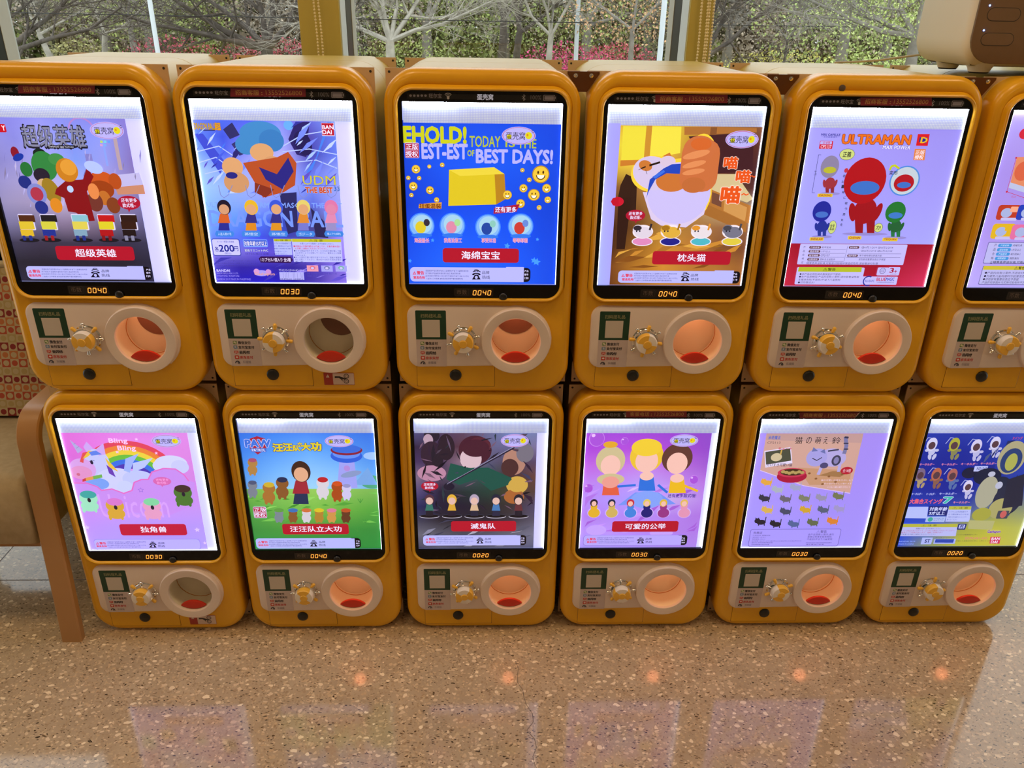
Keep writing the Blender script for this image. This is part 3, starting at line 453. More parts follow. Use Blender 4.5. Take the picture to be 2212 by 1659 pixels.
ART['A1'] = [["G",5,118,880,1180,[["7c8cf0","5a78ee","5a6cea","8a98f6","6a6ad8","8aa6f6"],["6a90f2","4a60e0","7a84f2","a0a8fa","5a50b0","6a86ee"],["88acf8","5a70e8","a0a4fa","b4b4fc","4a4ab4","7086ee"],["a4c4fa","88a4f6","b0b4fa","a8b4fa","6a78e0","94a4f4"],["a0c8fa","98b4f8","a4b0fa","a0b0fa","7a90f0","a0aaf6"],["90bcfa","8aacf8","8aa0f6","7c8cee","6474d8","a0a6f4"],["7cb0fa","6a9cf6","5a80ee","3c4ab4","50508c","9aa0f2"],["7090f4","6080f0","4a5ce0","4850b4","5a549c","a094ee"],["8a80e0","8078dc","6a5cd8","6a5cc8","8474d0","a08cea"],["5a50c4","3c30ac","3c30b0","3a30a0","5a4cb8","9480e4"],["5048d0","2a24b8","2c26c8","3028a4","5a4ab4","8c78dc"]]],["P",[-2,209,54,208,172,385,128,455],"4a58d4"],["P",[183,182,244,139,282,214,218,240],"3a3a74"],["P",[223,270,278,239,330,315,265,341],"40407c"],["P",[637,122,723,117,685,345,625,329,582,236],"352c74"],["P",[746,345,835,124,860,124,701,449,676,441],"5088ee"],["E",671,260,52,77,"2c2460",20],["S",[543,279,671,209,882,173],6.1,"b8c8ff"],["S",[539,313,707,294,879,326],6.1,"b8c8ff"],["S",[-1,319,143,283,238,350],6.1,"b8c8ff"],["S",[-3,387,116,352,210,428],6.1,"b8c8ff"],["S",[567,381,745,362,873,412],6.2,"b8c8ff"],["S",[31,456,140,429,220,489],6.2,"b8c8ff"],["E",591,152,30,29,"70b0f4"],["T",7,146,135,183,"DRAGON BALL","c8a828",0.04,"7a3018",0.07],["T",134,142,170,186,"超","d8a030",0.05,"6a3020",0.08],["S",[45,188,131,187],5.2,"30306a"],["R",796,134,874,213,0,"e8e0ff"],["R",797,136,872,210,0,"b8203c"],["T",801,149,870,172,"BAN","ece6ff",0.035],["T",800,178,857,202,"DAI","ece6ff",0.035],["P",[478,520,511,445,576,393,536,463],"a8c4fa"],["P",[699,489,721,467,747,450,724,471],"6a5cc8"],["P",[372,278,410,233,455,195,416,238],"3c40a8"],["P",[334,247,353,202,392,170,369,212],"5068e0"],["P",[74,421,93,399,120,388,99,408],"3c40a8"],["P",[625,574,651,550,684,533,656,558],"3c40a8"],["P",[390,477,444,413,518,379,461,437],"4c88f0"],["P",[227,309,254,286,285,268,257,290],"c0d0ff"],["P",[665,433,705,379,755,335,713,386],"6a5cc8"],["P",[674,371,707,327,756,302,720,342],"a8c4fa"],["P",[157,579,176,546,211,510,187,553],"4c88f0"],["P",[278,401,302,381,330,369,305,387],"3c40a8"],["P",[70,281,95,234,136,199,108,243],"c0d0ff"],["P",[648,226,677,162,735,125,701,179],"a8c4fa"],["P",[299,577,337,559,388,532,345,571],"7c90f4"],["P",[228,576,255,538,293,510,263,545],"7c90f4"],["P",[663,437,685,397,720,368,695,405],"a8c4fa"],["P",[29,422,41,394,64,374,50,400],"6a5cc8"],["P",[701,346,717,319,745,304,727,329],"a8c4fa"],["P",[642,321,696,258,770,222,712,279],"7c90f4"],["P",[489,507,528,472,574,447,534,480],"4c88f0"],["P",[206,391,229,319,288,268,258,335],"34307c"],["P",[803,457,830,423,867,401,838,432],"7c90f4"],["P",[33,525,53,491,88,470,65,502],"6a5cc8"],["P",[100,389,135,340,184,307,147,352],"5068e0"],["P",[632,520,661,460,715,420,681,475],"6a5cc8"],["P",[447,457,463,417,499,390,479,427],"c0d0ff"],["P",[786,317,837,261,887,229,850,279],"c0d0ff"],["P",[242,284,278,240,328,215,289,255],"6a5cc8"],["P",[236,472,274,408,331,358,289,419],"7c90f4"],["P",[710,497,739,422,796,362,762,434],"7c90f4"],["P",[140,324,163,287,193,256,169,291],"4c88f0"],["P",[70,526,108,471,162,431,121,483],"c0d0ff"],["P",[606,168,640,129,686,126,651,143],"3c40a8"],["P",[623,266,656,191,725,143,685,212],"7c90f4"],["P",[24,215,50,188,82,168,55,193],"a8c4fa"],["P",[339,306,357,280,381,259,362,284],"6a5cc8"],["P",[-18,342,-12,307,28,280,-10,314],"6a5cc8"],["P",[811,394,839,359,877,338,847,370],"c0d0ff"],["P",[776,539,818,476,871,438,835,495],"6a5cc8"],["P",[377,232,412,192,457,162,420,200],"7c90f4"],["P",[517,303,530,279,549,259,534,282],"7c90f4"],["P",[213,559,239,511,286,483,256,527],"34307c"],["P",[156,579,199,549,276,510,222,575],"c0d0ff"],["P",[631,275,648,251,675,240,656,261],"c0d0ff"],["P",[407,277,427,248,456,230,435,256],"34307c"],["P",[656,1149,697,1130,740,1119,699,1137],"4a44b8"],["P",[832,1127,859,1112,889,1110,861,1122],"3c30a8"],["P",[581,1092,642,1058,709,1042,646,1072],"8c80dc"],["P",[527,1108,579,1083,631,1091,580,1110],"8c80dc"],["P",[672,1142,704,1126,737,1120,706,1134],"8c80dc"],["P",[-2,1051,56,1004,130,1003,72,1023],"4a44b8"],["P",[766,1163,823,1132,890,1124,830,1157],"6a5cd0"],["P",[511,1056,557,1034,605,1024,559,1043],"3c30a8"],["P",[32,1123,70,1104,109,1102,71,1117],"3c30a8"],["P",[462,1165,511,1130,567,1107,517,1142],"3c30a8"],["P",[-35,1092,-18,1049,43,1025,-12,1064],"4a44b8"],["P",[406,1072,456,1041,511,1023,460,1052],"4a44b8"],["P",[25,1092,53,1069,87,1059,58,1080],"4a44b8"],["P",[321,1166,370,1127,428,1109,377,1144],"4a44b8"],["P",[794,1053,839,1016,894,1005,847,1037],"3c30a8"],["P",[-37,1109,-19,1082,55,1075,-17,1098],"4a44b8"],["E",412,204,130,76,"4c90cc"],["E",477,245,78,68,"4484c4"],["E",318,273,70,60,"4c90cc"],["E",408,318,74,56,"d8a87c"],["E",213,411,66,61,"d8a87c"],["E",226,507,80,67,"cc9c74"],["E",469,391,62,52,"d0a078"],["P",[282,384,500,347,574,312,620,381,597,521,521,566,383,603,341,506],"b85a34"],["P",[379,409,489,452,571,347,597,433,514,548,414,487],"33308c"],["P",[341,506,461,549,401,603,334,568],"8c3c2c"],["E",201,463,37,21,"30308c"],["P",[493,575,602,565,585,820,520,840,498,701],"343470"],["P",[682,663,764,754,782,865,701,857],"343060"],["T",649,459,858,517,"UDM","d0c83c",0.01,"5a6ad0",0.03],["R",646,520,855,523,0,"5a60b8"],["T",661,533,835,568,"THE BEST","c84830",0.04,"e8c890",0.07],["T",845,527,880,555,"33","3c70b8",0.03],["T",15,634,886,667,"ULTIMATE DEFORMED MASCOT THE BEST","88a8f8",0.02],["T",20,688,884,792,"DRAGON BALL","7c9cf4",0.03],["P",[67,820,141,820,141,743,88,743],"34389c"],["P",[71,770,151,770,145,707,94,708],"d06c38"],["E",125,667,44,49,"282038"],["E",123,681,33,33,"d0a080"],["S",[109,526,114,588,133,606],4.4,"8890c8"],["S",[197,525,163,587,133,606],4.4,"8890c8"],["P",[244,819,318,818,317,741,264,742],"d89030"],["P",[247,769,327,768,320,705,270,706],"403c90"],["E",300,666,44,49,"e0b838"],["E",298,679,33,33,"d8a880"],["S",[282,524,287,586,307,604],4.4,"8890c8"],["S",[370,523,336,586,307,604],4.4,"8890c8"],["P",[408,817,482,817,480,740,427,740],"d89830"],["P",[410,767,490,767,482,704,432,704],"403c90"],["E",461,664,44,49,"4460d8"],["E",460,677,33,33,"d8a880"],["S",[441,522,448,585,468,602],4.4,"8890c8"],["S",[530,521,497,584,468,602],4.4,"8890c8"],["P",[586,816,659,815,656,738,603,739],"7c80d0"],["P",[587,766,667,765,658,702,608,703],"d89040"],["E",637,662,44,49,"dccc78"],["E",636,676,33,34,"d8a880"],["S",[615,521,622,583,643,601],4.5,"8890c8"],["S",[704,520,671,582,643,601],4.5,"8890c8"],["P",[768,814,842,813,838,736,784,737],"9a94c8"],["P",[769,764,849,763,839,701,789,701],"d890b8"],["E",817,661,44,49,"d880b0"],["E",816,674,33,34,"d88cb0"],["S",[793,519,801,581,822,599],4.5,"8890c8"],["S",[882,518,851,581,822,599],4.5,"8890c8"],["P",[42,842,54,823,162,824,169,843,157,861,49,860],"4a8ce0"],["T",62,834,149,852,"人造人間17号","d4e4ff",0.01],["P",[215,840,226,822,335,823,342,841,331,860,221,859],"4a8ce0"],["T",235,832,322,851,"孫悟空","d4e4ff",0.01],["P",[392,839,403,820,513,821,520,840,509,858,399,857],"4a8ce0"],["T",412,831,500,849,"孫悟空","d4e4ff",0.01],["P",[570,837,581,819,690,819,698,838,687,857,577,856],"4a8ce0"],["T",590,829,678,848,"ゴジータ","d4e4ff",0.01],["P",[757,836,768,817,878,818,886,836,875,855,765,854],"4a8ce0"],["T",777,828,865,846,"魔人ブウ(純粋)","d4e4ff",0.01],["R",12,874,196,991,15,"2a38a8"],["R",16,878,192,986,12,"c8c8fc"],["T",56,916,154,962,"200","28309c",0.03],["T",28,928,53,961,"各","28309c",0.02],["T",156,925,181,957,"円","28309c",0.02],["T",48,888,160,901,"メーカー希望小売価格","38409c",0.01],["T",88,966,131,982,"(税込)","38409c",0.01],["R",219,877,378,928,7,"8cb0fa"],["R",223,881,375,923,5,"5070d8"],["T",225,888,374,921,"対象年齢15才以上","e8e8ff",0.02,"3c3ca0",0.06],["T",223,943,377,961,"彩色マスコット:PVC","d8dcff",0.02,"20205a",0.07],["T",225,970,377,980,"1カプセル1個入り 全5種","38388c",0.01],["R",420,872,535,981,0,"b4bcfc"],["R",422,872,542,889,0,"b8bc40"],["T",429,875,515,888,"⚠ 注 意","38381c",0.01],["T",422,897,532,908,"カプセルは包装容器です","40408c",0.01],["T",420,915,530,926,"ので、開封後は小さなお子","40408c",0.01],["T",418,933,528,944,"様(特に3才未満のお子様)","40408c",0.01],["T",416,951,503,962,"の手の届かないところへ","40408c",0.01],["T",414,969,501,981,"捨ててください。","40408c",0.01],["R",540,871,865,1028,0,"bcc0fc"],["R",542,871,865,891,0,"c0c038"],["T",653,873,744,891,"⚠注 意","38381c",0.01],["T",594,896,816,909,"お買い上げのお客様へ 必ずお読みください。","3c3c80",0.01],["T",548,914,859,927,"●本商品の対象年齢は15才以上です。対象年齢未満の","cc3c5c",0.015],["T",556,930,772,942,"お子様には絶対に与えないでください。","cc3c5c",0.015],["T",548,945,860,958,"●小さな部品がありますので、小さなお子様が誤って飲","3c3c80",0.01],["T",554,960,859,972,"み込まないように注意してください。窒息などの危険","3c3c80",0.01],["T",552,976,625,988,"があります。","3c3c80",0.01],["T",543,990,857,1002,"●尖った部分や鋭い部分がありますので、取扱や保管場","3c3c80",0.01],["T",549,1005,856,1017,"所に注意してください。思わぬケガをする恐れがあり","3c3c80",0.01],["T",548,1020,621,1033,"ます。","3c3c80",0.01],["P",[309,1007,324,992,522,992,534,1014,518,1036,319,1034],"3c1858"],["T",322,1001,520,1027,"1カプセル1個入り 全5種","e8dcff",0.02],["T",23,1004,69,1013,"商品についてのお願い","4c44a4",0.01],["T",21,1019,288,1029,"カプセルにつぶれがある場合がありますので注意ください","4c44a4",0.01],["T",19,1035,305,1045,"商品の仕様は予告なく変更することがあります","4c44a4",0.01],["T",16,1052,312,1061,"バンダイお客様相談センター 月曜から金曜まで","4c44a4",0.01],["T",19,1083,107,1100,"BANDAI","d4d0ff",0.02],["T",18,1105,162,1117,"BANDAI NAMCO ASIA CO.,LTD.","a8a0f0",0.01],["T",17,1122,164,1134,"HONG KONG","a098ec",0.01],["T",17,1145,240,1158,"BANDAI 2019 MADE IN PHILIPPINES","a098ec",0.01],["E",315,1108,47,21,"a8a0f0"],["E",284,1096,19,19,"d0a0d8"],["E",363,1098,19,18,"c898d8"],["T",268,1103,403,1127,"Gashapon","e0a890",0.02],["T",434,1079,601,1093,"751293-2500683-200","c8c4f8",0.01],["R",435,1099,598,1153,0,"b4b4f4"],["R",441,1103,440,1142,0,"2c2c60"],["R",447,1103,447,1142,0,"2c2c60"],["R",455,1103,453,1142,0,"2c2c60"],["R",459,1103,460,1142,0,"2c2c60"],["R",467,1103,466,1142,0,"2c2c60"],["R",473,1103,474,1142,0,"2c2c60"],["R",482,1103,483,1142,0,"2c2c60"],["R",490,1103,489,1142,0,"2c2c60"],["R",495,1103,496,1142,0,"2c2c60"],["R",502,1103,500,1142,0,"2c2c60"],["R",507,1103,504,1142,0,"2c2c60"],["R",512,1102,510,1142,0,"2c2c60"],["R",518,1102,518,1141,0,"2c2c60"],["R",527,1102,528,1141,0,"2c2c60"],["R",536,1102,537,1141,0,"2c2c60"],["R",544,1102,544,1141,0,"2c2c60"],["R",549,1102,547,1141,0,"2c2c60"],["R",554,1102,555,1141,0,"2c2c60"],["R",562,1102,562,1141,0,"2c2c60"],["R",570,1102,570,1141,0,"2c2c60"],["R",578,1102,579,1141,0,"2c2c60"],["R",587,1102,588,1141,0,"2c2c60"],["R",594,1102,594,1141,0,"2c2c60"],["T",434,1143,591,1152,"4549660 418856","2c2c60",0.01],["R",623,1051,699,1093,0,"e0a0b8"],["E",661,1068,19,13,"d87890"],["E",660,1070,11,8,"c8c4f4"],["R",719,1051,795,1093,0,"a8a8ee"],["E",757,1068,19,13,"7880b8"],["E",756,1070,11,8,"c8c4f4"],["R",814,1050,890,1092,0,"a8a8ee"],["E",852,1067,19,13,"78b8a8"],["E",852,1069,11,8,"c8c4f4"],["T",623,1100,819,1113,"DB SUPER UDM THE BEST 33","5850b8",0.01],["T",621,1117,710,1130,"AGE 15 & UP","5850b8",0.01]]
ART['A2'] = [["G",5,112,990,1180,[["1c50d8","2058e4","2058e6","2058e4","1c50dc"],["1c50da","2060ee","2464f2","2060ea","1c50da"],["1848d4","1c54e4","2058e8","1c54e2","184cd4"],["1c58e6","2468f4","2468f2","2060ee","1c50dc"],["2464f0","2c74f8","2c74f8","2868f4","1c54e0"]]],["T",3,151,394,246,"EHOLD!","c8cc28",0.06],["T",417,202,612,269,"TODAY","b4c040",0.02],["T",646,217,705,267,"IS","b4c040",0.02],["T",723,218,841,273,"THE","b4c040",0.02],["T",114,254,402,344,"EST-EST","b4b4f8",0.05],["T",403,290,446,326,"OF","b4c040",0.04],["T",460,285,947,367,"BEST DAYS!","b4b4f8",0.05],["R",6,248,96,342,7,"d8d0ff"],["R",8,251,94,340,5,"b01c3c"],["T",14,255,89,289,"正版","e6e0ff",0.025],["T",12,299,88,335,"授权","e6e0ff",0.025],["S",[13,294,88,293],2.2,"e6e0ff"],["E",728,197,108,55,"b9b4f2"],["E",728,197,103,51,"c06080"],["E",728,197,99,49,"b9b4f2"],["E",668,203,15,15,"d8d22a"],["E",791,196,22,22,"d8d22a",-10],["E",784,193,6,8,"d8902a"],["T",646,175,769,222,"蛋壳窝","151528",0.012],["S",[807,169,818,163],2.6,"151528"],["S",[810,180,823,176],2.6,"151528"],["P",[284,413,574,394,589,633,275,645],"d8c430"],["P",[574,394,641,436,652,596,589,633],"b88a2c"],["P",[284,413,574,394,641,436,354,452],"e4d24c"],["E",72,412,28,27,"b08a3a"],["E",72,412,25,25,"e8c64a"],["E",64,406,3,5,"5a3a18"],["E",80,406,3,5,"5a3a18"],["A",72,414,0,14,180,360,"f4f0e0"],["A",72,414,12,15,180,360,"5a3a18"],["E",158,394,13,13,"b08a3a"],["E",158,394,12,11,"e8c64a"],["E",154,391,1,2,"5a3a18"],["E",161,391,1,2,"5a3a18"],["A",158,395,0,7,180,360,"f4f0e0"],["A",158,395,6,7,180,360,"5a3a18"],["E",241,383,15,15,"b08a3a"],["E",241,383,13,13,"e8c64a"],["E",237,380,2,3,"5a3a18"],["E",246,380,2,3,"5a3a18"],["A",241,384,0,8,180,360,"f4f0e0"],["A",241,384,6,8,180,360,"5a3a18"],["E",21,467,14,14,"b08a3a"],["E",21,467,13,12,"e8c64a"],["E",17,464,2,2,"5a3a18"],["E",26,464,2,2,"5a3a18"],["A",21,468,0,7,180,360,"f4f0e0"],["A",21,468,6,8,180,360,"5a3a18"],["E",91,468,14,14,"b08a3a"],["E",91,468,13,12,"e8c64a"],["E",87,465,2,2,"5a3a18"],["E",95,465,2,2,"5a3a18"],["A",91,469,0,7,180,360,"f4f0e0"],["A",91,469,6,8,180,360,"5a3a18"],["E",51,520,28,28,"b08a3a"],["E",51,520,25,25,"e8c64a"],["E",43,514,3,5,"5a3a18"],["E",59,513,3,5,"5a3a18"],["A",51,522,0,15,180,360,"f4f0e0"],["A",51,522,12,15,180,360,"5a3a18"],["E",158,544,26,26,"b08a3a"],["E",158,544,23,23,"e8c64a"],["E",150,539,3,5,"5a3a18"],["E",166,539,3,5,"5a3a18"],["A",158,547,0,14,180,360,"f4f0e0"],["A",158,547,11,14,180,360,"5a3a18"],["E",37,577,14,14,"b08a3a"],["E",37,577,13,13,"e8c64a"],["E",33,574,2,3,"5a3a18"],["E",41,574,2,3,"5a3a18"],["A",37,578,0,7,180,360,"f4f0e0"],["A",37,578,6,8,180,360,"5a3a18"],["E",200,606,17,17,"b08a3a"],["E",200,606,15,15,"e8c64a"],["E",195,602,2,3,"5a3a18"],["E",205,602,2,3,"5a3a18"],["A",199,608,0,9,180,360,"f4f0e0"],["A",199,608,7,9,180,360,"5a3a18"],["E",756,410,14,14,"b08a3a"],["E",756,410,13,12,"e8c64a"],["E",752,407,2,2,"5a3a18"],["E",760,407,2,2,"5a3a18"],["A",756,411,0,7,180,360,"f4f0e0"],["A",756,411,6,8,180,360,"5a3a18"],["E",875,435,56,56,"b08a3a"],["E",875,435,50,50,"e8c64a"],["E",858,423,6,10,"5a3a18"],["E",891,422,6,10,"5a3a18"],["A",875,440,0,29,180,360,"f4f0e0"],["A",875,440,24,30,180,360,"5a3a18"],["E",802,471,15,15,"b08a3a"],["E",802,471,14,13,"e8c64a"],["E",798,468,2,3,"5a3a18"],["E",807,468,2,3,"5a3a18"],["A",802,472,0,8,180,360,"f4f0e0"],["A",802,472,6,8,180,360,"5a3a18"],["E",765,525,27,27,"b08a3a"],["E",765,525,24,24,"e8c64a"],["E",756,519,3,5,"5a3a18"],["E",772,519,3,5,"5a3a18"],["A",765,527,0,14,180,360,"f4f0e0"],["A",765,527,12,15,180,360,"5a3a18"],["E",916,524,29,29,"b08a3a"],["E",916,524,26,26,"e8c64a"],["E",907,518,3,5,"5a3a18"],["E",924,518,3,5,"5a3a18"],["A",916,527,0,15,180,360,"f4f0e0"],["A",916,527,13,16,180,360,"5a3a18"],["E",661,569,30,30,"b08a3a"],["E",661,569,27,27,"e8c64a"],["E",652,562,3,5,"5a3a18"],["E",670,562,3,5,"5a3a18"],["A",661,572,0,16,180,360,"f4f0e0"],["A",661,572,13,16,180,360,"5a3a18"],["E",834,567,39,38,"b08a3a"],["E",834,567,35,34,"e8c64a"],["E",822,559,4,7,"5a3a18"],["E",845,559,4,7,"5a3a18"],["A",834,571,0,20,180,360,"f4f0e0"],["A",834,571,17,21,180,360,"5a3a18"],["E",926,598,22,22,"b08a3a"],["E",926,598,20,20,"e8c64a"],["E",919,593,2,4,"5a3a18"],["E",932,593,2,4,"5a3a18"],["A",926,600,0,12,180,360,"f4f0e0"],["A",926,600,10,12,180,360,"5a3a18"],["E",748,624,29,29,"b08a3a"],["E",748,624,26,26,"e8c64a"],["E",740,618,3,5,"5a3a18"],["E",757,618,3,5,"5a3a18"],["A",749,627,0,15,180,360,"f4f0e0"],["A",749,627,12,15,180,360,"5a3a18"],["E",871,649,16,16,"b08a3a"],["E",871,649,15,15,"e8c64a"],["E",866,645,2,3,"5a3a18"],["E",875,645,2,3,"5a3a18"],["A",871,650,0,8,180,360,"f4f0e0"],["A",871,650,7,9,180,360,"5a3a18"],["P",[85,633,233,620,229,664,81,661],"d8a048"],["T",87,630,227,663,"扭蛋混装","7a3818",0.03],["P",[575,656,744,627,722,678,571,693],"a82448"],["T",582,646,722,683,"还有更多","e4e0ff",0.03],["E",98,776,84,86,"5090f8"],["E",98,776,77,78,"88b8f4"],["E",103,766,62,61,"a8d0e8"],["E",90,787,35,41,"d8c83c"],["E",131,755,20,24,"403848"],["E",96,841,69,15,"3c80e8"],["T",46,860,144,890,"海盗船长","d87088",0.02,"e8d8f8",0.06],["E",300,774,85,86,"5090f8"],["E",300,774,77,79,"88b8f4"],["E",305,764,62,62,"a8d0e8"],["E",293,785,35,41,"d890b0"],["E",333,753,20,24,"a8d8a0"],["E",299,839,69,15,"3c80e8"],["T",243,858,361,888,"我是油漆工","d87088",0.02,"e8d8f8",0.06],["E",535,781,85,86,"5090f8"],["E",535,781,77,79,"88b8f4"],["E",539,772,63,62,"a8d0e8"],["E",527,792,35,41,"2c50a8"],["E",567,760,20,24,"90c8c0"],["E",535,847,70,15,"3c80e8"],["T",493,856,589,886,"享受沐浴","d87088",0.02,"e8d8f8",0.06],["E",752,774,85,86,"5090f8"],["E",752,774,78,79,"88b8f4"],["E",756,765,63,62,"a8d0e8"],["E",744,786,35,41,"c84840"],["E",783,754,20,24,"7090d8"],["E",753,840,70,15,"3c80e8"],["T",702,854,800,884,"等等邮箱","d87088",0.02,"e8d8f8",0.06],["V",167,873,14,"50a0f4",10],["V",866,861,13,"50a0f4",10],["V",664,907,22,"50a0f4",10],["V",846,1006,23,"50a0f4",10],["V",865,1016,28,"50a0f4",10],["V",11,1015,15,"50a0f4",10],["R",232,925,744,1024,20,"b21e38"],["T",358,945,615,1001,"海绵宝宝","e8e4ff",0.02],["R",9,1058,825,1158,28,"15131f"],["R",9,1058,772,1159,28,"b8baf6"],["R",659,1053,780,1159,0,"b8baf6"],["P",[26,1111,50,1110,39,1086],"d8405a"],["P",[32,1107,44,1107,39,1094],"b8baf6"],["S",[39,1097,38,1105],2.0,"d8405a"],["T",55,1085,103,1110,"警告","d8405a",0.045],["T",31,1121,108,1140,"窒息危险","d8405a",0.045],["T",114,1076,403,1089,"扭蛋机及产品仅限3岁以上儿童使用,3岁以下儿童需在成人陪","3a3a78",0.01],["T",113,1095,349,1108,"同下拆封,产品抽取时请勿用力拍打,请以实物为准","3a3a78",0.01],["T",113,1113,406,1126,"[此玩具部分零件较小,较小部分不适合3岁以下儿童,小心勿让","3a3a78",0.01],["T",116,1132,365,1145,"儿童放入口中吞食,以免造成窒息等严重的健康危险]","3a3a78",0.01],["A",460,1120,37,43,50,130,"1b1830"],["A",457,1093,10,14,30,150,"1b1830"],["A",457,1093,19,23,40,140,"1b1830"],["P",[428,1110,433,1100,447,1095,468,1095,482,1100,487,1109,472,1112,469,1103,446,1103,443,1112],"1b1830"],["P",[447,1108,468,1107,486,1141,428,1142],"1b1830"],["E",457,1127,10,11,"b8baf6"],["T",496,1081,545,1104,"品牌","1b1830",0.012],["T",496,1113,550,1138,"热线","1b1830",0.012],["T",784,1073,811,1088,"产品","dcd8ff",0.02],["T",784,1097,811,1112,"编号","dcd8ff",0.02],["T",787,1122,812,1137,"130","dcd8ff",0.02]]
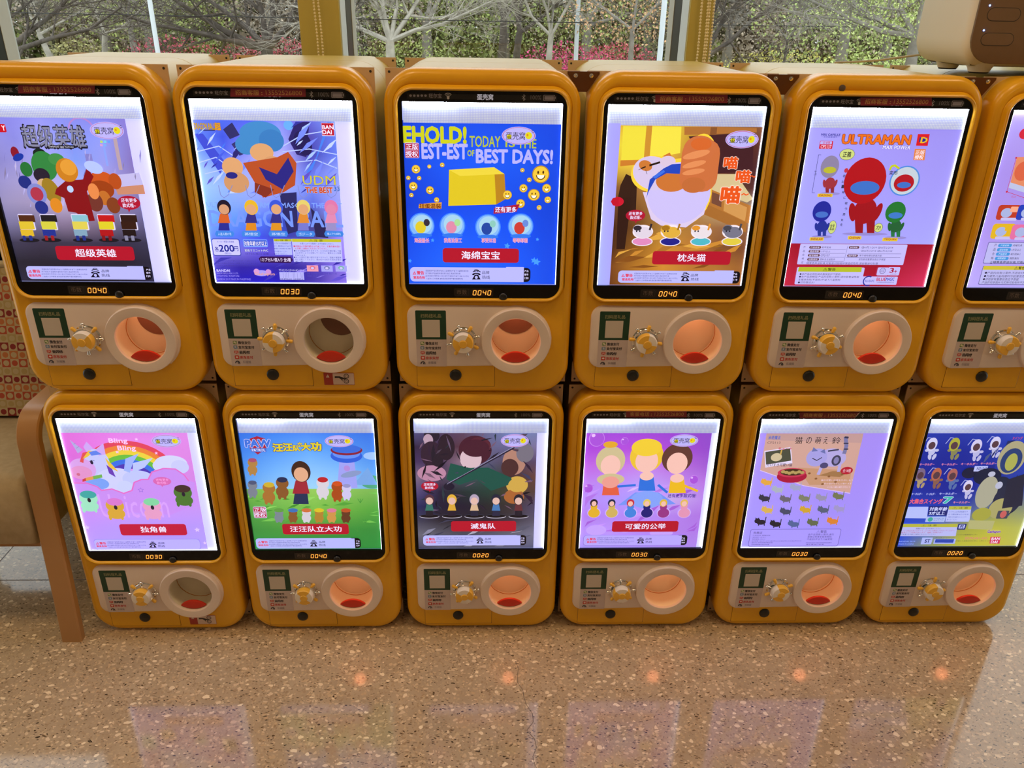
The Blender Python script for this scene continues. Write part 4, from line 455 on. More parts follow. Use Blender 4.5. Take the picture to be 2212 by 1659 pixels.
ART['A3'] = [["G",75,114,1003,1180,[["d8b040","e0c848","d8bc44","b88040","a87840","8a5c40"],["e0d048","e4d850","d8b848","9a6438","6a3c30","5a3430"],["d8b844","e0c454","c89444","98643c","5c3430","502c30"],["8a6038","a87c48","a8784c","a87850","6c4438","5c3838"],["6a4830","8c6438","b08858","b08c60","c4b088","9c8878"],["4c3024","7a542c","b08848","a87c44","9a7050","8c6448"],["4a2c20","94662c","c89440","b88040","8a5c38","7c5038"],["7a4a28","b07c34","cc9440","b88040","b07c40","9a683c"],["6c4024","a8702e","c0863a","bc8038","b47a38","a0683a"]]],["P",[105,126,255,124,256,338,107,340],"e4d84c"],["P",[268,124,476,121,485,292,269,334],"e8dc54"],["R",253,124,290,338,0,"c8943c"],["P",[103,342,256,336,258,364,104,379],"c88438"],["P",[495,129,958,132,962,158,500,180],"b07840"],["P",[528,188,944,158,971,401,681,422],"4c2830"],["R",664,131,705,178,0,"8c5c38"],["P",[663,422,864,420,1015,580,963,604,693,520],"d0c098"],["P",[686,611,981,728,982,804,685,685],"a8743c"],["P",[712,520,994,626,1002,747,705,620],"b47c40"],["P",[723,538,790,560,796,637,727,610],"7c5444"],["P",[811,573,968,636,967,729,813,660],"cc9c60"],["P",[146,427,221,462,230,680,184,680,103,589,115,499],"402820"],["P",[107,580,194,579,175,925,118,925],"3c241e"],["P",[211,1051,313,1035,417,1044,315,1055],"8c5a28"],["P",[761,910,802,893,848,895,806,908],"a0702e"],["P",[478,828,519,802,567,791,524,813],"b07c38"],["P",[595,932,700,877,825,883,716,926],"c89040"],["P",[115,1021,195,988,309,984,200,1011],"b07c38"],["P",[309,984,394,934,497,941,408,980],"d8a850"],["P",[763,944,802,922,849,922,809,940],"8c5a28"],["P",[817,963,915,905,965,886,929,935],"c89040"],["P",[746,882,836,857,932,873,841,890],"c89040"],["P",[648,1057,721,1029,803,1008,731,1048],"8c5a28"],["P",[303,870,394,807,509,806,413,856],"d8a850"],["P",[218,825,288,815,360,828,289,833],"a0702e"],["P",[248,867,313,825,392,818,325,854],"b07c38"],["P",[202,982,246,940,306,929,259,964],"c89040"],["P",[115,1015,208,971,326,978,218,1012],"8c5a28"],["P",[180,933,227,919,276,916,229,928],"b07c38"],["P",[113,986,135,945,220,926,143,963],"d8a850"],["P",[460,811,509,779,570,780,519,806],"c89040"],["P",[374,950,431,904,507,902,446,939],"b07c38"],["P",[567,902,659,873,757,901,664,918],"d8a850"],["P",[200,865,249,848,301,846,252,860],"8c5a28"],["P",[480,897,531,882,586,892,534,902],"a0702e"],["E",504,549,216,226,"f0d048"],["E",322,425,145,116,"f0d048"],["E",625,334,101,164,"f0d048"],["P",[458,549,711,511,685,685,574,774,405,762,335,720,264,542],"d4c8e8"],["E",504,549,208,202,"c8c0f0"],["E",322,421,136,105,"d0c4e4",-18],["P",[375,311,417,289,439,327],"c87c40"],["P",[227,374,239,356,267,364],"c8b8d8"],["E",268,373,45,33,"c88040",-20],["E",410,345,50,35,"d4c4dc"],["S",[242,391,268,380],8.1,"2c1c18"],["S",[295,371,358,351],12.6,"302018"],["S",[270,399,283,426],2.7,"4a342c"],["S",[225,400,260,384],2.7,"4a342c"],["E",449,469,105,70,"c87c40"],["P",[303,461,387,389,439,362,510,357,513,423,408,420,339,461,301,542,291,587],"2c50c0"],["P",[319,443,388,398,398,411,339,456],"4878e0"],["R",496,206,743,537,87,"c8784a"],["E",606,265,103,83,"c8784c"],["E",614,234,67,39,"d07038"],["E",590,300,88,23,"dc9464",14],["E",583,361,77,19,"dc9464",14],["E",584,409,73,18,"dc9464",10],["E",594,494,78,50,"c07444"],["E",873,203,107,55,"b9b4f2"],["E",873,203,101,51,"c06080"],["E",873,203,98,48,"b9b4f2"],["E",814,209,15,15,"d8d22a"],["E",934,202,21,22,"d8d22a",-10],["E",928,199,6,8,"d8902a"],["T",792,181,913,227,"蛋壳窝","151528",0.012],["S",[947,175,957,169],2.6,"151528"],["S",[951,186,963,182],2.6,"151528"],["T",777,313,864,386,"喵","e06028",0.05,"f0d8d0",0.09],["T",868,396,960,474,"喵","e06028",0.05,"f0d8d0",0.09],["T",785,501,909,608,"喵","e06028",0.05,"f0d8d0",0.09],["S",[957,436,970,429,983,438,995,432],6.4,"e06028"],["S",[919,554,932,545,949,555,964,546],7.4,"e06028"],["E",100,606,44,31,"c8203c"],["G",-5,114,88,1180,[["a8a8f8","a8a4f0"],["b0b0fa","aaa6f2"],["a8b4fa","acacf6"]]],["P",[58,606,70,582,109,575,111,637,74,631],"c01c38"],["P",[221,719,247,719,234,750],"b02040"],["E",229,696,65,38,"b02040"],["T",183,672,274,694,"还有更多","e6e0ff",0.02],["T",194,700,270,721,"款式哦~","e6e0ff",0.02],["E",288,871,71,31,"e4dcec"],["E",288,871,64,25,"d890c0"],["E",287,805,69,47,"e8e0ec"],["E",292,810,60,38,"d8d0e0"],["E",253,789,35,32,"d8d0e0"],["E",249,780,28,17,"3c3440"],["S",[332,790,340,753],13.1,"3c3440"],["E",245,801,5,6,"24243c"],["E",266,800,5,6,"24243c"],["E",478,870,71,31,"e4dcec"],["E",478,870,64,25,"2c2c90"],["E",476,803,69,47,"e8e0ec"],["E",481,808,60,38,"d8b04c"],["E",442,788,36,32,"d8b04c"],["E",438,778,28,17,"a87c28"],["S",[521,789,529,751],13.1,"a87c28"],["E",433,799,5,6,"24243c"],["E",455,799,5,6,"24243c"],["E",684,868,71,31,"e4dcec"],["E",684,868,64,25,"58b8c8"],["E",681,802,70,47,"e8e0ec"],["E",686,806,60,38,"e0d8e0"],["E",646,786,36,32,"e0d8e0"],["E",642,776,28,17,"d8983c"],["S",[726,787,732,749],13.1,"d8983c"],["E",638,797,5,6,"24243c"],["E",659,797,5,6,"24243c"],["E",896,866,71,31,"e4dcec"],["E",896,866,64,25,"d8c850"],["E",892,800,70,47,"e8e0ec"],["E",897,804,60,38,"7c7c90"],["E",857,784,36,32,"7c7c90"],["E",853,775,28,17,"50505c"],["S",[937,785,943,747],13.2,"50505c"],["E",849,795,5,6,"24243c"],["E",871,795,5,6,"24243c"],["R",367,935,902,1028,19,"b21e38"],["T",538,954,730,1006,"枕头猫","e8e4ff",0.02],["R",143,1073,984,1159,24,"15131f"],["R",143,1073,930,1159,24,"b8baf6"],["R",805,1068,938,1159,0,"b8baf6"],["P",[165,1118,190,1118,176,1097],"d8405a"],["P",[171,1115,184,1115,177,1103],"b8baf6"],["S",[177,1106,177,1114],1.8,"d8405a"],["T",193,1096,242,1118,"警告","d8405a",0.045],["T",172,1127,251,1144,"窒息危险","d8405a",0.045],["T",252,1088,546,1099,"扭蛋机及产品仅限3岁以上儿童使用,3岁以下儿童需在成人陪","3a3a78",0.01],["T",253,1104,494,1115,"同下拆封,产品抽取时请勿用力拍打,请以实物为准","3a3a78",0.01],["T",255,1120,554,1131,"[此玩具部分零件较小,较小部分不适合3岁以下儿童,小心勿让","3a3a78",0.01],["T",260,1136,514,1148,"儿童放入口中吞食,以免造成窒息等严重的健康危险]","3a3a78",0.01],["A",609,1126,32,38,50,130,"1b1830"],["A",603,1102,9,13,30,150,"1b1830"],["A",603,1102,17,21,40,140,"1b1830"],["P",[575,1117,579,1109,593,1105,614,1104,629,1109,635,1117,620,1119,616,1111,593,1112,591,1119],"1b1830"],["P",[594,1115,615,1115,638,1144,578,1145],"1b1830"],["E",607,1132,10,9,"b8baf6"],["T",643,1092,693,1112,"品牌","1b1830",0.012],["T",646,1120,700,1141,"热线","1b1830",0.012],["T",935,1085,962,1098,"产品","dcd8ff",0.02],["T",938,1105,965,1118,"编号","dcd8ff",0.02],["T",942,1127,968,1140,"119","dcd8ff",0.02]]
ART['A4'] = [["G",-5,112,1005,876,[["a8a4f0","a49cee","a096ea","9c94e8"],["a8a6f4","a6a2f2","a49ef0","a29cee"],["a8aaf8","a8a8f6","a8a6f4","a8a8f6"]]],["G",-5,876,1005,1190,[["a01c34","98182e","98182e","a01c38"],["c03050","b02440","b02440","d03c68"]]],["T",88,160,212,174,"MIKI CAPSULE","2c2c98",0.03],["T",91,176,208,186,"一米奇超蛋魂传一","2c2c98",0.01],["R",88,206,174,255,4,"c83048"],["R",91,208,166,227,3,"b6b2f2"],["T",106,209,154,225,"全4種","c83048",0.01],["T",98,231,167,252,"CP2137","ece4ff",0.01],["T",231,165,674,221,"ULTRAMAN","e07828",0.05,"7c2434",0.09],["T",504,229,684,252,"MAX POWER","e0dcff",0.04,"2c3ca8",0.09],["P",[714,156,791,155,795,229,718,228],"d02430"],["P",[730,175,779,174,780,213,732,205],"2c3890"],["T",743,176,784,210,"D","e0b030",0.05],["P",[715,248,788,248,796,319,721,318],"d88850"],["T",725,257,784,283,"正版","e8d8e0",0.03],["T",727,287,784,314,"授权","f0e4f0",0.03],["E",279,288,50,36,"3a3a4c"],["E",279,288,48,34,"c8d488"],["T",252,271,306,305,"正義","20202c",0.02],["E",271,763,28,45,"3a3a4c"],["E",271,763,26,43,"c8d488"],["T",256,741,286,784,"友志","20202c",0.02],["E",586,764,30,31,"3a3a4c"],["E",586,764,28,29,"c8d488"],["T",570,749,602,778,"力!","20202c",0.02],["S",[109,292,93,292,93,535,111,535],2.3,"303048"],["T",85,409,101,423,"110","303048",0.01],["T",85,392,98,403,"約","303048",0.01],["E",213,540,67,11,"9890d0"],["P",[184,534,205,534,198,481,171,481],"903440"],["P",[239,534,218,534,204,480,232,480],"903440"],["E",200,472,34,37,"a03c48"],["E",164,475,10,27,"a03c48",15],["E",237,474,10,27,"a03c48",-15],["E",180,367,60,71,"9088a8"],["E",184,388,42,21,"b8b840"],["E",503,807,157,11,"9890d0"],["P",[437,802,487,801,468,674,405,675],"98202c"],["P",[566,801,516,801,482,674,546,674],"98202c"],["E",471,653,78,87,"a01c28"],["E",388,661,24,63,"a01c28",15],["E",557,660,24,63,"a01c28",-15],["E",430,455,139,150,"b01c28"],["E",439,500,97,45,"4878c8"],["E",212,828,69,11,"9890d0"],["P",[183,823,205,823,197,766,169,767],"30409c"],["P",[239,822,217,823,204,766,232,766],"30409c"],["E",199,757,34,39,"2c3c9c"],["E",162,761,11,28,"2c3c9c",15],["E",237,760,11,28,"2c3c9c",-15],["E",181,658,62,69,"2c34a0"],["E",184,679,43,21,"5078c8"],["E",718,831,76,11,"9890d0"],["P",[686,825,710,825,700,764,669,764],"307c50"],["P",[748,825,724,825,706,764,737,763],"307c50"],["E",701,753,38,42,"2c6840"],["E",660,757,12,31,"2c6840",15],["E",743,756,12,31,"2c6840",-15],["E",679,658,68,71,"2c7c3c"],["E",684,680,48,21,"4880c8"],["E",693,452,100,98,"5890d8"],["E",693,452,91,89,"c0ccd8"],["E",692,466,67,56,"b02030"],["E",695,479,46,20,"4878c8"],["S",[580,382,585,360,606,353,638,372],12.9,"c0c828"],["T",581,388,635,413,"変形","4a4a68",0.03],["E",292,389,13,15,"c03c4c"],["T",277,417,293,433,"君","3c3c58",0.02],["T",277,453,294,469,"と","3c3c58",0.02],["T",281,484,297,501,"一","3c3c58",0.02],["T",292,521,309,537,"緒","3c3c58",0.02],["T",309,557,326,573,"に","3c3c58",0.02],["T",325,593,342,610,"戦","3c3c58",0.02],["T",330,630,347,647,"う","3c3c58",0.02],["T",324,667,341,684,"勇","3c3c58",0.02],["T",319,705,336,721,"気","3c3c58",0.02],["T",321,737,338,754,"を","3c3c58",0.02],["R",131,540,232,562,4,"d8c048"],["T",141,544,222,558,"XIAOXING","b03c28",0.03],["R",130,832,227,856,5,"d8c048"],["T",139,836,218,852,"SHENLAN","b03c28",0.03],["R",390,821,483,845,5,"d8c048"],["T",400,826,473,841,"CHIYAN","b03c28",0.03],["R",630,831,735,855,5,"d8c048"],["T",641,835,724,850,"TIEQUAN","b03c28",0.03],["R",74,878,812,1021,7,"c0bcf4"],["T",98,893,112,909,"产","4c4468",0.01],["T",99,920,113,935,"品","4c4468",0.01],["T",99,946,114,961,"合","4c4468",0.01],["T",100,972,115,987,"格","4c4468",0.01],["T",101,998,115,1014,"证","4c4468",0.01],["R",138,893,219,910,7,"6c4c54"],["T",147,896,208,907,"产品名称","d8d0f4",0.02],["T",225,894,287,908,"机甲变身","443c5c",0.01],["S",[142,916,391,914],1.9,"605878"],["R",138,921,219,937,7,"6c4c54"],["T",147,923,208,935,"适合年龄","d8d0f4",0.02],["T",226,922,288,935,"3岁以上","443c5c",0.01],["S",[142,943,391,941],1.9,"605878"],["R",138,948,220,965,7,"6c4c54"],["T",147,951,209,963,"型号规格","d8d0f4",0.02],["T",226,949,288,963,"CP2137","443c5c",0.01],["S",[142,971,392,969],1.9,"605878"],["R",138,976,220,993,8,"6c4c54"],["T",147,979,209,990,"材质成份","d8d0f4",0.02],["T",226,977,332,991,"塑料及五金配件","443c5c",0.01],["S",[142,999,392,997],1.9,"605878"],["R",410,891,481,908,7,"6c4c54"],["T",419,894,469,905,"执行标准","d8d0f4",0.02],["T",495,892,714,906,"GB6675.1-2014 GB6675.2-2014","443c5c",0.01],["T",496,916,714,929,"GB6675.3-2014 GB6675.4-2014","443c5c",0.01],["R",409,948,483,965,8,"6c4c54"],["T",418,951,473,962,"维护保养","d8d0f4",0.02],["T",493,948,649,962,"用干绒布擦拭表面污垢","443c5c",0.01],["T",493,974,679,989,"该包装或重要信息应予保留","443c5c",0.01],["S",[400,889,395,995],1.9,"605878"],["S",[411,943,780,942],1.9,"605878"],["S",[406,970,780,968],1.9,"605878"],["T",138,1003,637,1020,"随意丢弃该玩具,可能会对回收环境造成危险,请妥善进行处理.","443c5c",0.01],["R",79,1040,549,1163,8,"c0bcf4"],["P",[90,1040,528,1038,530,1072,88,1071],"b4bc38"],["T",261,1044,348,1066,"⚠警告","484820",0.02],["T",103,1081,391,1096,"●本产品必须在成人直接监护下使用.","443c5c",0.01],["T",102,1100,523,1115,"●本产品是模型,产品内含有小零件,请勿吞食以免发","443c5c",0.01],["T",102,1121,398,1136,"生窒息危险,不适合3岁以下儿童使用.","443c5c",0.01],["T",101,1141,217,1156,"●切勿靠近火!","443c5c",0.01],["R",640,1038,719,1095,8,"c0bcf4"],["E",677,1062,21,21,"60587c"],["E",677,1062,18,18,"c0bcf4"],["T",664,1053,690,1071,"CCC","60587c",0.02],["R",715,1035,797,1094,8,"c0bcf4"],["T",727,1041,754,1074,"3","a81c40",0.03],["T",759,1056,779,1074,"+","a81c40",0.02],["T",734,1080,780,1089,"适合年龄","a06880",0.01],["R",533,1103,794,1161,5,"c0bcf4"],["A",591,1135,29,37,60,300,"3440a0"],["T",569,1127,635,1143,"BLUEAPC","6870c0",0.02],["T",648,1111,713,1133,"BLUE","c03048",0.03],["T",713,1110,772,1132,"MAGIC","3850b8",0.03],["T",649,1139,774,1149,"广州市蓝魔法动漫科技有限公司","605c90",0.01]]
ART['A5'] = [["G",-5,0,1005,1190,[["b0a4ec","b0a4ea","b0a4ea"],["a894e4","a890e0","a890e0"],["ac98e6","a894e2","a894e2"],["b8acf2","b4a8f0","b4a8f0"]]],["P",[113,293,290,282,348,534,117,486],"d89070"],["P",[113,454,343,515,349,552,114,490],"b8c0e0"],["E",180,381,56,63,"d06c50"],["S",[109,297,109,516],2.8,"c03050"],["S",[109,516,356,589],2.8,"c03050"],["E",109,297,6,6,"c03050"],["E",109,516,7,6,"c03050"],["T",149,541,182,554,"10.5cm","c06080",0.01],["R",82,603,240,704,20,"b84430"],["E",147,656,38,32,"a8b4dc"],["R",119,689,229,708,7,"c0bce8"],["R",168,614,219,651,6,"e8a890"],["R",219,601,379,703,20,"2c48b8"],["E",285,655,38,32,"a8b4dc"],["R",257,688,368,707,7,"c0bce8"],["R",306,613,357,649,6,"2c48b8"],["R",79,729,239,833,21,"d8b430"],["E",145,784,38,32,"a8b4dc"],["R",116,817,228,837,7,"c0bce8"],["R",167,741,218,778,6,"d8b430"],["R",214,733,376,836,21,"d878a8"],["E",281,787,38,33,"a8b4dc"],["R",252,821,365,840,7,"c0bce8"],["R",302,744,354,782,6,"d878a8"],["R",79,856,917,1006,8,"4c4480"],["R",82,859,913,1003,7,"b8b8ea"],["T",124,867,142,887,"产","3c3858",0.01],["T",125,897,142,917,"品","3c3858",0.01],["T",126,927,143,947,"合","3c3858",0.01],["T",126,958,144,977,"格","3c3858",0.01],["T",127,988,144,1008,"证","3c3858",0.01],["R",152,867,247,890,9,"4c98d8"],["T",169,872,227,885,"产品名称","c0d8f8",0.02],["T",254,870,319,885,"炫耀玩具","3c3858",0.01],["R",152,897,248,920,9,"4c98d8"],["T",170,902,228,915,"适合年龄","c0d8f8",0.02],["T",254,900,320,916,"6岁及以上","3c3858",0.01],["R",153,927,249,950,9,"4c98d8"],["T",171,932,229,946,"产品型号","c0d8f8",0.02],["T",255,930,322,946,"401004-1","3c3858",0.01],["R",154,958,250,981,10,"4c98d8"],["T",172,962,230,976,"材质成份","c0d8f8",0.02],["T",256,961,323,976,"塑胶","3c3858",0.01],["T",149,987,382,1005,"随意丢弃该玩具,可能会","3c3858",0.02],["R",86,1022,968,1157,8,"4c4480"],["R",89,1025,964,1154,8,"b8b8ea"],["R",91,1022,926,1050,3,"c8bc40"],["T",311,1026,384,1048,"⚠警告","383820",0.02],["T",111,1063,394,1081,"●产品内含有小零件,不适合3岁","3c3858",0.01],["T",111,1086,401,1104,"●为避免儿童玩耍时引起窒息危","3c3858",0.01],["T",110,1109,368,1127,"●该包装有重要信息应予保留.","3c3858",0.01],["T",109,1132,415,1150,"产品的包装图片与实物可能有所不同","3c3858",0.01],["R",168,153,282,256,5,"c03050"],["E",120,145,36,34,"c83048"]]
ART['B0'] = [["G",12,108,920,1180,[["d878d8","dc80e0","dc88e4","d88ce4","d890e4"],["d070d4","d880dc","d890e2","d890e2","d48ce0"],["cc80dc","d090e2","d494e6","d090e4","cc8ce0"],["c890ea","cc98ee","cc9cf0","c898ee","c498ec"],["bc98f2","b89cf6","b49cf6","b49af4","b49cf4"],["b4a0f8","b0a0fa","aca0fa","ac9ef8","b0a2f8"]]],["A",441,592,400,358,38,155,"d8506c"],["A",441,592,360,318,38,155,"e08848"],["A",441,592,320,278,38,155,"e0cc50"],["A",441,592,280,238,38,155,"70bc50"],["A",441,592,241,199,38,155,"4478e0"],["A",441,592,201,159,38,155,"5844b8"],["E",436,618,155,174,"c4a8ec"],["E",218,384,92,122,"c0c4f8"],["E",340,539,165,112,"c8ccfa"],["E",99,435,98,91,"d0a4e4"],["E",81,467,82,58,"d898cc"],["E",497,527,121,79,"bcc4fa"],["E",762,385,120,67,"ccd0fc"],["E",703,410,82,58,"ccd0fc"],["E",823,417,66,58,"c4c8fa"],["E",385,592,61,53,"c4ccfa"],["E",181,565,88,53,"80a4ee"],["P",[57,185,134,270,92,301],"b0acdc"],["S",[79,222,94,214],3.2,"8c88c0"],["S",[91,257,113,240],3.2,"8c88c0"],["P",[144,245,175,201,211,257,161,295],"c8a8ec"],["P",[232,264,295,214,293,308,242,321],"c8a8ec"],["P",[91,371,128,295,174,283,131,333,115,384],"d85c60"],["P",[118,346,175,276,217,283,153,333],"e0c050"],["P",[173,289,229,276,266,308,188,320],"6888e4"],["P",[282,333,324,397,361,461,297,423],"e0c050"],["P",[281,397,317,436,330,507,287,474],"7048b8"],["P",[401,449,432,346,537,302,479,384,442,468],"a0b4f4"],["P",[479,384,634,340,559,423,463,468],"b8c4fa"],["E",178,378,11,17,"2c2448"],["S",[162,369,180,359,200,365],3.3,"2c2448"],["E",58,482,13,13,"c87090",-30],["P",[78,526,104,513,104,539,75,548],"c84850"],["P",[104,513,162,497,162,526,104,539],"d8a060"],["P",[162,497,231,481,231,510,162,526],"78b460"],["P",[7,558,106,559,176,591,202,624,282,611,363,651,429,625,459,553,519,527,568,527,607,462,700,430,787,436,844,488,869,540,911,554,881,753,686,848,133,805,5,724],"c494ec"],["S",[7,558,106,559,176,591,202,624,282,611,363,651,429,625,459,553,519,527,568,527,607,462,700,430,787,436,844,488,869,540],11.0,"d878c8"],["T",339,173,474,222,"Bling","ecc8f4",0.03],["T",392,235,523,285,"Bling","ecc8f4",0.03],["E",759,195,108,54,"b9b4f2"],["E",759,195,102,50,"c06080"],["E",759,195,99,47,"b9b4f2"],["E",698,200,15,15,"d8d22a"],["E",822,195,22,21,"d8d22a",-10],["E",816,192,6,8,"d8902a"],["T",677,174,800,219,"蛋壳窝","151528",0.012],["S",[843,168,855,163],2.6,"151528"],["S",[843,179,857,176],2.6,"151528"],["V",543,180,14,"e8c0f0",0],["V",383,289,14,"e8c0f0",0],["V",668,298,14,"e8c0f0",0],["T",158,658,677,874,"Unicorn","d0a4f4",0.0],["V",497,621,24,"8868c8",0],["V",497,621,18,"c494ec",0],["P",[655,565,683,565,661,596],"d070b8"],["E",670,543,68,38,"d070b8"],["T",625,518,720,540,"还有更多","eca0dc",0.02],["T",629,546,709,568,"款式哦~","eca0dc",0.02],["E",85,764,67,51,"a0dcc4"],["E",89,695,69,62,"a0dcc4"],["E",94,660,61,35,"48a8a8"],["E",91,711,13,20,"30283c"],["E",33,802,12,22,"a0dcc4"],["E",122,802,12,22,"a0dcc4"],["E",273,833,67,52,"d0a848"],["E",275,762,69,62,"d0a848"],["E",280,727,61,35,"d080d0"],["E",278,778,13,20,"30283c"],["E",220,871,12,22,"d0a848"],["E",310,871,12,22,"d0a848"],["E",553,834,67,52,"dca0c8"],["E",554,763,69,62,"dca0c8"],["E",558,728,61,35,"88d0a8"],["E",557,779,13,20,"30283c"],["E",502,872,12,22,"dca0c8"],["E",592,872,12,22,"dca0c8"],["E",809,713,67,51,"547c40"],["E",809,643,69,61,"547c40"],["E",812,609,61,34,"4c3838"],["E",812,659,13,20,"30283c"],["E",758,750,12,22,"547c40"],["E",848,750,12,22,"547c40"],["V",866,987,23,"d4c0fa",0],["V",22,962,23,"d0bcfa",0],["V",907,1113,17,"d4c0fa",0],["R",272,931,785,1037,21,"bc2448"],["T",431,955,630,1010,"独角兽","e8e4ff",0.02],["R",48,1072,871,1176,27,"8c7cd0"],["R",49,1075,869,1173,27,"b8b0fa"],["P",[59,1122,84,1122,76,1100],"d8405a"],["P",[66,1119,78,1119,75,1107],"b8b0fa"],["S",[74,1110,73,1117],1.5,"d8405a"],["T",90,1100,140,1122,"警告","d8405a",0.045],["T",61,1131,141,1148,"窒息危险","d8405a",0.045],["T",153,1094,449,1105,"扭蛋机及产品仅限3岁以上儿童使用,3岁以下儿童需在成人陪","3a3a78",0.01],["T",150,1110,392,1121,"同下拆封,产品抽取时请勿用力拍打,请以实物为准","3a3a78",0.01],["T",146,1127,447,1138,"[此玩具部分零件较小,较小部分不适合3岁以下儿童,小心勿让","3a3a78",0.01],["T",147,1143,402,1154,"儿童放入口中吞食,以免造成窒息等严重的健康危险]","3a3a78",0.01],["A",502,1135,27,32,50,130,"1b1830"],["A",503,1111,8,11,30,150,"1b1830"],["A",503,1111,14,17,40,140,"1b1830"],["P",[471,1126,477,1117,492,1113,513,1113,528,1118,530,1126,515,1128,513,1120,490,1120,486,1128],"1b1830"],["P",[491,1124,511,1124,526,1154,466,1154],"1b1830"],["E",498,1141,10,9,"b8b0fa"],["T",543,1101,593,1122,"品牌","1b1830",0.012],["T",538,1130,592,1152,"热线","1b1830",0.012]]
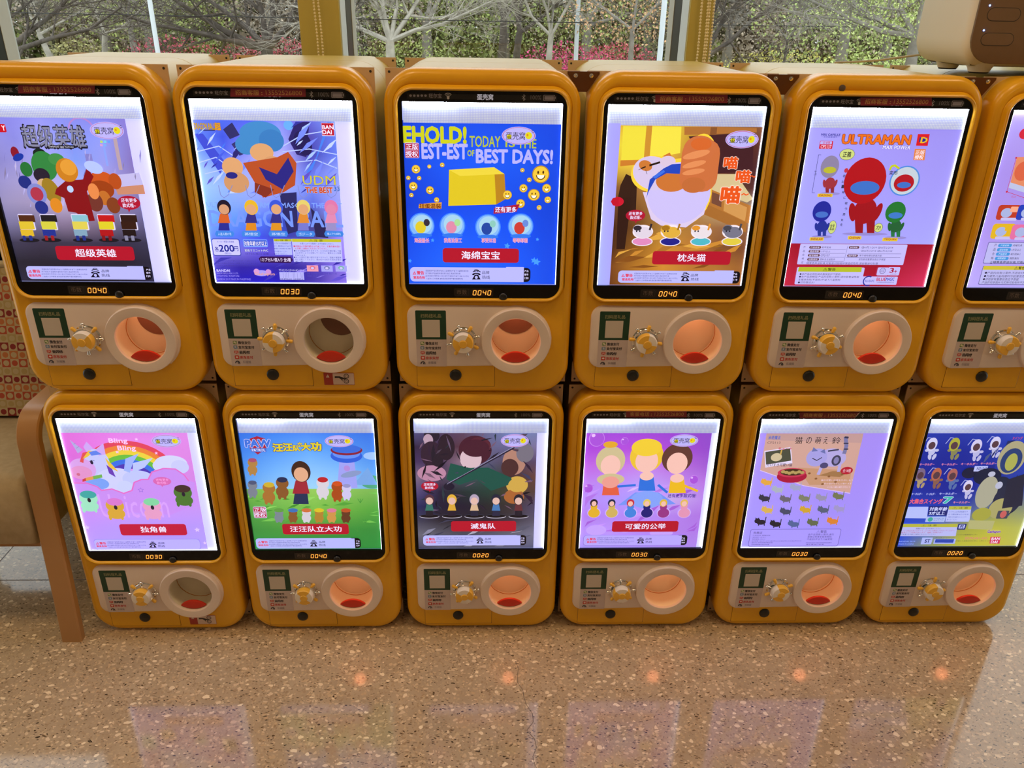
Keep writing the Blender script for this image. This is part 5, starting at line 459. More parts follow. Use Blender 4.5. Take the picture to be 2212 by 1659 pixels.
ART['B1'] = [["G",5,112,1005,620,[["3c78e0","4488ea","508cee","4480e6","4078dc"],["4888e6","5c9cee","6cacf2","5c9cee","4c88e2"],["5c9cea","78b4f4","8cc0f6","80b8f2","60a0ea"],["70a8e4","90c4f0","a0d0f0","98c8ec","78b0e4"]]],["G",5,615,1005,1190,[["80b858","90c468","98c868","90c068","80b460"],["5ca450","74b458","80bc58","70b050","58a44c"],["48944c","509c4c","4c984c","449448","409048"],["40a058","3c9850","389048","389048","38944c"]]],["E",970,324,65,33,"a0c0f4"],["E",956,554,88,59,"58a888"],["P",[811,580,931,425,1016,580],"7ca8e0"],["P",[724,349,833,349,843,606,687,619],"a0a4ec"],["E",778,324,119,61,"3868d8"],["E",779,305,103,43,"6c94ec"],["E",782,274,119,45,"8c2c44"],["E",782,264,108,37,"4474d8"],["E",774,432,24,26,"b090d8"],["E",802,483,82,26,"8c9cc8",14],["E",733,197,107,51,"b9b4f2"],["E",733,197,102,47,"c06080"],["E",733,197,99,45,"b9b4f2"],["E",672,202,15,14,"d8d22a"],["E",795,197,21,20,"d8d22a",-10],["E",789,194,6,7,"d8902a"],["T",651,177,773,219,"蛋壳窝","151528",0.012],["S",[814,172,825,167],2.6,"151528"],["S",[815,182,828,179],2.6,"151528"],["P",[76,175,132,154,188,175,189,261,119,311,66,261],"a82c48"],["T",39,185,221,246,"PAW","4878d8",0.07,"d0d0f8",0.12],["R",72,255,186,289,5,"5070c8"],["T",80,261,179,284,"PATROL","e0e0ff",0.03],["T",238,218,310,284,"汪","d8c838",0.06,"2c3c98",0.12],["T",313,214,381,280,"汪","d8c838",0.06,"2c3c98",0.12],["T",388,230,436,280,"队","d8c838",0.06,"2c3c98",0.12],["T",423,206,458,243,"立","d8c838",0.06,"2c3c98",0.12],["T",448,214,517,276,"大","d8c838",0.06,"2c3c98",0.12],["T",521,206,596,278,"功","d8c838",0.06,"2c3c98",0.12],["P",[370,822,420,787,475,778,424,808],"5ca448"],["P",[71,803,143,775,216,769,144,792],"98d070"],["P",[36,817,95,777,160,769,100,803],"4c9440"],["P",[922,837,959,824,996,820,959,831],"7cc060"],["P",[-5,696,25,689,54,695,24,700],"4c9440"],["P",[532,699,577,693,620,698,576,702],"7cc060"],["P",[354,758,429,695,515,685,439,737],"98d070"],["P",[257,709,289,697,320,706,288,713],"4c9440"],["P",[43,721,72,715,99,726,70,729],"5ca448"],["P",[74,910,157,880,241,886,157,910],"7cc060"],["P",[504,712,549,690,597,687,551,705],"7cc060"],["P",[915,855,957,852,995,860,956,862],"7cc060"],["P",[399,790,436,770,476,769,438,785],"5ca448"],["P",[309,759,393,741,476,742,392,757],"98d070"],["P",[921,650,1005,646,1006,652,1003,665],"7cc060"],["P",[-21,687,8,676,36,680,8,688],"98d070"],["P",[304,664,367,657,429,665,366,669],"98d070"],["P",[287,793,338,756,394,747,343,778],"4c9440"],["P",[81,715,151,673,225,657,155,694],"5ca448"],["P",[46,831,112,804,179,806,113,827],"4c9440"],["P",[554,760,585,751,614,764,583,768],"5ca448"],["P",[649,763,727,734,806,745,728,765],"5ca448"],["P",[861,917,918,904,971,923,915,927],"7cc060"],["P",[202,900,232,895,260,901,231,904],"4c9440"],["P",[168,659,226,644,282,655,224,669],"7cc060"],["P",[255,922,314,875,381,865,321,904],"5ca448"],["E",41,640,38,42,"808898"],["E",48,578,37,40,"808898"],["E",51,555,31,19,"586080"],["E",21,677,10,19,"808898"],["E",52,677,10,19,"808898"],["E",160,683,48,55,"a87840"],["E",169,604,48,51,"a87840"],["E",173,575,40,24,"c8b040"],["E",134,731,12,24,"a87840"],["E",175,731,12,24,"a87840"],["E",267,638,48,54,"8c6038"],["E",275,559,48,51,"8c6038"],["E",278,530,40,24,"30385c"],["E",241,685,12,24,"8c6038"],["E",282,685,12,24,"8c6038"],["E",575,638,48,54,"d0ccd8"],["E",582,560,48,51,"d0ccd8"],["E",584,530,40,24,"b83038"],["E",551,686,12,24,"d0ccd8"],["E",592,686,12,24,"d0ccd8"],["E",684,665,44,50,"a85428"],["E",689,593,44,47,"a85428"],["E",691,565,37,22,"c85c30"],["E",662,708,11,22,"a85428"],["E",699,709,11,22,"a85428"],["E",756,664,36,40,"c8c4e8"],["E",760,606,36,38,"c8c4e8"],["E",762,584,30,18,"9898c8"],["E",738,700,9,18,"c8c4e8"],["E",768,700,9,18,"c8c4e8"],["E",65,440,37,41,"b08850"],["E",73,380,37,39,"b08850"],["E",75,357,31,18,"a85878"],["E",45,476,9,18,"b08850"],["E",77,476,9,18,"b08850"],["P",[339,750,459,750,457,602,370,602],"2c3c60"],["P",[343,654,474,654,461,534,379,534],"a03444"],["E",427,457,72,93,"483028"],["E",425,483,54,64,"d8ac90"],["E",217,877,36,38,"808c98"],["E",222,829,33,38,"808c98"],["E",224,805,38,19,"68a050"],["E",198,908,10,14,"808c98"],["E",229,908,10,14,"808c98"],["E",325,877,36,38,"8c6038"],["E",330,830,33,38,"8c6038"],["E",332,806,38,19,"4878b8"],["E",306,908,10,14,"8c6038"],["E",338,908,10,14,"8c6038"],["E",429,877,36,38,"ccc8d4"],["E",434,830,34,38,"ccc8d4"],["E",436,806,38,19,"c8784c"],["E",411,909,10,14,"ccc8d4"],["E",442,909,10,14,"ccc8d4"],["E",527,878,36,38,"b08840"],["E",531,831,34,38,"b08840"],["E",533,806,38,19,"d0c038"],["E",508,909,10,14,"b08840"],["E",540,909,10,14,"b08840"],["E",624,878,36,38,"c89858"],["E",628,831,34,38,"c89858"],["E",630,807,38,19,"d080a0"],["E",606,909,10,14,"c89858"],["E",638,909,10,14,"c89858"],["E",735,879,36,38,"6c4430"],["E",738,831,34,38,"6c4430"],["E",740,807,38,19,"b85c34"],["E",717,910,10,14,"6c4430"],["E",748,910,10,14,"6c4430"],["R",27,771,127,875,11,"d8d0ff"],["R",30,775,124,871,8,"b01c3c"],["T",35,780,125,817,"正版","e6e0ff",0.025],["T",29,827,119,866,"授权","e6e0ff",0.025],["S",[32,822,122,822],2.8,"e6e0ff"],["R",233,931,750,1032,20,"b21e38"],["T",292,954,693,1007,"汪汪队立大功","e8e4ff",0.02],["S",[856,738,839,701],4.5,"4c9448"],["S",[856,738,859,701],4.5,"4c9448"],["S",[856,738,879,701],4.5,"4c9448"],["S",[884,927,866,889],4.5,"4c9448"],["S",[884,927,886,889],4.5,"4c9448"],["S",[884,927,906,889],4.5,"4c9448"],["S",[816,1009,798,970],4.5,"4c9448"],["S",[816,1009,819,970],4.5,"4c9448"],["S",[816,1009,839,970],4.5,"4c9448"],["R",12,1067,835,1165,27,"15131f"],["R",12,1067,781,1165,27,"b4b8f4"],["R",675,1071,789,1165,0,"b4b8f4"],["P",[25,1114,50,1114,40,1093],"d8405a"],["P",[32,1111,44,1111,39,1099],"b4b8f4"],["S",[39,1102,38,1110],1.5,"d8405a"],["T",55,1092,104,1114,"警告","d8405a",0.045],["T",29,1124,108,1141,"窒息危险","d8405a",0.045],["T",116,1086,411,1098,"扭蛋机及产品仅限3岁以上儿童使用,3岁以下儿童需在成人陪","3a3a78",0.01],["T",115,1103,355,1114,"同下拆封,产品抽取时请勿用力拍打,请以实物为准","3a3a78",0.01],["T",113,1119,412,1130,"[此玩具部分零件较小,较小部分不适合3岁以下儿童,小心勿让","3a3a78",0.01],["T",115,1135,369,1147,"儿童放入口中吞食,以免造成窒息等严重的健康危险]","3a3a78",0.01],["A",467,1128,28,32,50,130,"1b1830"],["A",466,1103,8,11,30,150,"1b1830"],["A",466,1103,14,18,40,140,"1b1830"],["P",[435,1118,440,1110,456,1106,476,1106,491,1110,494,1118,479,1120,477,1113,454,1113,450,1120],"1b1830"],["P",[455,1116,475,1116,492,1147,433,1146],"1b1830"],["E",463,1133,10,9,"b4b8f4"],["T",506,1093,556,1114,"品牌","1b1830",0.012],["T",503,1122,557,1144,"热线","1b1830",0.012],["T",800,1090,827,1103,"产品","dcd8ff",0.02],["T",798,1111,826,1124,"编号","dcd8ff",0.02],["T",799,1133,824,1146,"129","dcd8ff",0.02]]
ART['B2'] = [["G",5,112,918,1180,[["5c5c8c","54486c","64506c","6c7098","788cc0","7884b0"],["3c3050","483854","604050","6c6c90","6c6c98","8078a0"],["50406c","48385c","90788c","606080","54485c","605070"],["80708c","5c4c68","4c5868","345450","483840","6c4c48"],["5c5484","2c2844","2c3c40","2c4844","504838","5c4848"],["303468","282440","28243c","303038","443c40","585070"],["484860","34303c","34303c","34303c","44404c","605c70"],["707080","606070","545464","606070","6c6c7c","787890"],["50506c","64647c","585870","606078","686884","606484"]]],["E",131,150,59,56,"30283c"],["E",103,187,37,50,"b8a0b4"],["E",126,312,82,114,"3c2c40"],["E",122,477,110,71,"b88ca8"],["E",169,363,44,57,"302838"],["E",236,249,65,113,"342838"],["E",454,275,125,126,"50283c"],["E",486,237,87,75,"603040"],["E",421,350,82,96,"d0b8c4"],["E",750,376,88,116,"b0887c"],["E",831,300,66,82,"7c7888"],["E",718,427,66,77,"54383c"],["E",776,583,84,79,"c8a858"],["E",755,688,79,67,"a86c40"],["P",[267,388,398,427,552,427,730,517,742,569,575,635,464,530,330,582,231,529],"245c54"],["S",[230,581,748,250],13.3,"302c44"],["S",[236,571,748,242],3.3,"9c98b8"],["E",252,595,42,33,"28243c"],["P",[373,458,412,391,462,336,421,400],"30404c"],["P",[851,162,801,190,747,205,798,180],"7a6078"],["P",[102,815,150,825,193,850,146,837],"2a2638"],["P",[56,465,111,480,152,525,100,504],"7a6078"],["P",[680,767,715,782,745,810,711,791],"7a6078"],["P",[762,670,806,691,842,728,800,704],"2a2638"],["P",[156,762,180,781,196,809,174,788],"30404c"],["P",[142,219,155,298,126,374,122,295],"2a2638"],["P",[84,524,114,546,139,575,110,552],"54485c"],["P",[171,810,115,824,60,810,115,801],"6c5c78"],["P",[399,388,385,420,360,442,376,412],"1c1a2c"],["P",[808,670,844,647,885,647,848,665],"1c1a2c"],["P",[695,657,674,680,646,686,668,666],"7a6078"],["P",[869,276,851,301,827,317,846,294],"54485c"],["P",[740,171,777,199,805,238,770,208],"6c5c78"],["P",[820,557,884,534,898,539,887,556],"7a6078"],["P",[117,361,100,287,105,210,117,284],"3a2a44"],["P",[25,718,89,685,156,694,92,719],"30404c"],["P",[337,688,313,710,283,716,308,697],"54485c"],["P",[896,475,854,428,813,360,868,411],"3a2a44"],["P",[152,786,142,753,150,718,156,752],"1c1a2c"],["P",[220,269,241,241,268,218,245,245],"30404c"],["P",[250,353,201,420,135,463,188,401],"1c1a2c"],["P",[373,309,436,315,495,344,432,333],"54485c"],["P",[86,383,76,458,44,526,58,452],"1c1a2c"],["P",[640,287,600,333,549,361,591,318],"2a2638"],["P",[238,146,265,215,275,290,251,219],"6c5c78"],["P",[821,282,765,285,712,261,768,264],"54485c"],["P",[111,457,165,459,209,498,156,488],"2a2638"],["P",[560,574,519,565,484,536,524,549],"54485c"],["P",[760,538,789,542,816,557,787,550],"1c1a2c"],["P",[141,659,89,655,45,624,95,633],"2a2638"],["P",[606,201,598,146,609,126,612,147],"30404c"],["P",[824,126,787,164,734,187,774,144],"7a6078"],["P",[468,199,527,175,590,168,530,188],"2a2638"],["P",[347,462,323,477,295,475,320,464],"484868"],["P",[131,371,83,365,39,345,86,354],"7a6078"],["P",[857,778,887,740,903,714,894,750],"1c1a2c"],["P",[157,308,175,276,205,262,185,290],"54485c"],["P",[386,686,332,685,283,661,336,667],"54485c"],["P",[254,306,220,318,184,315,219,306],"2a2638"],["P",[898,548,855,521,799,465,866,497],"484868"],["P",[507,301,541,278,580,269,545,289],"1c1a2c"],["P",[819,659,892,689,904,761,873,723],"3a2a44"],["P",[877,232,852,197,844,154,865,191],"30404c"],["P",[469,746,510,777,544,819,504,785],"3a2a44"],["P",[459,551,418,581,371,598,414,570],"7a6078"],["P",[77,219,64,193,57,164,69,190],"484868"],["P",[619,191,596,231,561,258,587,220],"7a6078"],["P",[205,549,187,525,180,495,196,520],"30404c"],["P",[200,584,218,661,208,742,195,663],"30404c"],["P",[670,325,643,335,614,338,642,329],"484868"],["P",[35,262,44,228,68,203,56,236],"7a6078"],["P",[544,375,587,407,622,452,580,417],"484868"],["P",[345,367,321,324,308,274,330,319],"1c1a2c"],["P",[523,126,518,135,503,159,510,131],"7a6078"],["P",[824,724,812,686,813,646,823,685],"6c5c78"],["P",[199,167,177,234,142,295,167,229],"3a2a44"],["P",[802,211,810,137,849,126,834,148],"54485c"],["P",[410,336,416,373,409,410,406,372],"6c5c78"],["E",421,344,72,84,"d0b8c4"],["E",459,256,103,75,"50283c"],["E",826,306,53,63,"7c7888"],["E",776,583,69,63,"c8a858"],["P",[310,401,398,433,552,433,686,511,575,595,464,517,342,543],"245c54"],["S",[230,581,748,250],13.3,"302c44"],["S",[236,571,748,242],3.3,"9c98b8"],["P",[476,1036,513,995,563,983,523,1018],"606074"],["P",[541,973,588,934,643,914,594,949],"606074"],["P",[11,1151,48,1105,107,1081,54,1122],"606074"],["P",[380,1100,412,1061,456,1048,421,1081],"8c8ca4"],["P",[839,1066,872,1052,900,1049,874,1061],"606074"],["P",[411,1125,484,1077,565,1066,491,1107],"30303c"],["P",[34,1078,68,1040,110,1016,74,1051],"30303c"],["P",[156,940,225,902,299,902,229,916],"484860"],["P",[75,1076,144,1032,218,1009,149,1049],"484860"],["P",[347,1153,399,1127,461,1129,407,1153],"30303c"],["P",[191,997,230,964,274,944,234,974],"30303c"],["P",[244,1101,278,1060,319,1033,284,1070],"606074"],["P",[272,977,301,946,339,938,308,965],"8c8ca4"],["P",[31,1046,79,993,141,979,91,1024],"8c8ca4"],["P",[602,1154,662,1136,731,1126,670,1155],"8c8ca4"],["P",[388,1046,442,1001,506,989,450,1027],"a8a8bc"],["P",[320,1100,351,1063,394,1055,360,1086],"484860"],["P",[729,1029,784,1004,843,998,787,1019],"a8a8bc"],["P",[355,1153,410,1137,476,1118,418,1153],"a8a8bc"],["P",[746,1023,824,969,898,956,834,1002],"606074"],["P",[540,1147,586,1117,639,1115,591,1140],"8c8ca4"],["P",[527,1096,572,1031,638,1004,589,1061],"606074"],["E",752,190,106,56,"b9b4f2"],["E",752,190,101,52,"c06080"],["E",752,190,98,49,"b9b4f2"],["E",693,195,15,16,"d8d22a"],["E",814,190,21,22,"d8d22a",-10],["E",808,186,6,8,"d8902a"],["T",672,168,793,214,"蛋壳窝","151528",0.012],["S",[830,162,841,156],2.5,"151528"],["S",[833,173,845,170],2.5,"151528"],["P",[93,612,119,612,103,645],"b02040"],["E",104,588,66,41,"b02040"],["T",59,562,151,585,"还有更多","e6e0ff",0.02],["T",67,592,143,615,"款式哦~","e6e0ff",0.02],["E",94,868,77,16,"c8c4d8"],["E",94,864,74,16,"1c1a24"],["P",[64,861,125,861,119,785,74,785],"2c2838"],["P",[62,812,129,812,119,750,76,750],"407870"],["E",99,710,37,48,"5c3c4c"],["E",98,723,28,33,"d8b8b0"],["E",270,868,77,16,"c8c4d8"],["E",270,864,74,16,"1c1a24"],["P",[239,861,301,862,293,786,249,786],"30283c"],["P",[237,812,304,812,293,750,251,750],"d0a848"],["E",272,711,37,48,"d8b048"],["E",272,724,28,33,"d8b8b0"],["E",446,869,77,16,"c8c4d8"],["E",446,865,74,16,"1c1a24"],["P",[415,862,477,862,468,786,424,786],"303048"],["P",[412,813,480,813,467,751,425,751],"d0b498"],["E",446,711,37,49,"b0a4bc"],["E",446,724,28,33,"d8b8b0"],["E",616,870,77,16,"c8c4d8"],["E",616,865,74,16,"1c1a24"],["P",[585,863,647,863,638,787,593,787],"343450"],["P",[582,813,649,814,637,751,594,751],"5080b8"],["E",615,712,37,49,"303048"],["E",615,725,28,33,"d8b8b0"],["E",793,870,78,16,"c8c4d8"],["E",793,866,74,16,"1c1a24"],["P",[762,863,824,863,814,787,769,787],"2c2838"],["P",[758,814,825,814,812,752,769,752],"6c3c44"],["E",790,712,37,49,"2c2c3c"],["E",790,725,28,33,"d8b8b0"],["R",262,911,775,1008,19,"b21e38"],["T",417,932,611,984,"滅鬼队","e8e4ff",0.02],["R",38,1045,858,1144,28,"15131f"],["R",38,1045,805,1144,28,"b8baf6"],["R",692,1048,813,1144,0,"b8baf6"],["P",[55,1092,79,1092,68,1071],"d8405a"],["P",[61,1089,73,1090,68,1077],"b8baf6"],["S",[68,1080,67,1088],1.6,"d8405a"],["T",84,1070,132,1093,"警告","d8405a",0.045],["T",60,1102,138,1119,"窒息危险","d8405a",0.045],["T",143,1064,434,1075,"扭蛋机及产品仅限3岁以上儿童使用,3岁以下儿童需在成人陪","3a3a78",0.01],["T",143,1080,380,1092,"同下拆封,产品抽取时请勿用力拍打,请以实物为准","3a3a78",0.01],["T",142,1097,438,1109,"[此玩具部分零件较小,较小部分不适合3岁以下儿童,小心勿让","3a3a78",0.01],["T",146,1114,396,1125,"儿童放入口中吞食,以免造成窒息等严重的健康危险]","3a3a78",0.01],["A",492,1106,28,33,50,130,"1b1830"],["A",489,1081,8,11,30,150,"1b1830"],["A",489,1081,15,18,40,140,"1b1830"],["P",[460,1096,464,1088,479,1083,499,1084,514,1088,518,1097,503,1098,500,1091,478,1091,475,1098],"1b1830"],["P",[479,1094,499,1095,518,1125,460,1125],"1b1830"],["E",489,1112,10,10,"b8baf6"],["T",528,1071,577,1092,"品牌","1b1830",0.012],["T",528,1101,582,1123,"热线","1b1830",0.012],["T",817,1067,844,1081,"产品","dcd8ff",0.02],["T",818,1088,845,1102,"编号","dcd8ff",0.02],["T",820,1111,845,1125,"120","dcd8ff",0.02]]
ART['B3'] = [["G",-5,112,955,1180,[["a050d4","a454d8","a050d4","9850cc","9054c8"],["a850d4","b058d8","b058d8","a454d0","9454c8"],["b86cdc","c07ce0","c088e4","b474d8","a064d0"],["b888e8","b890ec","b8a0f0","b890e6","b47cdc"],["b490ee","b098f4","a89cf6","c0a8e4","b48ce4"],["b084e4","b08cec","b490ec","b088e6","ac7cdc"],["b494ec","b898f0","b490ee","b088e4","ac80e0"],["a898ee","a894ec","a890ea","a88ce6","ac8ce4"]]],["E",87,175,60,69,"c088e4"],["E",89,177,54,62,"a85cd6"],["E",61,148,15,14,"dcb8f4",40],["E",299,196,29,32,"c088e4"],["E",301,198,26,29,"a85cd6"],["E",286,183,7,6,"dcb8f4",40],["E",47,613,36,42,"c088e4"],["E",50,615,32,38,"a85cd6"],["E",32,596,9,8,"dcb8f4",40],["E",863,535,34,39,"c088e4"],["E",866,538,31,36,"a85cd6"],["E",848,520,8,8,"dcb8f4",40],["P",[415,898,454,862,500,837,459,871],"d0b4f8"],["P",[368,914,456,843,560,809,469,872],"c098f0"],["P",[558,671,596,630,650,622,609,657],"c098f0"],["P",[440,722,517,642,621,617,539,686],"c098f0"],["P",[21,665,28,600,97,584,38,615],"a468d4"],["P",[812,656,851,624,900,610,858,639],"b07ce0"],["P",[852,1014,915,959,937,926,924,976],"a468d4"],["P",[554,832,612,765,693,740,630,799],"c098f0"],["P",[857,1021,909,997,942,969,922,1018],"a468d4"],["P",[551,657,608,617,677,609,617,643],"b07ce0"],["P",[38,977,56,925,135,900,65,946],"a468d4"],["P",[24,725,52,655,144,616,64,679],"c098f0"],["P",[569,626,624,585,692,585,634,611],"c098f0"],["P",[413,773,473,720,551,710,487,755],"a468d4"],["P",[179,1018,251,1000,332,972,260,1018],"b07ce0"],["P",[728,625,814,585,898,586,825,600],"b07ce0"],["P",[693,818,735,790,784,782,741,806],"b07ce0"],["P",[28,789,30,695,130,653,54,736],"b07ce0"],["P",[670,834,720,782,788,767,734,812],"a468d4"],["P",[713,696,804,635,901,612,816,666],"a468d4"],["P",[591,699,639,659,700,653,649,686],"c098f0"],["P",[103,995,151,954,210,939,159,975],"c098f0"],["P",[445,937,511,823,619,770,546,871],"a468d4"],["P",[349,648,393,610,448,599,402,632],"d0b4f8"],["E",204,364,112,125,"c8bc98"],["E",207,409,76,91,"e8c0b8"],["P",[158,677,294,677,266,532,165,532],"d86850"],["E",216,542,54,39,"e8c0b8"],["E",478,326,128,141,"e0c044"],["E",482,370,87,103,"e8c0b8"],["P",[438,637,574,638,544,493,443,493],"3878d8"],["E",494,503,54,39,"e8c0b8"],["E",714,345,118,130,"684440"],["E",718,390,80,95,"e8c0b8"],["P",[678,658,815,658,782,513,681,513],"e0b830"],["E",732,523,54,39,"e8c0b8"],["E",216,532,107,52,"c8bc98"],["E",217,558,67,53,"e0a098"],["E",472,250,116,76,"e4c844"],["P",[289,771,416,651,598,651,746,759,632,772,425,758],"7c98ec"],["E",513,718,126,81,"88a4f0"],["E",194,225,55,28,"d8a83c"],["S",[411,584,276,597],20.3,"3878d8"],["S",[592,585,666,651],20.4,"3878d8"],["S",[784,585,904,639],20.4,"e0b830"],["E",750,190,108,53,"b9b4f2"],["E",750,190,102,48,"c06080"],["E",750,190,99,46,"b9b4f2"],["E",691,195,15,15,"d8d22a"],["E",813,190,22,21,"d8d22a",-10],["E",806,187,6,7,"d8902a"],["T",669,169,791,213,"蛋壳窝","151528",0.012],["S",[827,164,837,158],2.6,"151528"],["S",[830,174,843,171],2.6,"151528"],["T",675,665,897,698,"还有更多款式哦!","3c2c90",0.02],["E",105,838,53,49,"c8b0f0"],["E",105,841,46,44,"d8b038"],["E",102,784,27,35,"d8b038"],["E",99,746,30,35,"3c2838"],["E",100,754,19,24,"e4bcb4"],["E",246,839,53,49,"c8b0f0"],["E",246,841,46,44,"c8b068"],["E",242,784,27,35,"c8b068"],["E",239,747,30,35,"2c3458"],["E",240,755,19,24,"e4bcb4"],["E",394,839,53,49,"c8b0f0"],["E",394,842,46,44,"4c88d8"],["E",390,785,27,35,"4c88d8"],["E",387,747,30,35,"c03c50"],["E",387,755,19,24,"e4bcb4"],["E",524,840,53,49,"c8b0f0"],["E",524,842,46,44,"28287c"],["E",519,785,28,35,"28287c"],["E",516,747,30,35,"d8c468"],["E",516,755,19,24,"e4bcb4"],["E",656,840,53,49,"c8b0f0"],["E",656,843,46,44,"98408c"],["E",651,786,28,35,"98408c"],["E",647,748,30,35,"d8b848"],["E",648,756,19,24,"e4bcb4"],["E",821,841,53,49,"c8b0f0"],["E",821,843,46,44,"d898b8"],["E",815,786,28,35,"d898b8"],["E",811,748,30,35,"d8b868"],["E",812,756,20,24,"e4bcb4"],["E",132,1004,81,49,"c0a4f4"],["E",328,990,70,28,"c4a8f6",-20],["E",657,1034,93,35,"c0a4f2"],["R",257,918,787,1020,20,"b21e38"],["T",361,941,686,995,"可爱的公举","e8e4ff",0.02],["R",34,1051,875,1154,27,"8c7cc8"],["R",37,1053,872,1151,27,"15131f"],["R",37,1053,818,1151,27,"b4a8f4"],["R",696,1056,826,1151,0,"b4a8f4"],["P",[58,1100,83,1100,69,1079],"d8405a"],["P",[64,1097,76,1097,70,1085],"b4a8f4"],["S",[70,1088,70,1095],1.5,"d8405a"],["T",86,1078,135,1100,"警告","d8405a",0.045],["T",65,1109,143,1126,"窒息危险","d8405a",0.045],["T",145,1072,438,1083,"扭蛋机及产品仅限3岁以上儿童使用,3岁以下儿童需在成人陪","3a3a78",0.01],["T",146,1088,385,1100,"同下拆封,产品抽取时请勿用力拍打,请以实物为准","3a3a78",0.01],["T",147,1105,445,1116,"[此玩具部分零件较小,较小部分不适合3岁以下儿童,小心勿让","3a3a78",0.01],["T",152,1121,405,1132,"儿童放入口中吞食,以免造成窒息等严重的健康危险]","3a3a78",0.01],["A",500,1113,28,32,50,130,"1b1830"],["A",494,1089,8,11,30,150,"1b1830"],["A",494,1089,15,18,40,140,"1b1830"],["P",[466,1104,470,1095,484,1091,505,1091,520,1096,525,1104,511,1106,507,1098,484,1098,481,1106],"1b1830"],["P",[485,1102,506,1102,528,1132,469,1132],"1b1830"],["E",497,1119,10,9,"b4a8f4"],["T",534,1079,584,1100,"品牌","1b1830",0.012],["T",536,1108,590,1130,"热线","1b1830",0.012],["T",825,1076,852,1089,"产品","dcd8ff",0.02],["T",827,1096,855,1109,"编号","dcd8ff",0.02],["T",831,1119,857,1132,"064","dcd8ff",0.02]]
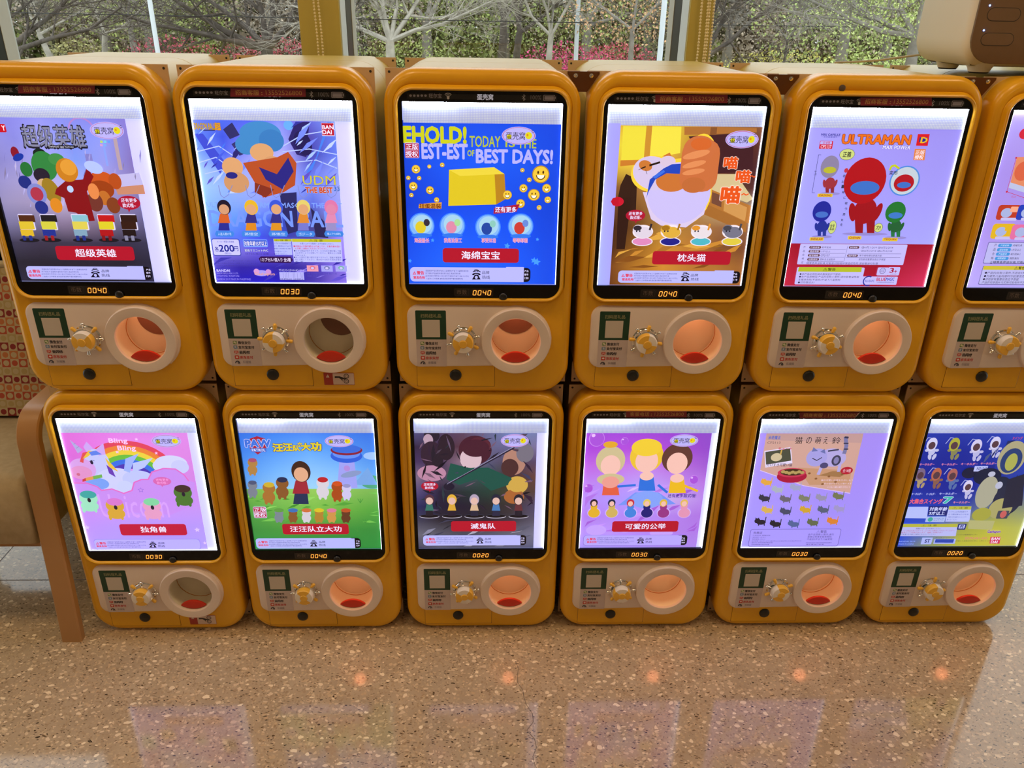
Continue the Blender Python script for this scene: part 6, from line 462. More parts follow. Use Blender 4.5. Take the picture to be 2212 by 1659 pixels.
ART['B4'] = [["G",-5,105,1005,1190,[["a894f0","a894ee","a490ea","a490ea"],["a898f2","a896f0","a492ee","a492ee"],["a49cf6","a49af4","a296f0","a296f0"]]],["P",[59,122,802,125,804,661,684,641,423,594,59,455],"c8a49c"],["P",[59,122,802,125,804,212,64,187],"bc9c9c"],["P",[349,430,774,456,783,588,468,587],"c0987c"],["P",[521,502,628,462,776,463,695,515],"a07c58"],["E",449,482,11,9,"8c6444"],["E",509,530,11,9,"8c6444"],["E",570,580,11,9,"8c6444"],["E",608,510,11,9,"8c6444"],["E",669,559,11,9,"8c6444"],["E",707,489,11,9,"8c6444"],["S",[59,455,423,594,685,644,805,665],5.7,"d0c0f4"],["T",79,150,171,181,"米奇魔法","5c70c0",0.03],["T",78,200,178,219,"CP2113","705c60",0.01],["T",288,160,344,219,"猫","28242c",0],["T",373,160,415,219,"の","28242c",0],["T",442,160,486,219,"萌","28242c",0],["T",506,160,542,219,"え","28242c",0],["T",573,160,638,219,"鈴","28242c",0],["P",[65,282,265,248,300,391,95,429],"d8d0ec"],["P",[74,291,260,258,287,367,97,403],"54584c"],["E",167,337,43,36,"c8bca0"],["S",[195,314,198,275],11.2,"c8a860"],["T",170,250,276,273,"キュート","c04868",0.03],["T",103,391,300,419,"だいすき可愛い猫","605068",0.02],["E",315,508,118,59,"a82048"],["E",309,475,111,42,"c04060"],["E",311,471,91,31,"4c3828"],["E",240,466,17,14,"b09c68"],["E",266,472,17,14,"b09c68"],["E",292,479,17,14,"b09c68"],["E",315,470,17,14,"b09c68"],["E",341,476,17,14,"b09c68"],["E",365,467,17,14,"b09c68"],["E",391,474,17,14,"b09c68"],["E",604,340,107,80,"b0a8dc",-12],["E",480,339,81,80,"a4a0dc"],["P",[432,288,439,248,481,282],"7078b0"],["P",[499,288,528,263,542,307],"7078b0"],["S",[687,301,691,238,671,162],29.3,"7c7ca8"],["S",[680,265,709,265],11.2,"3c3c58"],["S",[668,215,701,215],11.2,"3c3c58"],["S",[665,162,691,165],15.6,"3c3c58"],["E",637,365,36,47,"484864"],["E",637,365,20,31,"8884b4"],["S",[448,346,485,365,520,339],6.8,"38344c"],["S",[560,282,636,269],13.5,"484864"],["S",[531,430,519,488],24.9,"b0a8dc"],["S",[673,404,673,463],22.7,"b0a8dc"],["E",550,410,32,26,"54507c"],["E",737,456,48,34,"b02840"],["T",706,440,769,472,"全18種","e4c0d0",0.01],["T",551,535,803,551,"猫の可愛い仕草をたのしもう","dcc8e0",0.01],["T",580,566,798,582,"鈴の音がちりんと鳴ります","dcc8e0",0.01],["T",609,598,793,614,"いつも一緒に連れて行こう","dcc8e0",0.01],["E",132,565,36,22,"d8a850"],["E",100,552,23,22,"d8a850"],["P",[83,542,82,521,97,534],"d8a850"],["P",[100,534,107,521,115,542],"d8a850"],["S",[163,560,163,518],6.8,"d8a850"],["S",[115,573,116,594],8.0,"d8a850"],["S",[156,573,161,595],8.0,"d8a850"],["E",228,632,37,23,"a8b0c0"],["E",196,619,23,23,"a8b0c0"],["P",[178,608,177,587,193,600],"a8b0c0"],["P",[195,600,202,587,210,608],"a8b0c0"],["S",[259,627,259,584],6.9,"a8b0c0"],["S",[211,640,212,661],8.0,"a8b0c0"],["S",[252,640,258,661],8.0,"a8b0c0"],["E",368,612,37,23,"a0a4c8"],["E",336,599,23,23,"a0a4c8"],["P",[318,588,317,567,333,580],"a0a4c8"],["P",[335,580,342,567,350,588],"a0a4c8"],["S",[399,607,399,565],6.9,"a0a4c8"],["S",[351,620,352,642],8.0,"a0a4c8"],["S",[392,620,398,642],8.0,"a0a4c8"],["E",137,712,37,23,"404050"],["E",105,699,23,23,"404050"],["P",[88,688,87,666,102,680],"404050"],["P",[105,680,112,666,120,688],"404050"],["S",[169,707,169,664],6.9,"404050"],["S",[120,720,121,742],8.1,"404050"],["S",[161,720,167,742],8.1,"404050"],["E",305,719,37,23,"706c78"],["E",273,706,23,23,"706c78"],["P",[255,695,254,673,270,687],"706c78"],["P",[272,687,279,674,288,695],"706c78"],["S",[337,714,337,671],6.9,"706c78"],["S",[288,727,289,749],8.1,"706c78"],["S",[330,728,336,749],8.1,"706c78"],["E",454,713,37,23,"808470"],["E",422,699,23,23,"808470"],["P",[404,689,403,667,419,681],"808470"],["P",[421,681,428,667,436,689],"808470"],["S",[486,708,485,665],6.9,"808470"],["S",[437,721,439,743],8.1,"808470"],["S",[479,721,485,743],8.1,"808470"],["E",588,707,37,23,"9894b0"],["E",556,693,23,23,"9894b0"],["P",[538,682,536,661,552,674],"9894b0"],["P",[555,674,561,661,570,682],"9894b0"],["S",[620,701,619,658],6.9,"9894b0"],["S",[571,715,573,736],8.1,"9894b0"],["S",[613,715,619,737],8.1,"9894b0"],["E",722,694,37,23,"787c60"],["E",690,680,23,23,"787c60"],["P",[671,669,670,648,686,661],"787c60"],["P",[688,661,695,648,704,669],"787c60"],["S",[754,688,752,645],6.9,"787c60"],["S",[705,702,707,723],8.1,"787c60"],["S",[747,702,754,723],8.1,"787c60"],["E",175,821,37,23,"d0b060"],["E",142,807,23,23,"d0b060"],["P",[125,796,124,774,140,788],"d0b060"],["P",[142,788,149,774,157,796],"d0b060"],["S",[206,816,206,772],7.0,"d0b060"],["S",[157,829,158,851],8.1,"d0b060"],["S",[199,829,205,851],8.1,"d0b060"],["E",324,835,37,23,"505470"],["E",292,821,23,23,"505470"],["P",[274,810,273,788,289,802],"505470"],["P",[291,802,298,789,306,810],"505470"],["S",[356,830,356,786],7.0,"505470"],["S",[307,843,308,865],8.1,"505470"],["S",[349,843,355,865],8.1,"505470"],["E",481,819,37,23,"c8a440"],["E",448,805,23,23,"c8a440"],["P",[430,794,429,773,445,786],"c8a440"],["P",[447,786,454,773,463,795],"c8a440"],["S",[513,814,512,770],7.0,"c8a440"],["S",[464,827,465,849],8.2,"c8a440"],["S",[506,827,512,849],8.2,"c8a440"],["E",624,820,37,23,"606880"],["E",591,806,23,23,"606880"],["P",[573,795,572,773,588,787],"606880"],["P",[590,787,597,773,606,795],"606880"],["S",[656,814,655,771],7.0,"606880"],["S",[607,828,609,850],8.2,"606880"],["S",[649,828,656,850],8.2,"606880"],["E",750,809,37,23,"a098c8"],["E",718,795,23,23,"a098c8"],["P",[699,784,697,763,714,776],"a098c8"],["P",[716,776,723,763,732,784],"a098c8"],["S",[782,804,780,760],7.0,"a098c8"],["S",[733,817,735,839],8.2,"a098c8"],["S",[775,817,782,839],8.2,"a098c8"],["E",136,931,37,24,"302c3c"],["E",103,917,23,24,"302c3c"],["P",[85,906,84,884,100,898],"302c3c"],["P",[103,898,110,884,118,906],"302c3c"],["S",[167,926,168,881],7.0,"302c3c"],["S",[118,939,119,962],8.2,"302c3c"],["S",[160,939,166,962],8.2,"302c3c"],["E",262,952,37,24,"2c2c38"],["E",229,938,23,24,"2c2c38"],["P",[211,927,210,905,226,919],"2c2c38"],["P",[228,919,236,905,244,927],"2c2c38"],["S",[294,947,293,902],7.0,"2c2c38"],["S",[244,961,245,983],8.2,"2c2c38"],["S",[286,961,292,983],8.2,"2c2c38"],["E",408,953,38,24,"5c6c9c"],["E",375,939,23,24,"5c6c9c"],["P",[357,928,356,905,372,919],"5c6c9c"],["P",[375,919,382,906,390,928],"5c6c9c"],["S",[440,947,440,903],7.0,"5c6c9c"],["S",[391,961,392,984],8.2,"5c6c9c"],["S",[433,961,439,984],8.2,"5c6c9c"],["E",561,940,38,24,"687058"],["E",528,926,23,24,"687058"],["P",[509,914,508,892,524,906],"687058"],["P",[527,906,534,892,542,915],"687058"],["S",[593,934,592,890],7.0,"687058"],["S",[543,948,545,970],8.2,"687058"],["S",[586,948,592,970],8.2,"687058"],["E",718,926,38,24,"d08840"],["E",685,912,23,24,"d08840"],["P",[666,901,665,879,681,893],"d08840"],["P",[684,893,690,879,699,901],"d08840"],["S",[750,921,748,877],7.1,"d08840"],["S",[701,935,703,957],8.2,"d08840"],["S",[743,935,750,957],8.2,"d08840"],["R",61,995,799,1166,17,"786cb0"],["R",65,999,795,1161,14,"a89cf4"],["T",87,1019,160,1043,"合格证","40385c",0.01],["T",86,1051,227,1063,"产品名称: 萌猫铃铛","504874",0.01],["T",87,1069,194,1080,"适合年龄: 14岁以上","504874",0.01],["T",87,1087,191,1098,"型号规格: CP2113","504874",0.01],["T",87,1105,490,1117,"执行标准: GB6675.1-2014 GB6675.2-2014 GB6675.3-2014 GB6675.4-2014","504874",0.01],["T",87,1122,258,1134,"维护方法: 用干绒布擦拭表面污垢","504874",0.01],["T",87,1140,232,1152,"该包装或重要信息应予保留","504874",0.01],["T",598,1009,683,1037,"⚠警告","40385c",0.01],["T",534,1040,745,1059,"本产品含有小零件,请勿","504874",0.01],["T",534,1062,734,1082,"吞食以免发生窒息危险,","504874",0.01],["T",533,1085,744,1105,"不适合3岁以下儿童使用.","504874",0.01],["T",531,1125,743,1136,"随意丢弃该玩具,可能会对回收环境造成危险","504874",0.01],["T",533,1140,680,1152,"请妥善进行处理","504874",0.01]]
ART['B5'] = [["G",-5,108,990,1190,[["2c44b0","2c40a8","3048b0","3854c0","3c58c4"],["2038a0","1c309c","2038a0","2c44b0","3850bc"],["1c309c","182c98","1c309c","2840a4","3c54b4"],["2038a4","1c309c","20349c","3c5098","5060a8"],["2c4cbc","2c48b4","4458a8","8c9468","8c9480"],["2c54d0","3c60c0","a0a450","b4b450","b0b464"],["2c50cc","8c9868","b8b848","c0bc48","b8b85c"]]],["S",[64,174,23,166,-4,219],5.6,"a8b0dc"],["E",80,285,27,38,"b8bce0"],["E",40,277,16,13,"b8bce0"],["E",117,277,16,13,"b8bce0"],["E",74,334,14,28,"b8bce0",15],["E",110,334,14,28,"b8bce0",-15],["E",66,225,41,59,"c8c8e8"],["E",68,236,27,33,"5c4450"],["S",[239,174,197,166,171,219],5.6,"a8b0dc"],["E",256,285,27,39,"888860"],["E",215,277,16,13,"888860"],["E",293,277,16,13,"888860"],["E",250,334,14,28,"888860",15],["E",287,334,14,28,"888860",-15],["E",241,225,41,59,"a8a848"],["E",243,236,27,33,"5c4450"],["S",[415,187,373,178,347,231],5.6,"a8b0dc"],["E",433,298,27,39,"b4b4dc"],["E",392,290,16,13,"b4b4dc"],["E",470,290,16,13,"b4b4dc"],["E",428,347,14,28,"b4b4dc",15],["E",465,347,14,28,"b4b4dc",-15],["E",417,238,41,59,"c8c4e4"],["E",420,249,27,33,"5c4450"],["S",[555,165,515,156,491,207],5.6,"a8b0dc"],["E",573,270,26,37,"b8b8d8"],["E",534,262,15,12,"b8b8d8"],["E",608,262,15,12,"b8b8d8"],["E",569,316,13,27,"b8b8d8",15],["E",604,316,13,27,"b8b8d8",-15],["E",557,212,39,56,"c8c8e8"],["E",560,224,26,31,"5c4450"],["S",[39,443,0,435,-25,484],5.7,"a8b0dc"],["E",52,546,25,36,"a89878"],["E",15,539,15,12,"a89878"],["E",86,539,15,12,"a89878"],["E",46,592,12,26,"a89878",15],["E",80,592,12,26,"a89878",-15],["E",39,490,37,55,"7c6c8c"],["E",41,501,25,31,"5c4450"],["S",[164,440,123,432,98,484],5.7,"a8b0dc"],["E",180,549,26,38,"886458"],["E",140,542,15,13,"886458"],["E",215,542,15,13,"886458"],["E",174,597,13,28,"886458",15],["E",209,597,13,28,"886458",-15],["E",165,490,39,58,"b06c58"],["E",168,501,26,33,"5c4450"],["S",[292,447,251,438,226,491],5.7,"a8b0dc"],["E",308,556,26,38,"5c74a8"],["E",269,548,15,13,"5c74a8"],["E",344,549,15,13,"5c74a8"],["E",303,604,13,28,"5c74a8",15],["E",338,604,13,28,"5c74a8",-15],["E",293,497,39,58,"a86c68"],["E",296,508,26,33,"5c4450"],["S",[444,552,406,544,384,592],5.8,"a8b0dc"],["E",458,651,24,34,"b8b8dc"],["E",423,644,14,11,"b8b8dc"],["E",490,644,14,11,"b8b8dc"],["E",454,695,12,25,"b8b8dc",15],["E",486,695,12,25,"b8b8dc",-15],["E",444,597,36,53,"ccc8e8"],["E",447,608,24,30,"5c4450"],["T",11,389,126,411,"キーホルダー","d890a8",0.03],["T",183,389,309,411,"キーホルダー","d890a8",0.03],["T",336,386,468,408,"キーホルダー","d890a8",0.03],["T",490,382,616,404,"キーホルダー","d890a8",0.03],["T",12,659,96,682,"キーホルダー","b8c0e8",0.03],["T",128,660,201,683,"キーホルダー","b8c0e8",0.03],["T",232,657,372,680,"キーホルダー","b8c0e8",0.03],["T",364,738,499,761,"キーホルダー","d890a8",0.03],["T",10,717,274,762,"大集合スイング","d86880",0.05],["T",282,700,347,758,"7","48b8b0",0.05,"c8d8f0",0.09],["T",677,155,756,181,"スイング","c05070",0.03],["E",426,477,63,50,"1c2448"],["R",450,416,570,464,4,"b8c0f0"],["T",471,425,552,452,"ND1042","384078",0.02],["R",555,409,609,451,0,"1c3090"],["P",[646,745,644,656,666,580,663,665],"3c4c98"],["P",[808,838,808,793,819,753,816,797],"3c4c98"],["P",[640,265,646,192,705,187,679,217],"28346c"],["P",[698,327,690,239,716,187,711,247],"8c8c60"],["P",[847,891,840,848,856,805,861,857],"8c8c60"],["P",[817,641,794,559,812,491,828,570],"28346c"],["P",[692,489,693,418,714,357,710,426],"8c8c60"],["P",[728,769,742,697,782,647,763,714],"3c4c98"],["P",[552,355,559,303,582,262,572,311],"28346c"],["P",[578,316,581,272,597,235,591,277],"3c4c98"],["P",[658,337,661,268,691,214,682,280],"1c2a60"],["P",[826,874,832,833,859,809,848,847],"8c8c60"],["P",[641,369,639,281,683,221,676,303],"28346c"],["P",[653,853,664,777,693,714,679,787],"54608c"],["P",[611,562,604,525,614,494,617,530],"1c2a60"],["P",[680,737,687,688,708,648,698,695],"54608c"],["P",[507,395,511,329,553,285,533,346],"54608c"],["P",[825,891,828,864,846,796,852,874],"3c4c98"],["P",[743,309,747,262,746,229,759,273],"1c2a60"],["P",[820,580,815,544,822,513,824,547],"3c4c98"],["P",[762,891,769,860,796,810,793,874],"28346c"],["P",[747,483,746,442,755,405,754,445],"8c8c60"],["E",721,341,109,150,"a8a488"],["E",723,366,83,111,"30487c"],["E",727,379,46,78,"a8ac60"],["E",574,510,110,77,"1c2848"],["E",698,604,87,94,"24304c"],["E",608,657,84,150,"a8a898"],["E",797,726,118,152,"2c3450"],["E",762,808,95,97,"a8a474"],["P",[743,537,867,484,931,781,774,808],"2c3048"],["E",623,863,77,63,"a4a450"],["R",750,828,843,905,8,"4c5060"],["E",801,863,26,35,"c06868"],["E",689,590,29,34,"b4b8d0"],["E",602,487,29,24,"b4b8d0"],["P",[-7,789,171,789,186,900,0,896],"b0bcf0"],["P",[177,784,332,784,343,875,185,872],"24307c"],["T",188,792,329,828,"対象年齢","c8d0fc",0.03],["T",193,834,319,868,"3才以上","c8d0fc",0.04],["R",179,882,337,935,4,"a8b8e8"],["E",216,910,21,21,"48a8a0"],["T",245,892,322,924,"エコマーク","5c78b8",0.01],["P",[338,784,520,785,541,932,343,931],"b4bcf0"],["P",[338,784,520,785,524,818,340,817],"b4b850"],["T",371,790,495,811,"⚠ 注 意","48482c",0.01],["T",351,829,504,845,"カプセルは包装容器です","5060a4",0.01],["T",351,854,517,870,"ので開封後は小さなお","5060a4",0.01],["T",352,879,512,895,"子様の手の届かないところへ","5060a4",0.01],["T",352,903,435,920,"捨ててください","5060a4",0.01],["P",[1,951,452,953,465,1073,4,1071],"b4b8ea"],["P",[1,951,452,953,454,985,0,983],"b4b44c"],["T",159,959,283,978,"⚠ 注 意","48482c",0.01],["T",118,990,326,1005,"保護者の方へ 必ずお読みください。","505890",0.01],["T",10,1011,445,1025,"小さな部品がありますので、口の中には絶対に入れないでください。","b05c7c",0.01],["T",8,1029,348,1043,"窒息などの危険があります。誤飲の危険があり","b05c7c",0.01],["T",6,1047,293,1061,"3才未満のお子様には絶対に与えないでください","505890",0.01],["R",457,953,526,1009,6,"24307c"],["R",467,961,516,999,6,"b0b8e8"],["T",479,965,505,996,"PS","24307c",0.04],["P",[532,918,748,926,747,1010,548,1002],"b0b080"],["T",717,1015,823,1049,"Gashapon","7c50a0",0.05,"d8c8d8",0.09],["T",473,1052,641,1065,"バンダイお客様相談センター","5c5c50",0.01],["T",548,1081,728,1105,"0570-041-101","d08080",0.02],["T",477,1114,766,1128,"月曜から金曜(祝日を除く) 10時から16時","5c5c50",0.01],["R",193,1086,280,1151,0,"a8b4ec"],["T",222,1103,263,1135,"ST","2c347c",0.04],["T",301,1080,459,1095,"701258-2116709-200","5c5c70",0.01],["R",297,1098,474,1147,0,"a4b0ec"],["R",306,1101,318,1135,0,"3450b0"],["R",315,1101,328,1135,0,"3450b0"],["R",324,1101,335,1135,0,"3450b0"],["R",332,1101,344,1135,0,"3450b0"],["R",340,1101,353,1135,0,"3450b0"],["R",350,1101,361,1135,0,"3450b0"],["R",357,1101,370,1135,0,"3450b0"],["R",364,1101,377,1135,0,"3450b0"],["R",374,1101,386,1135,0,"3450b0"],["R",381,1101,392,1135,0,"3450b0"],["R",386,1101,398,1136,0,"3450b0"],["R",394,1101,406,1136,0,"3450b0"],["R",400,1101,412,1136,0,"3450b0"],["R",406,1101,418,1136,0,"3450b0"],["R",412,1101,423,1136,0,"3450b0"],["R",418,1101,430,1136,0,"3450b0"],["R",425,1101,436,1136,0,"3450b0"],["R",430,1101,444,1136,0,"3450b0"],["R",440,1101,451,1136,0,"3450b0"],["R",446,1101,459,1136,0,"3450b0"],["T",7,1114,141,1128,"BANDAI 2019","8ca4f0",0.02],["T",9,1140,135,1154,"MADE IN CHINA","8ca4f0",0.02],["P",[754,1079,838,1079,848,1148,764,1147],"c83c64"],["T",768,1086,836,1110,"BAN","e8dcf4",0.035],["T",772,1117,826,1142,"DAI","e8dcf4",0.035]]
ART['status'] = [["R",35,-47,961,-17,2,"0b0b0d"],["E",56,-35,8,7,"8c8890"],["E",79,-35,8,7,"8c8890"],["E",102,-35,8,7,"8c8890"],["E",125,-36,8,7,"8c8890"],["E",148,-36,8,7,"8c8890"],["T",170,-49,247,-23,"旺尔宝","8c8890",0.015],["A",287,-24,0,8,0,360,"b8b4b8"],["A",287,-22,11,15,48,132,"b8b4b8"],["A",287,-22,20,23,48,132,"b8b4b8"],["A",287,-22,28,32,48,132,"b8b4b8"],["S",[744,-41,764,-24,754,-15,754,-51,763,-43,745,-24],2.2,"b8b4b8"],["T",797,-47,862,-22,"100%","78747c",0.0],["R",876,-50,948,-16,4,"9c98a4"],["R",879,-47,945,-19,3,"17161c"],["R",883,-44,941,-22,2,"8c8894"],["R",948,-41,952,-28,2,"9c98a4"]]
ART['status_title'] = [["T",465,-50,565,-15,"蛋壳窝","c8c4cc",0.03]]
ART['price_box'] = [["R",303,1202,574,1262,6,"0b0b0d"],["R",309,1207,406,1257,8,"3c3230"],["R",311,1209,404,1255,7,"0c0a0c"],["T",323,1213,393,1248,"币数","6c5c54",0.01],["R",428,1209,567,1260,2,"2c1006"]]
ART['sticker_u0'] = [["P",[289,-64,746,-70,736,-22,277,-16],"7c2030"],["T",312,-56,457,-26,"招商客服","b88c50",0.02],["T",469,-45,476,-29,":","b88c50",0.02],["T",498,-56,718,-30,"13552526800","b88c50",0.0]]
ART['sticker_u1'] = [["P",[267,-62,723,-68,719,-20,260,-14],"7c2030"],["T",293,-54,437,-24,"招商客服","b88c50",0.02],["T",450,-43,457,-27,":","b88c50",0.02],["T",478,-54,698,-28,"13552526800","b88c50",0.0]]
ART['sticker_u3'] = [["P",[287,-61,740,-67,746,-17,292,-11],"7c2030"],["T",319,-52,462,-22,"招商客服","b88c50",0.02],["T",476,-41,483,-25,":","b88c50",0.02],["T",503,-53,721,-26,"13552526800","b88c50",0.0]]
ART['sticker_u4'] = [["P",[287,-61,740,-67,752,-19,297,-14],"7c2030"],["T",321,-53,464,-24,"招商客服","b88c50",0.02],["T",479,-42,486,-27,":","b88c50",0.02],["T",505,-54,724,-27,"13552526800","b88c50",0.0]]
ART['sticker_l3'] = [["P",[287,-70,737,-70,743,-17,291,-16],"7c2030"],["T",318,-59,460,-26,"客服电话","b88c50",0.02],["T",474,-46,481,-28,":","b88c50",0.02],["T",501,-57,718,-28,"13552526800","b88c50",0.0]]
ART['sticker_l4'] = [["P",[271,-59,731,-60,697,-11,280,-11],"6c1a24"],["P",[731,-60,713,-50,697,-11],"c8b0a8"],["T",305,-50,450,-20,"招商客服","b88c50",0.02],["T",465,-38,472,-22,":","b88c50",0.02],["T",492,-48,699,-21,"1355252680","b88c50",0.0]]
ART['label'] = [["R",34,1363,246,1785,7,"c8b8b8"],["R",34,1363,246,1578,7,"0c3c28"],["R",34,1558,246,1578,0,"0c3c28"],["T",70,1389,212,1417,"扫码扭礼品","98946c",0.015],["R",78,1432,202,1561,2,"c8beb4"],["R",63,1595,90,1620,5,"6c8c50"],["E",74,1605,8,7,"d0ccb4"],["E",82,1611,6,5,"d0ccb4"],["T",98,1597,184,1620,"微信支付","28242c",0.04],["R",62,1630,89,1655,5,"5c7ca0"],["T",66,1633,85,1651,"支","d0d0d8",0.02],["T",96,1632,206,1654,"支付宝支付","28242c",0.04],["R",62,1669,91,1688,5,"c03c34"],["P",[72,1687,83,1687,77,1694],"c03c34"],["T",66,1673,86,1684,"云","e0d0cc",0.02],["T",99,1670,170,1692,"云闪付","201c28",0.06],["R",62,1705,92,1732,5,"c03028"],["E",77,1718,9,7,"e0d0cc"],["T",98,1708,189,1730,"京东支付","c03c38",0.04],["A",76,1762,10,17,0,190,"2c2c3c"],["E",80,1762,4,6,"2c2c3c"],["E",90,1765,3,4,"2c2c3c"],["T",113,1745,170,1765,"乐摇摇","78707c",0.0]]
ART['caution'] = [["R",664,1848,882,1945,6,"a83428"],["R",729,1852,880,1941,4,"d8c0b4"],["P",[679,1886,705,1886,694,1861],"d8c8bc"],["P",[692,1869,695,1869,693,1879,692,1879],"a83428"],["A",826,1875,14,19,0,360,"241c20"],["A",826,1875,6,9,0,360,"241c20"],["A",823,1915,14,19,0,360,"241c20"],["A",823,1915,6,9,0,360,"241c20"],["P",[743,1875,779,1876,811,1889,827,1895,809,1900,797,1899,796,1918,787,1900,772,1889,742,1890],"241c20"]]

# ------------------------------------------------------------------ printed matter
_tc = {}
def text_mesh(t, bold):
    k = t
    if k not in _tc:
        c = bpy.data.curves.new('lettering', 'FONT'); c.body = t; c.resolution_u = 2 if len(t) < 16 else 1
        o = bpy.data.objects.new('lettering', c); me = o.to_mesh()
        bb = [(v.co.x, v.co.y) for v in me.vertices]; o.to_mesh_clear()
        me = o.to_mesh(); V = [(v.co.x, v.co.y) for v in me.vertices]; F = [tuple(p.vertices) for p in me.polygons]; o.to_mesh_clear()
        bpy.data.objects.remove(o); bpy.data.curves.remove(c)
        _tc[k] = (V, F, min(p[0] for p in bb), max(p[0] for p in bb), min(p[1] for p in bb), max(p[1] for p in bb))
    return _tc[k]

def print_mesh(items, y0, step):
    """items in thousandths of the lit width, x right and y down from the top left corner of the lit field"""
    V = []; F = []; Cc = []; y = y0
    def P(u, v): return (-.185 + u * .00037, y, .218 - v * .00037)
    def poly(pts, col):
        n = len(V); ar = 0
        for i in range(len(pts)): a, b_ = pts[i - 1], pts[i]; ar += a[0] * b_[1] - b_[0] * a[1]
        if ar > 0: pts = pts[::-1]
        for p in pts: V.append(P(*p)); Cc.append(col)
        F.append(tuple(range(n, n + len(pts))))
    for it in items:
        k = it[0]; y -= step
        if k == 'R':
            x0, v0, x1, v1, r, c = it[1:]
            r = min(r, (x1 - x0) / 2, (v1 - v0) / 2)
            poly([(p[0], p[1]) for p in rr(x0, x1, v0, v1, r, 4)] if r > 0 else [(x0, v0), (x1, v0), (x1, v1), (x0, v1)], lin(c))
        elif k == 'E':
            x, v, rx, ry, c = it[1:6]; a = radians(it[6] if len(it) > 6 else 0); n = 28 if max(rx, ry) > 12 else 14
            poly([(x + rx * cos(t) * cos(a) + ry * sin(t) * sin(a), v - rx * cos(t) * sin(a) + ry * sin(t) * cos(a)) for t in (2 * pi * i / n for i in range(n))], lin(c))
        elif k == 'P':
            q = it[1]; poly([(q[i], q[i + 1]) for i in range(0, len(q), 2)], lin(it[2]))
        elif k == 'V':
            x, v, r, c, a0 = it[1:]
            pts = [(x + (r if i % 2 == 0 else r * .48) * sin(radians(a0) + pi * i / 5), v - (r if i % 2 == 0 else r * .48) * cos(radians(a0) + pi * i / 5)) for i in range(10)]
            for i in range(0, 10, 2): poly([(x, v), pts[i - 1], pts[i], pts[i + 1]], lin(c))
        elif k == 'A':
            x, v, r0, r1, a0, a1, c = it[1:]; n = max(6, int(abs(a1 - a0) / 9))
            for i in range(n):
                t0 = radians(a0 + (a1 - a0) * i / n); t1 = radians(a0 + (a1 - a0) * (i + 1) / n)
                q = [(x + r0 * cos(t0), v - r0 * sin(t0)), (x + r1 * cos(t0), v - r1 * sin(t0)), (x + r1 * cos(t1), v - r1 * sin(t1)), (x + r0 * cos(t1), v - r0 * sin(t1))]
                poly(q if r0 > 0 else q[:3], lin(c))
        elif k == 'S':
            q = it[1]; w = it[2] / 2; pts = [Vector((q[i], q[i + 1])) for i in range(0, len(q), 2)]
            for a, b_ in zip(pts, pts[1:]):
                d = b_ - a
                if d.length < 1e-6: continue
                d.normalize(); nn = Vector((-d.y, d.x)) * w; e = d * w * .4
                poly([tuple(a + nn - e), tuple(a - nn - e), tuple(b_ - nn + e), tuple(b_ + nn + e)], lin(it[3]))
        elif k == 'G':
            x0, v0, x1, v1, rows = it[1:]; x0 = 0 if x0 < 28 else x0; x1 = 1000 if x1 > 975 else x1; v1 = 1176 if v1 > 1150 else v1; nr = len(rows); nc = len(rows[0]); L = [[lin(c) for c in r] for r in rows]; sub = 3
            nx, ny = (nc - 1) * sub, (nr - 1) * sub; n = len(V)
            for j in range(ny + 1):
                for i in range(nx + 1):
                    a, b_ = min(i // sub, nc - 2), min(j // sub, nr - 2); fx, fy = i / sub - a, j / sub - b_
                    c = tuple((L[b_][a][k_] * (1 - fx) + L[b_][a + 1][k_] * fx) * (1 - fy) + (L[b_ + 1][a][k_] * (1 - fx) + L[b_ + 1][a + 1][k_] * fx) * fy for k_ in range(3)) + (1,)
                    V.append(P(max(0, min(1000, x0 + (x1 - x0) * i / nx)), max(2, min(1176, v0 + (v1 - v0) * j / ny)))); Cc.append(c)
            for j in range(ny):
                for i in range(nx):
                    q = n + j * (nx + 1) + i; F.append((q, q + nx + 1, q + nx + 2, q + 1))
        elif k == 'T':
            x0, v0, x1, v1, t, c, bold = it[1:8]
            lay = [(bold, c)]
            if len(it) > 8: lay = [(it[9], it[8])] + lay
            for bo, cc in lay:
                tv, tf, a0, a1, b0, b1 = text_mesh(t, bo); col = lin(cc)
                if bo < .013: sh = [(0, 0)]
                elif bo < .05: sh = [(bo * .6, bo * .6), (-bo * .6, bo * .6), (bo * .6, -bo * .6), (-bo * .6, -bo * .6)]
                else: sh = [(bo * .8 * cos(pi * q / 4), bo * .8 * sin(pi * q / 4)) for q in range(8)]
                for sx_, sy_ in sh:
                    n = len(V); y -= step * .05
                    for px, pz in tv:
                        V.append(P(x0 + (x1 - x0) * (px + sx_ - a0) / max(1e-6, a1 - a0), v1 - (v1 - v0) * (pz + sy_ - b0) / max(1e-6, b1 - b0))); Cc.append(col)
                    F += [tuple(i + n for i in f) for f in tf]
                if len(lay) > 1: y -= step
    return V, F, Cc

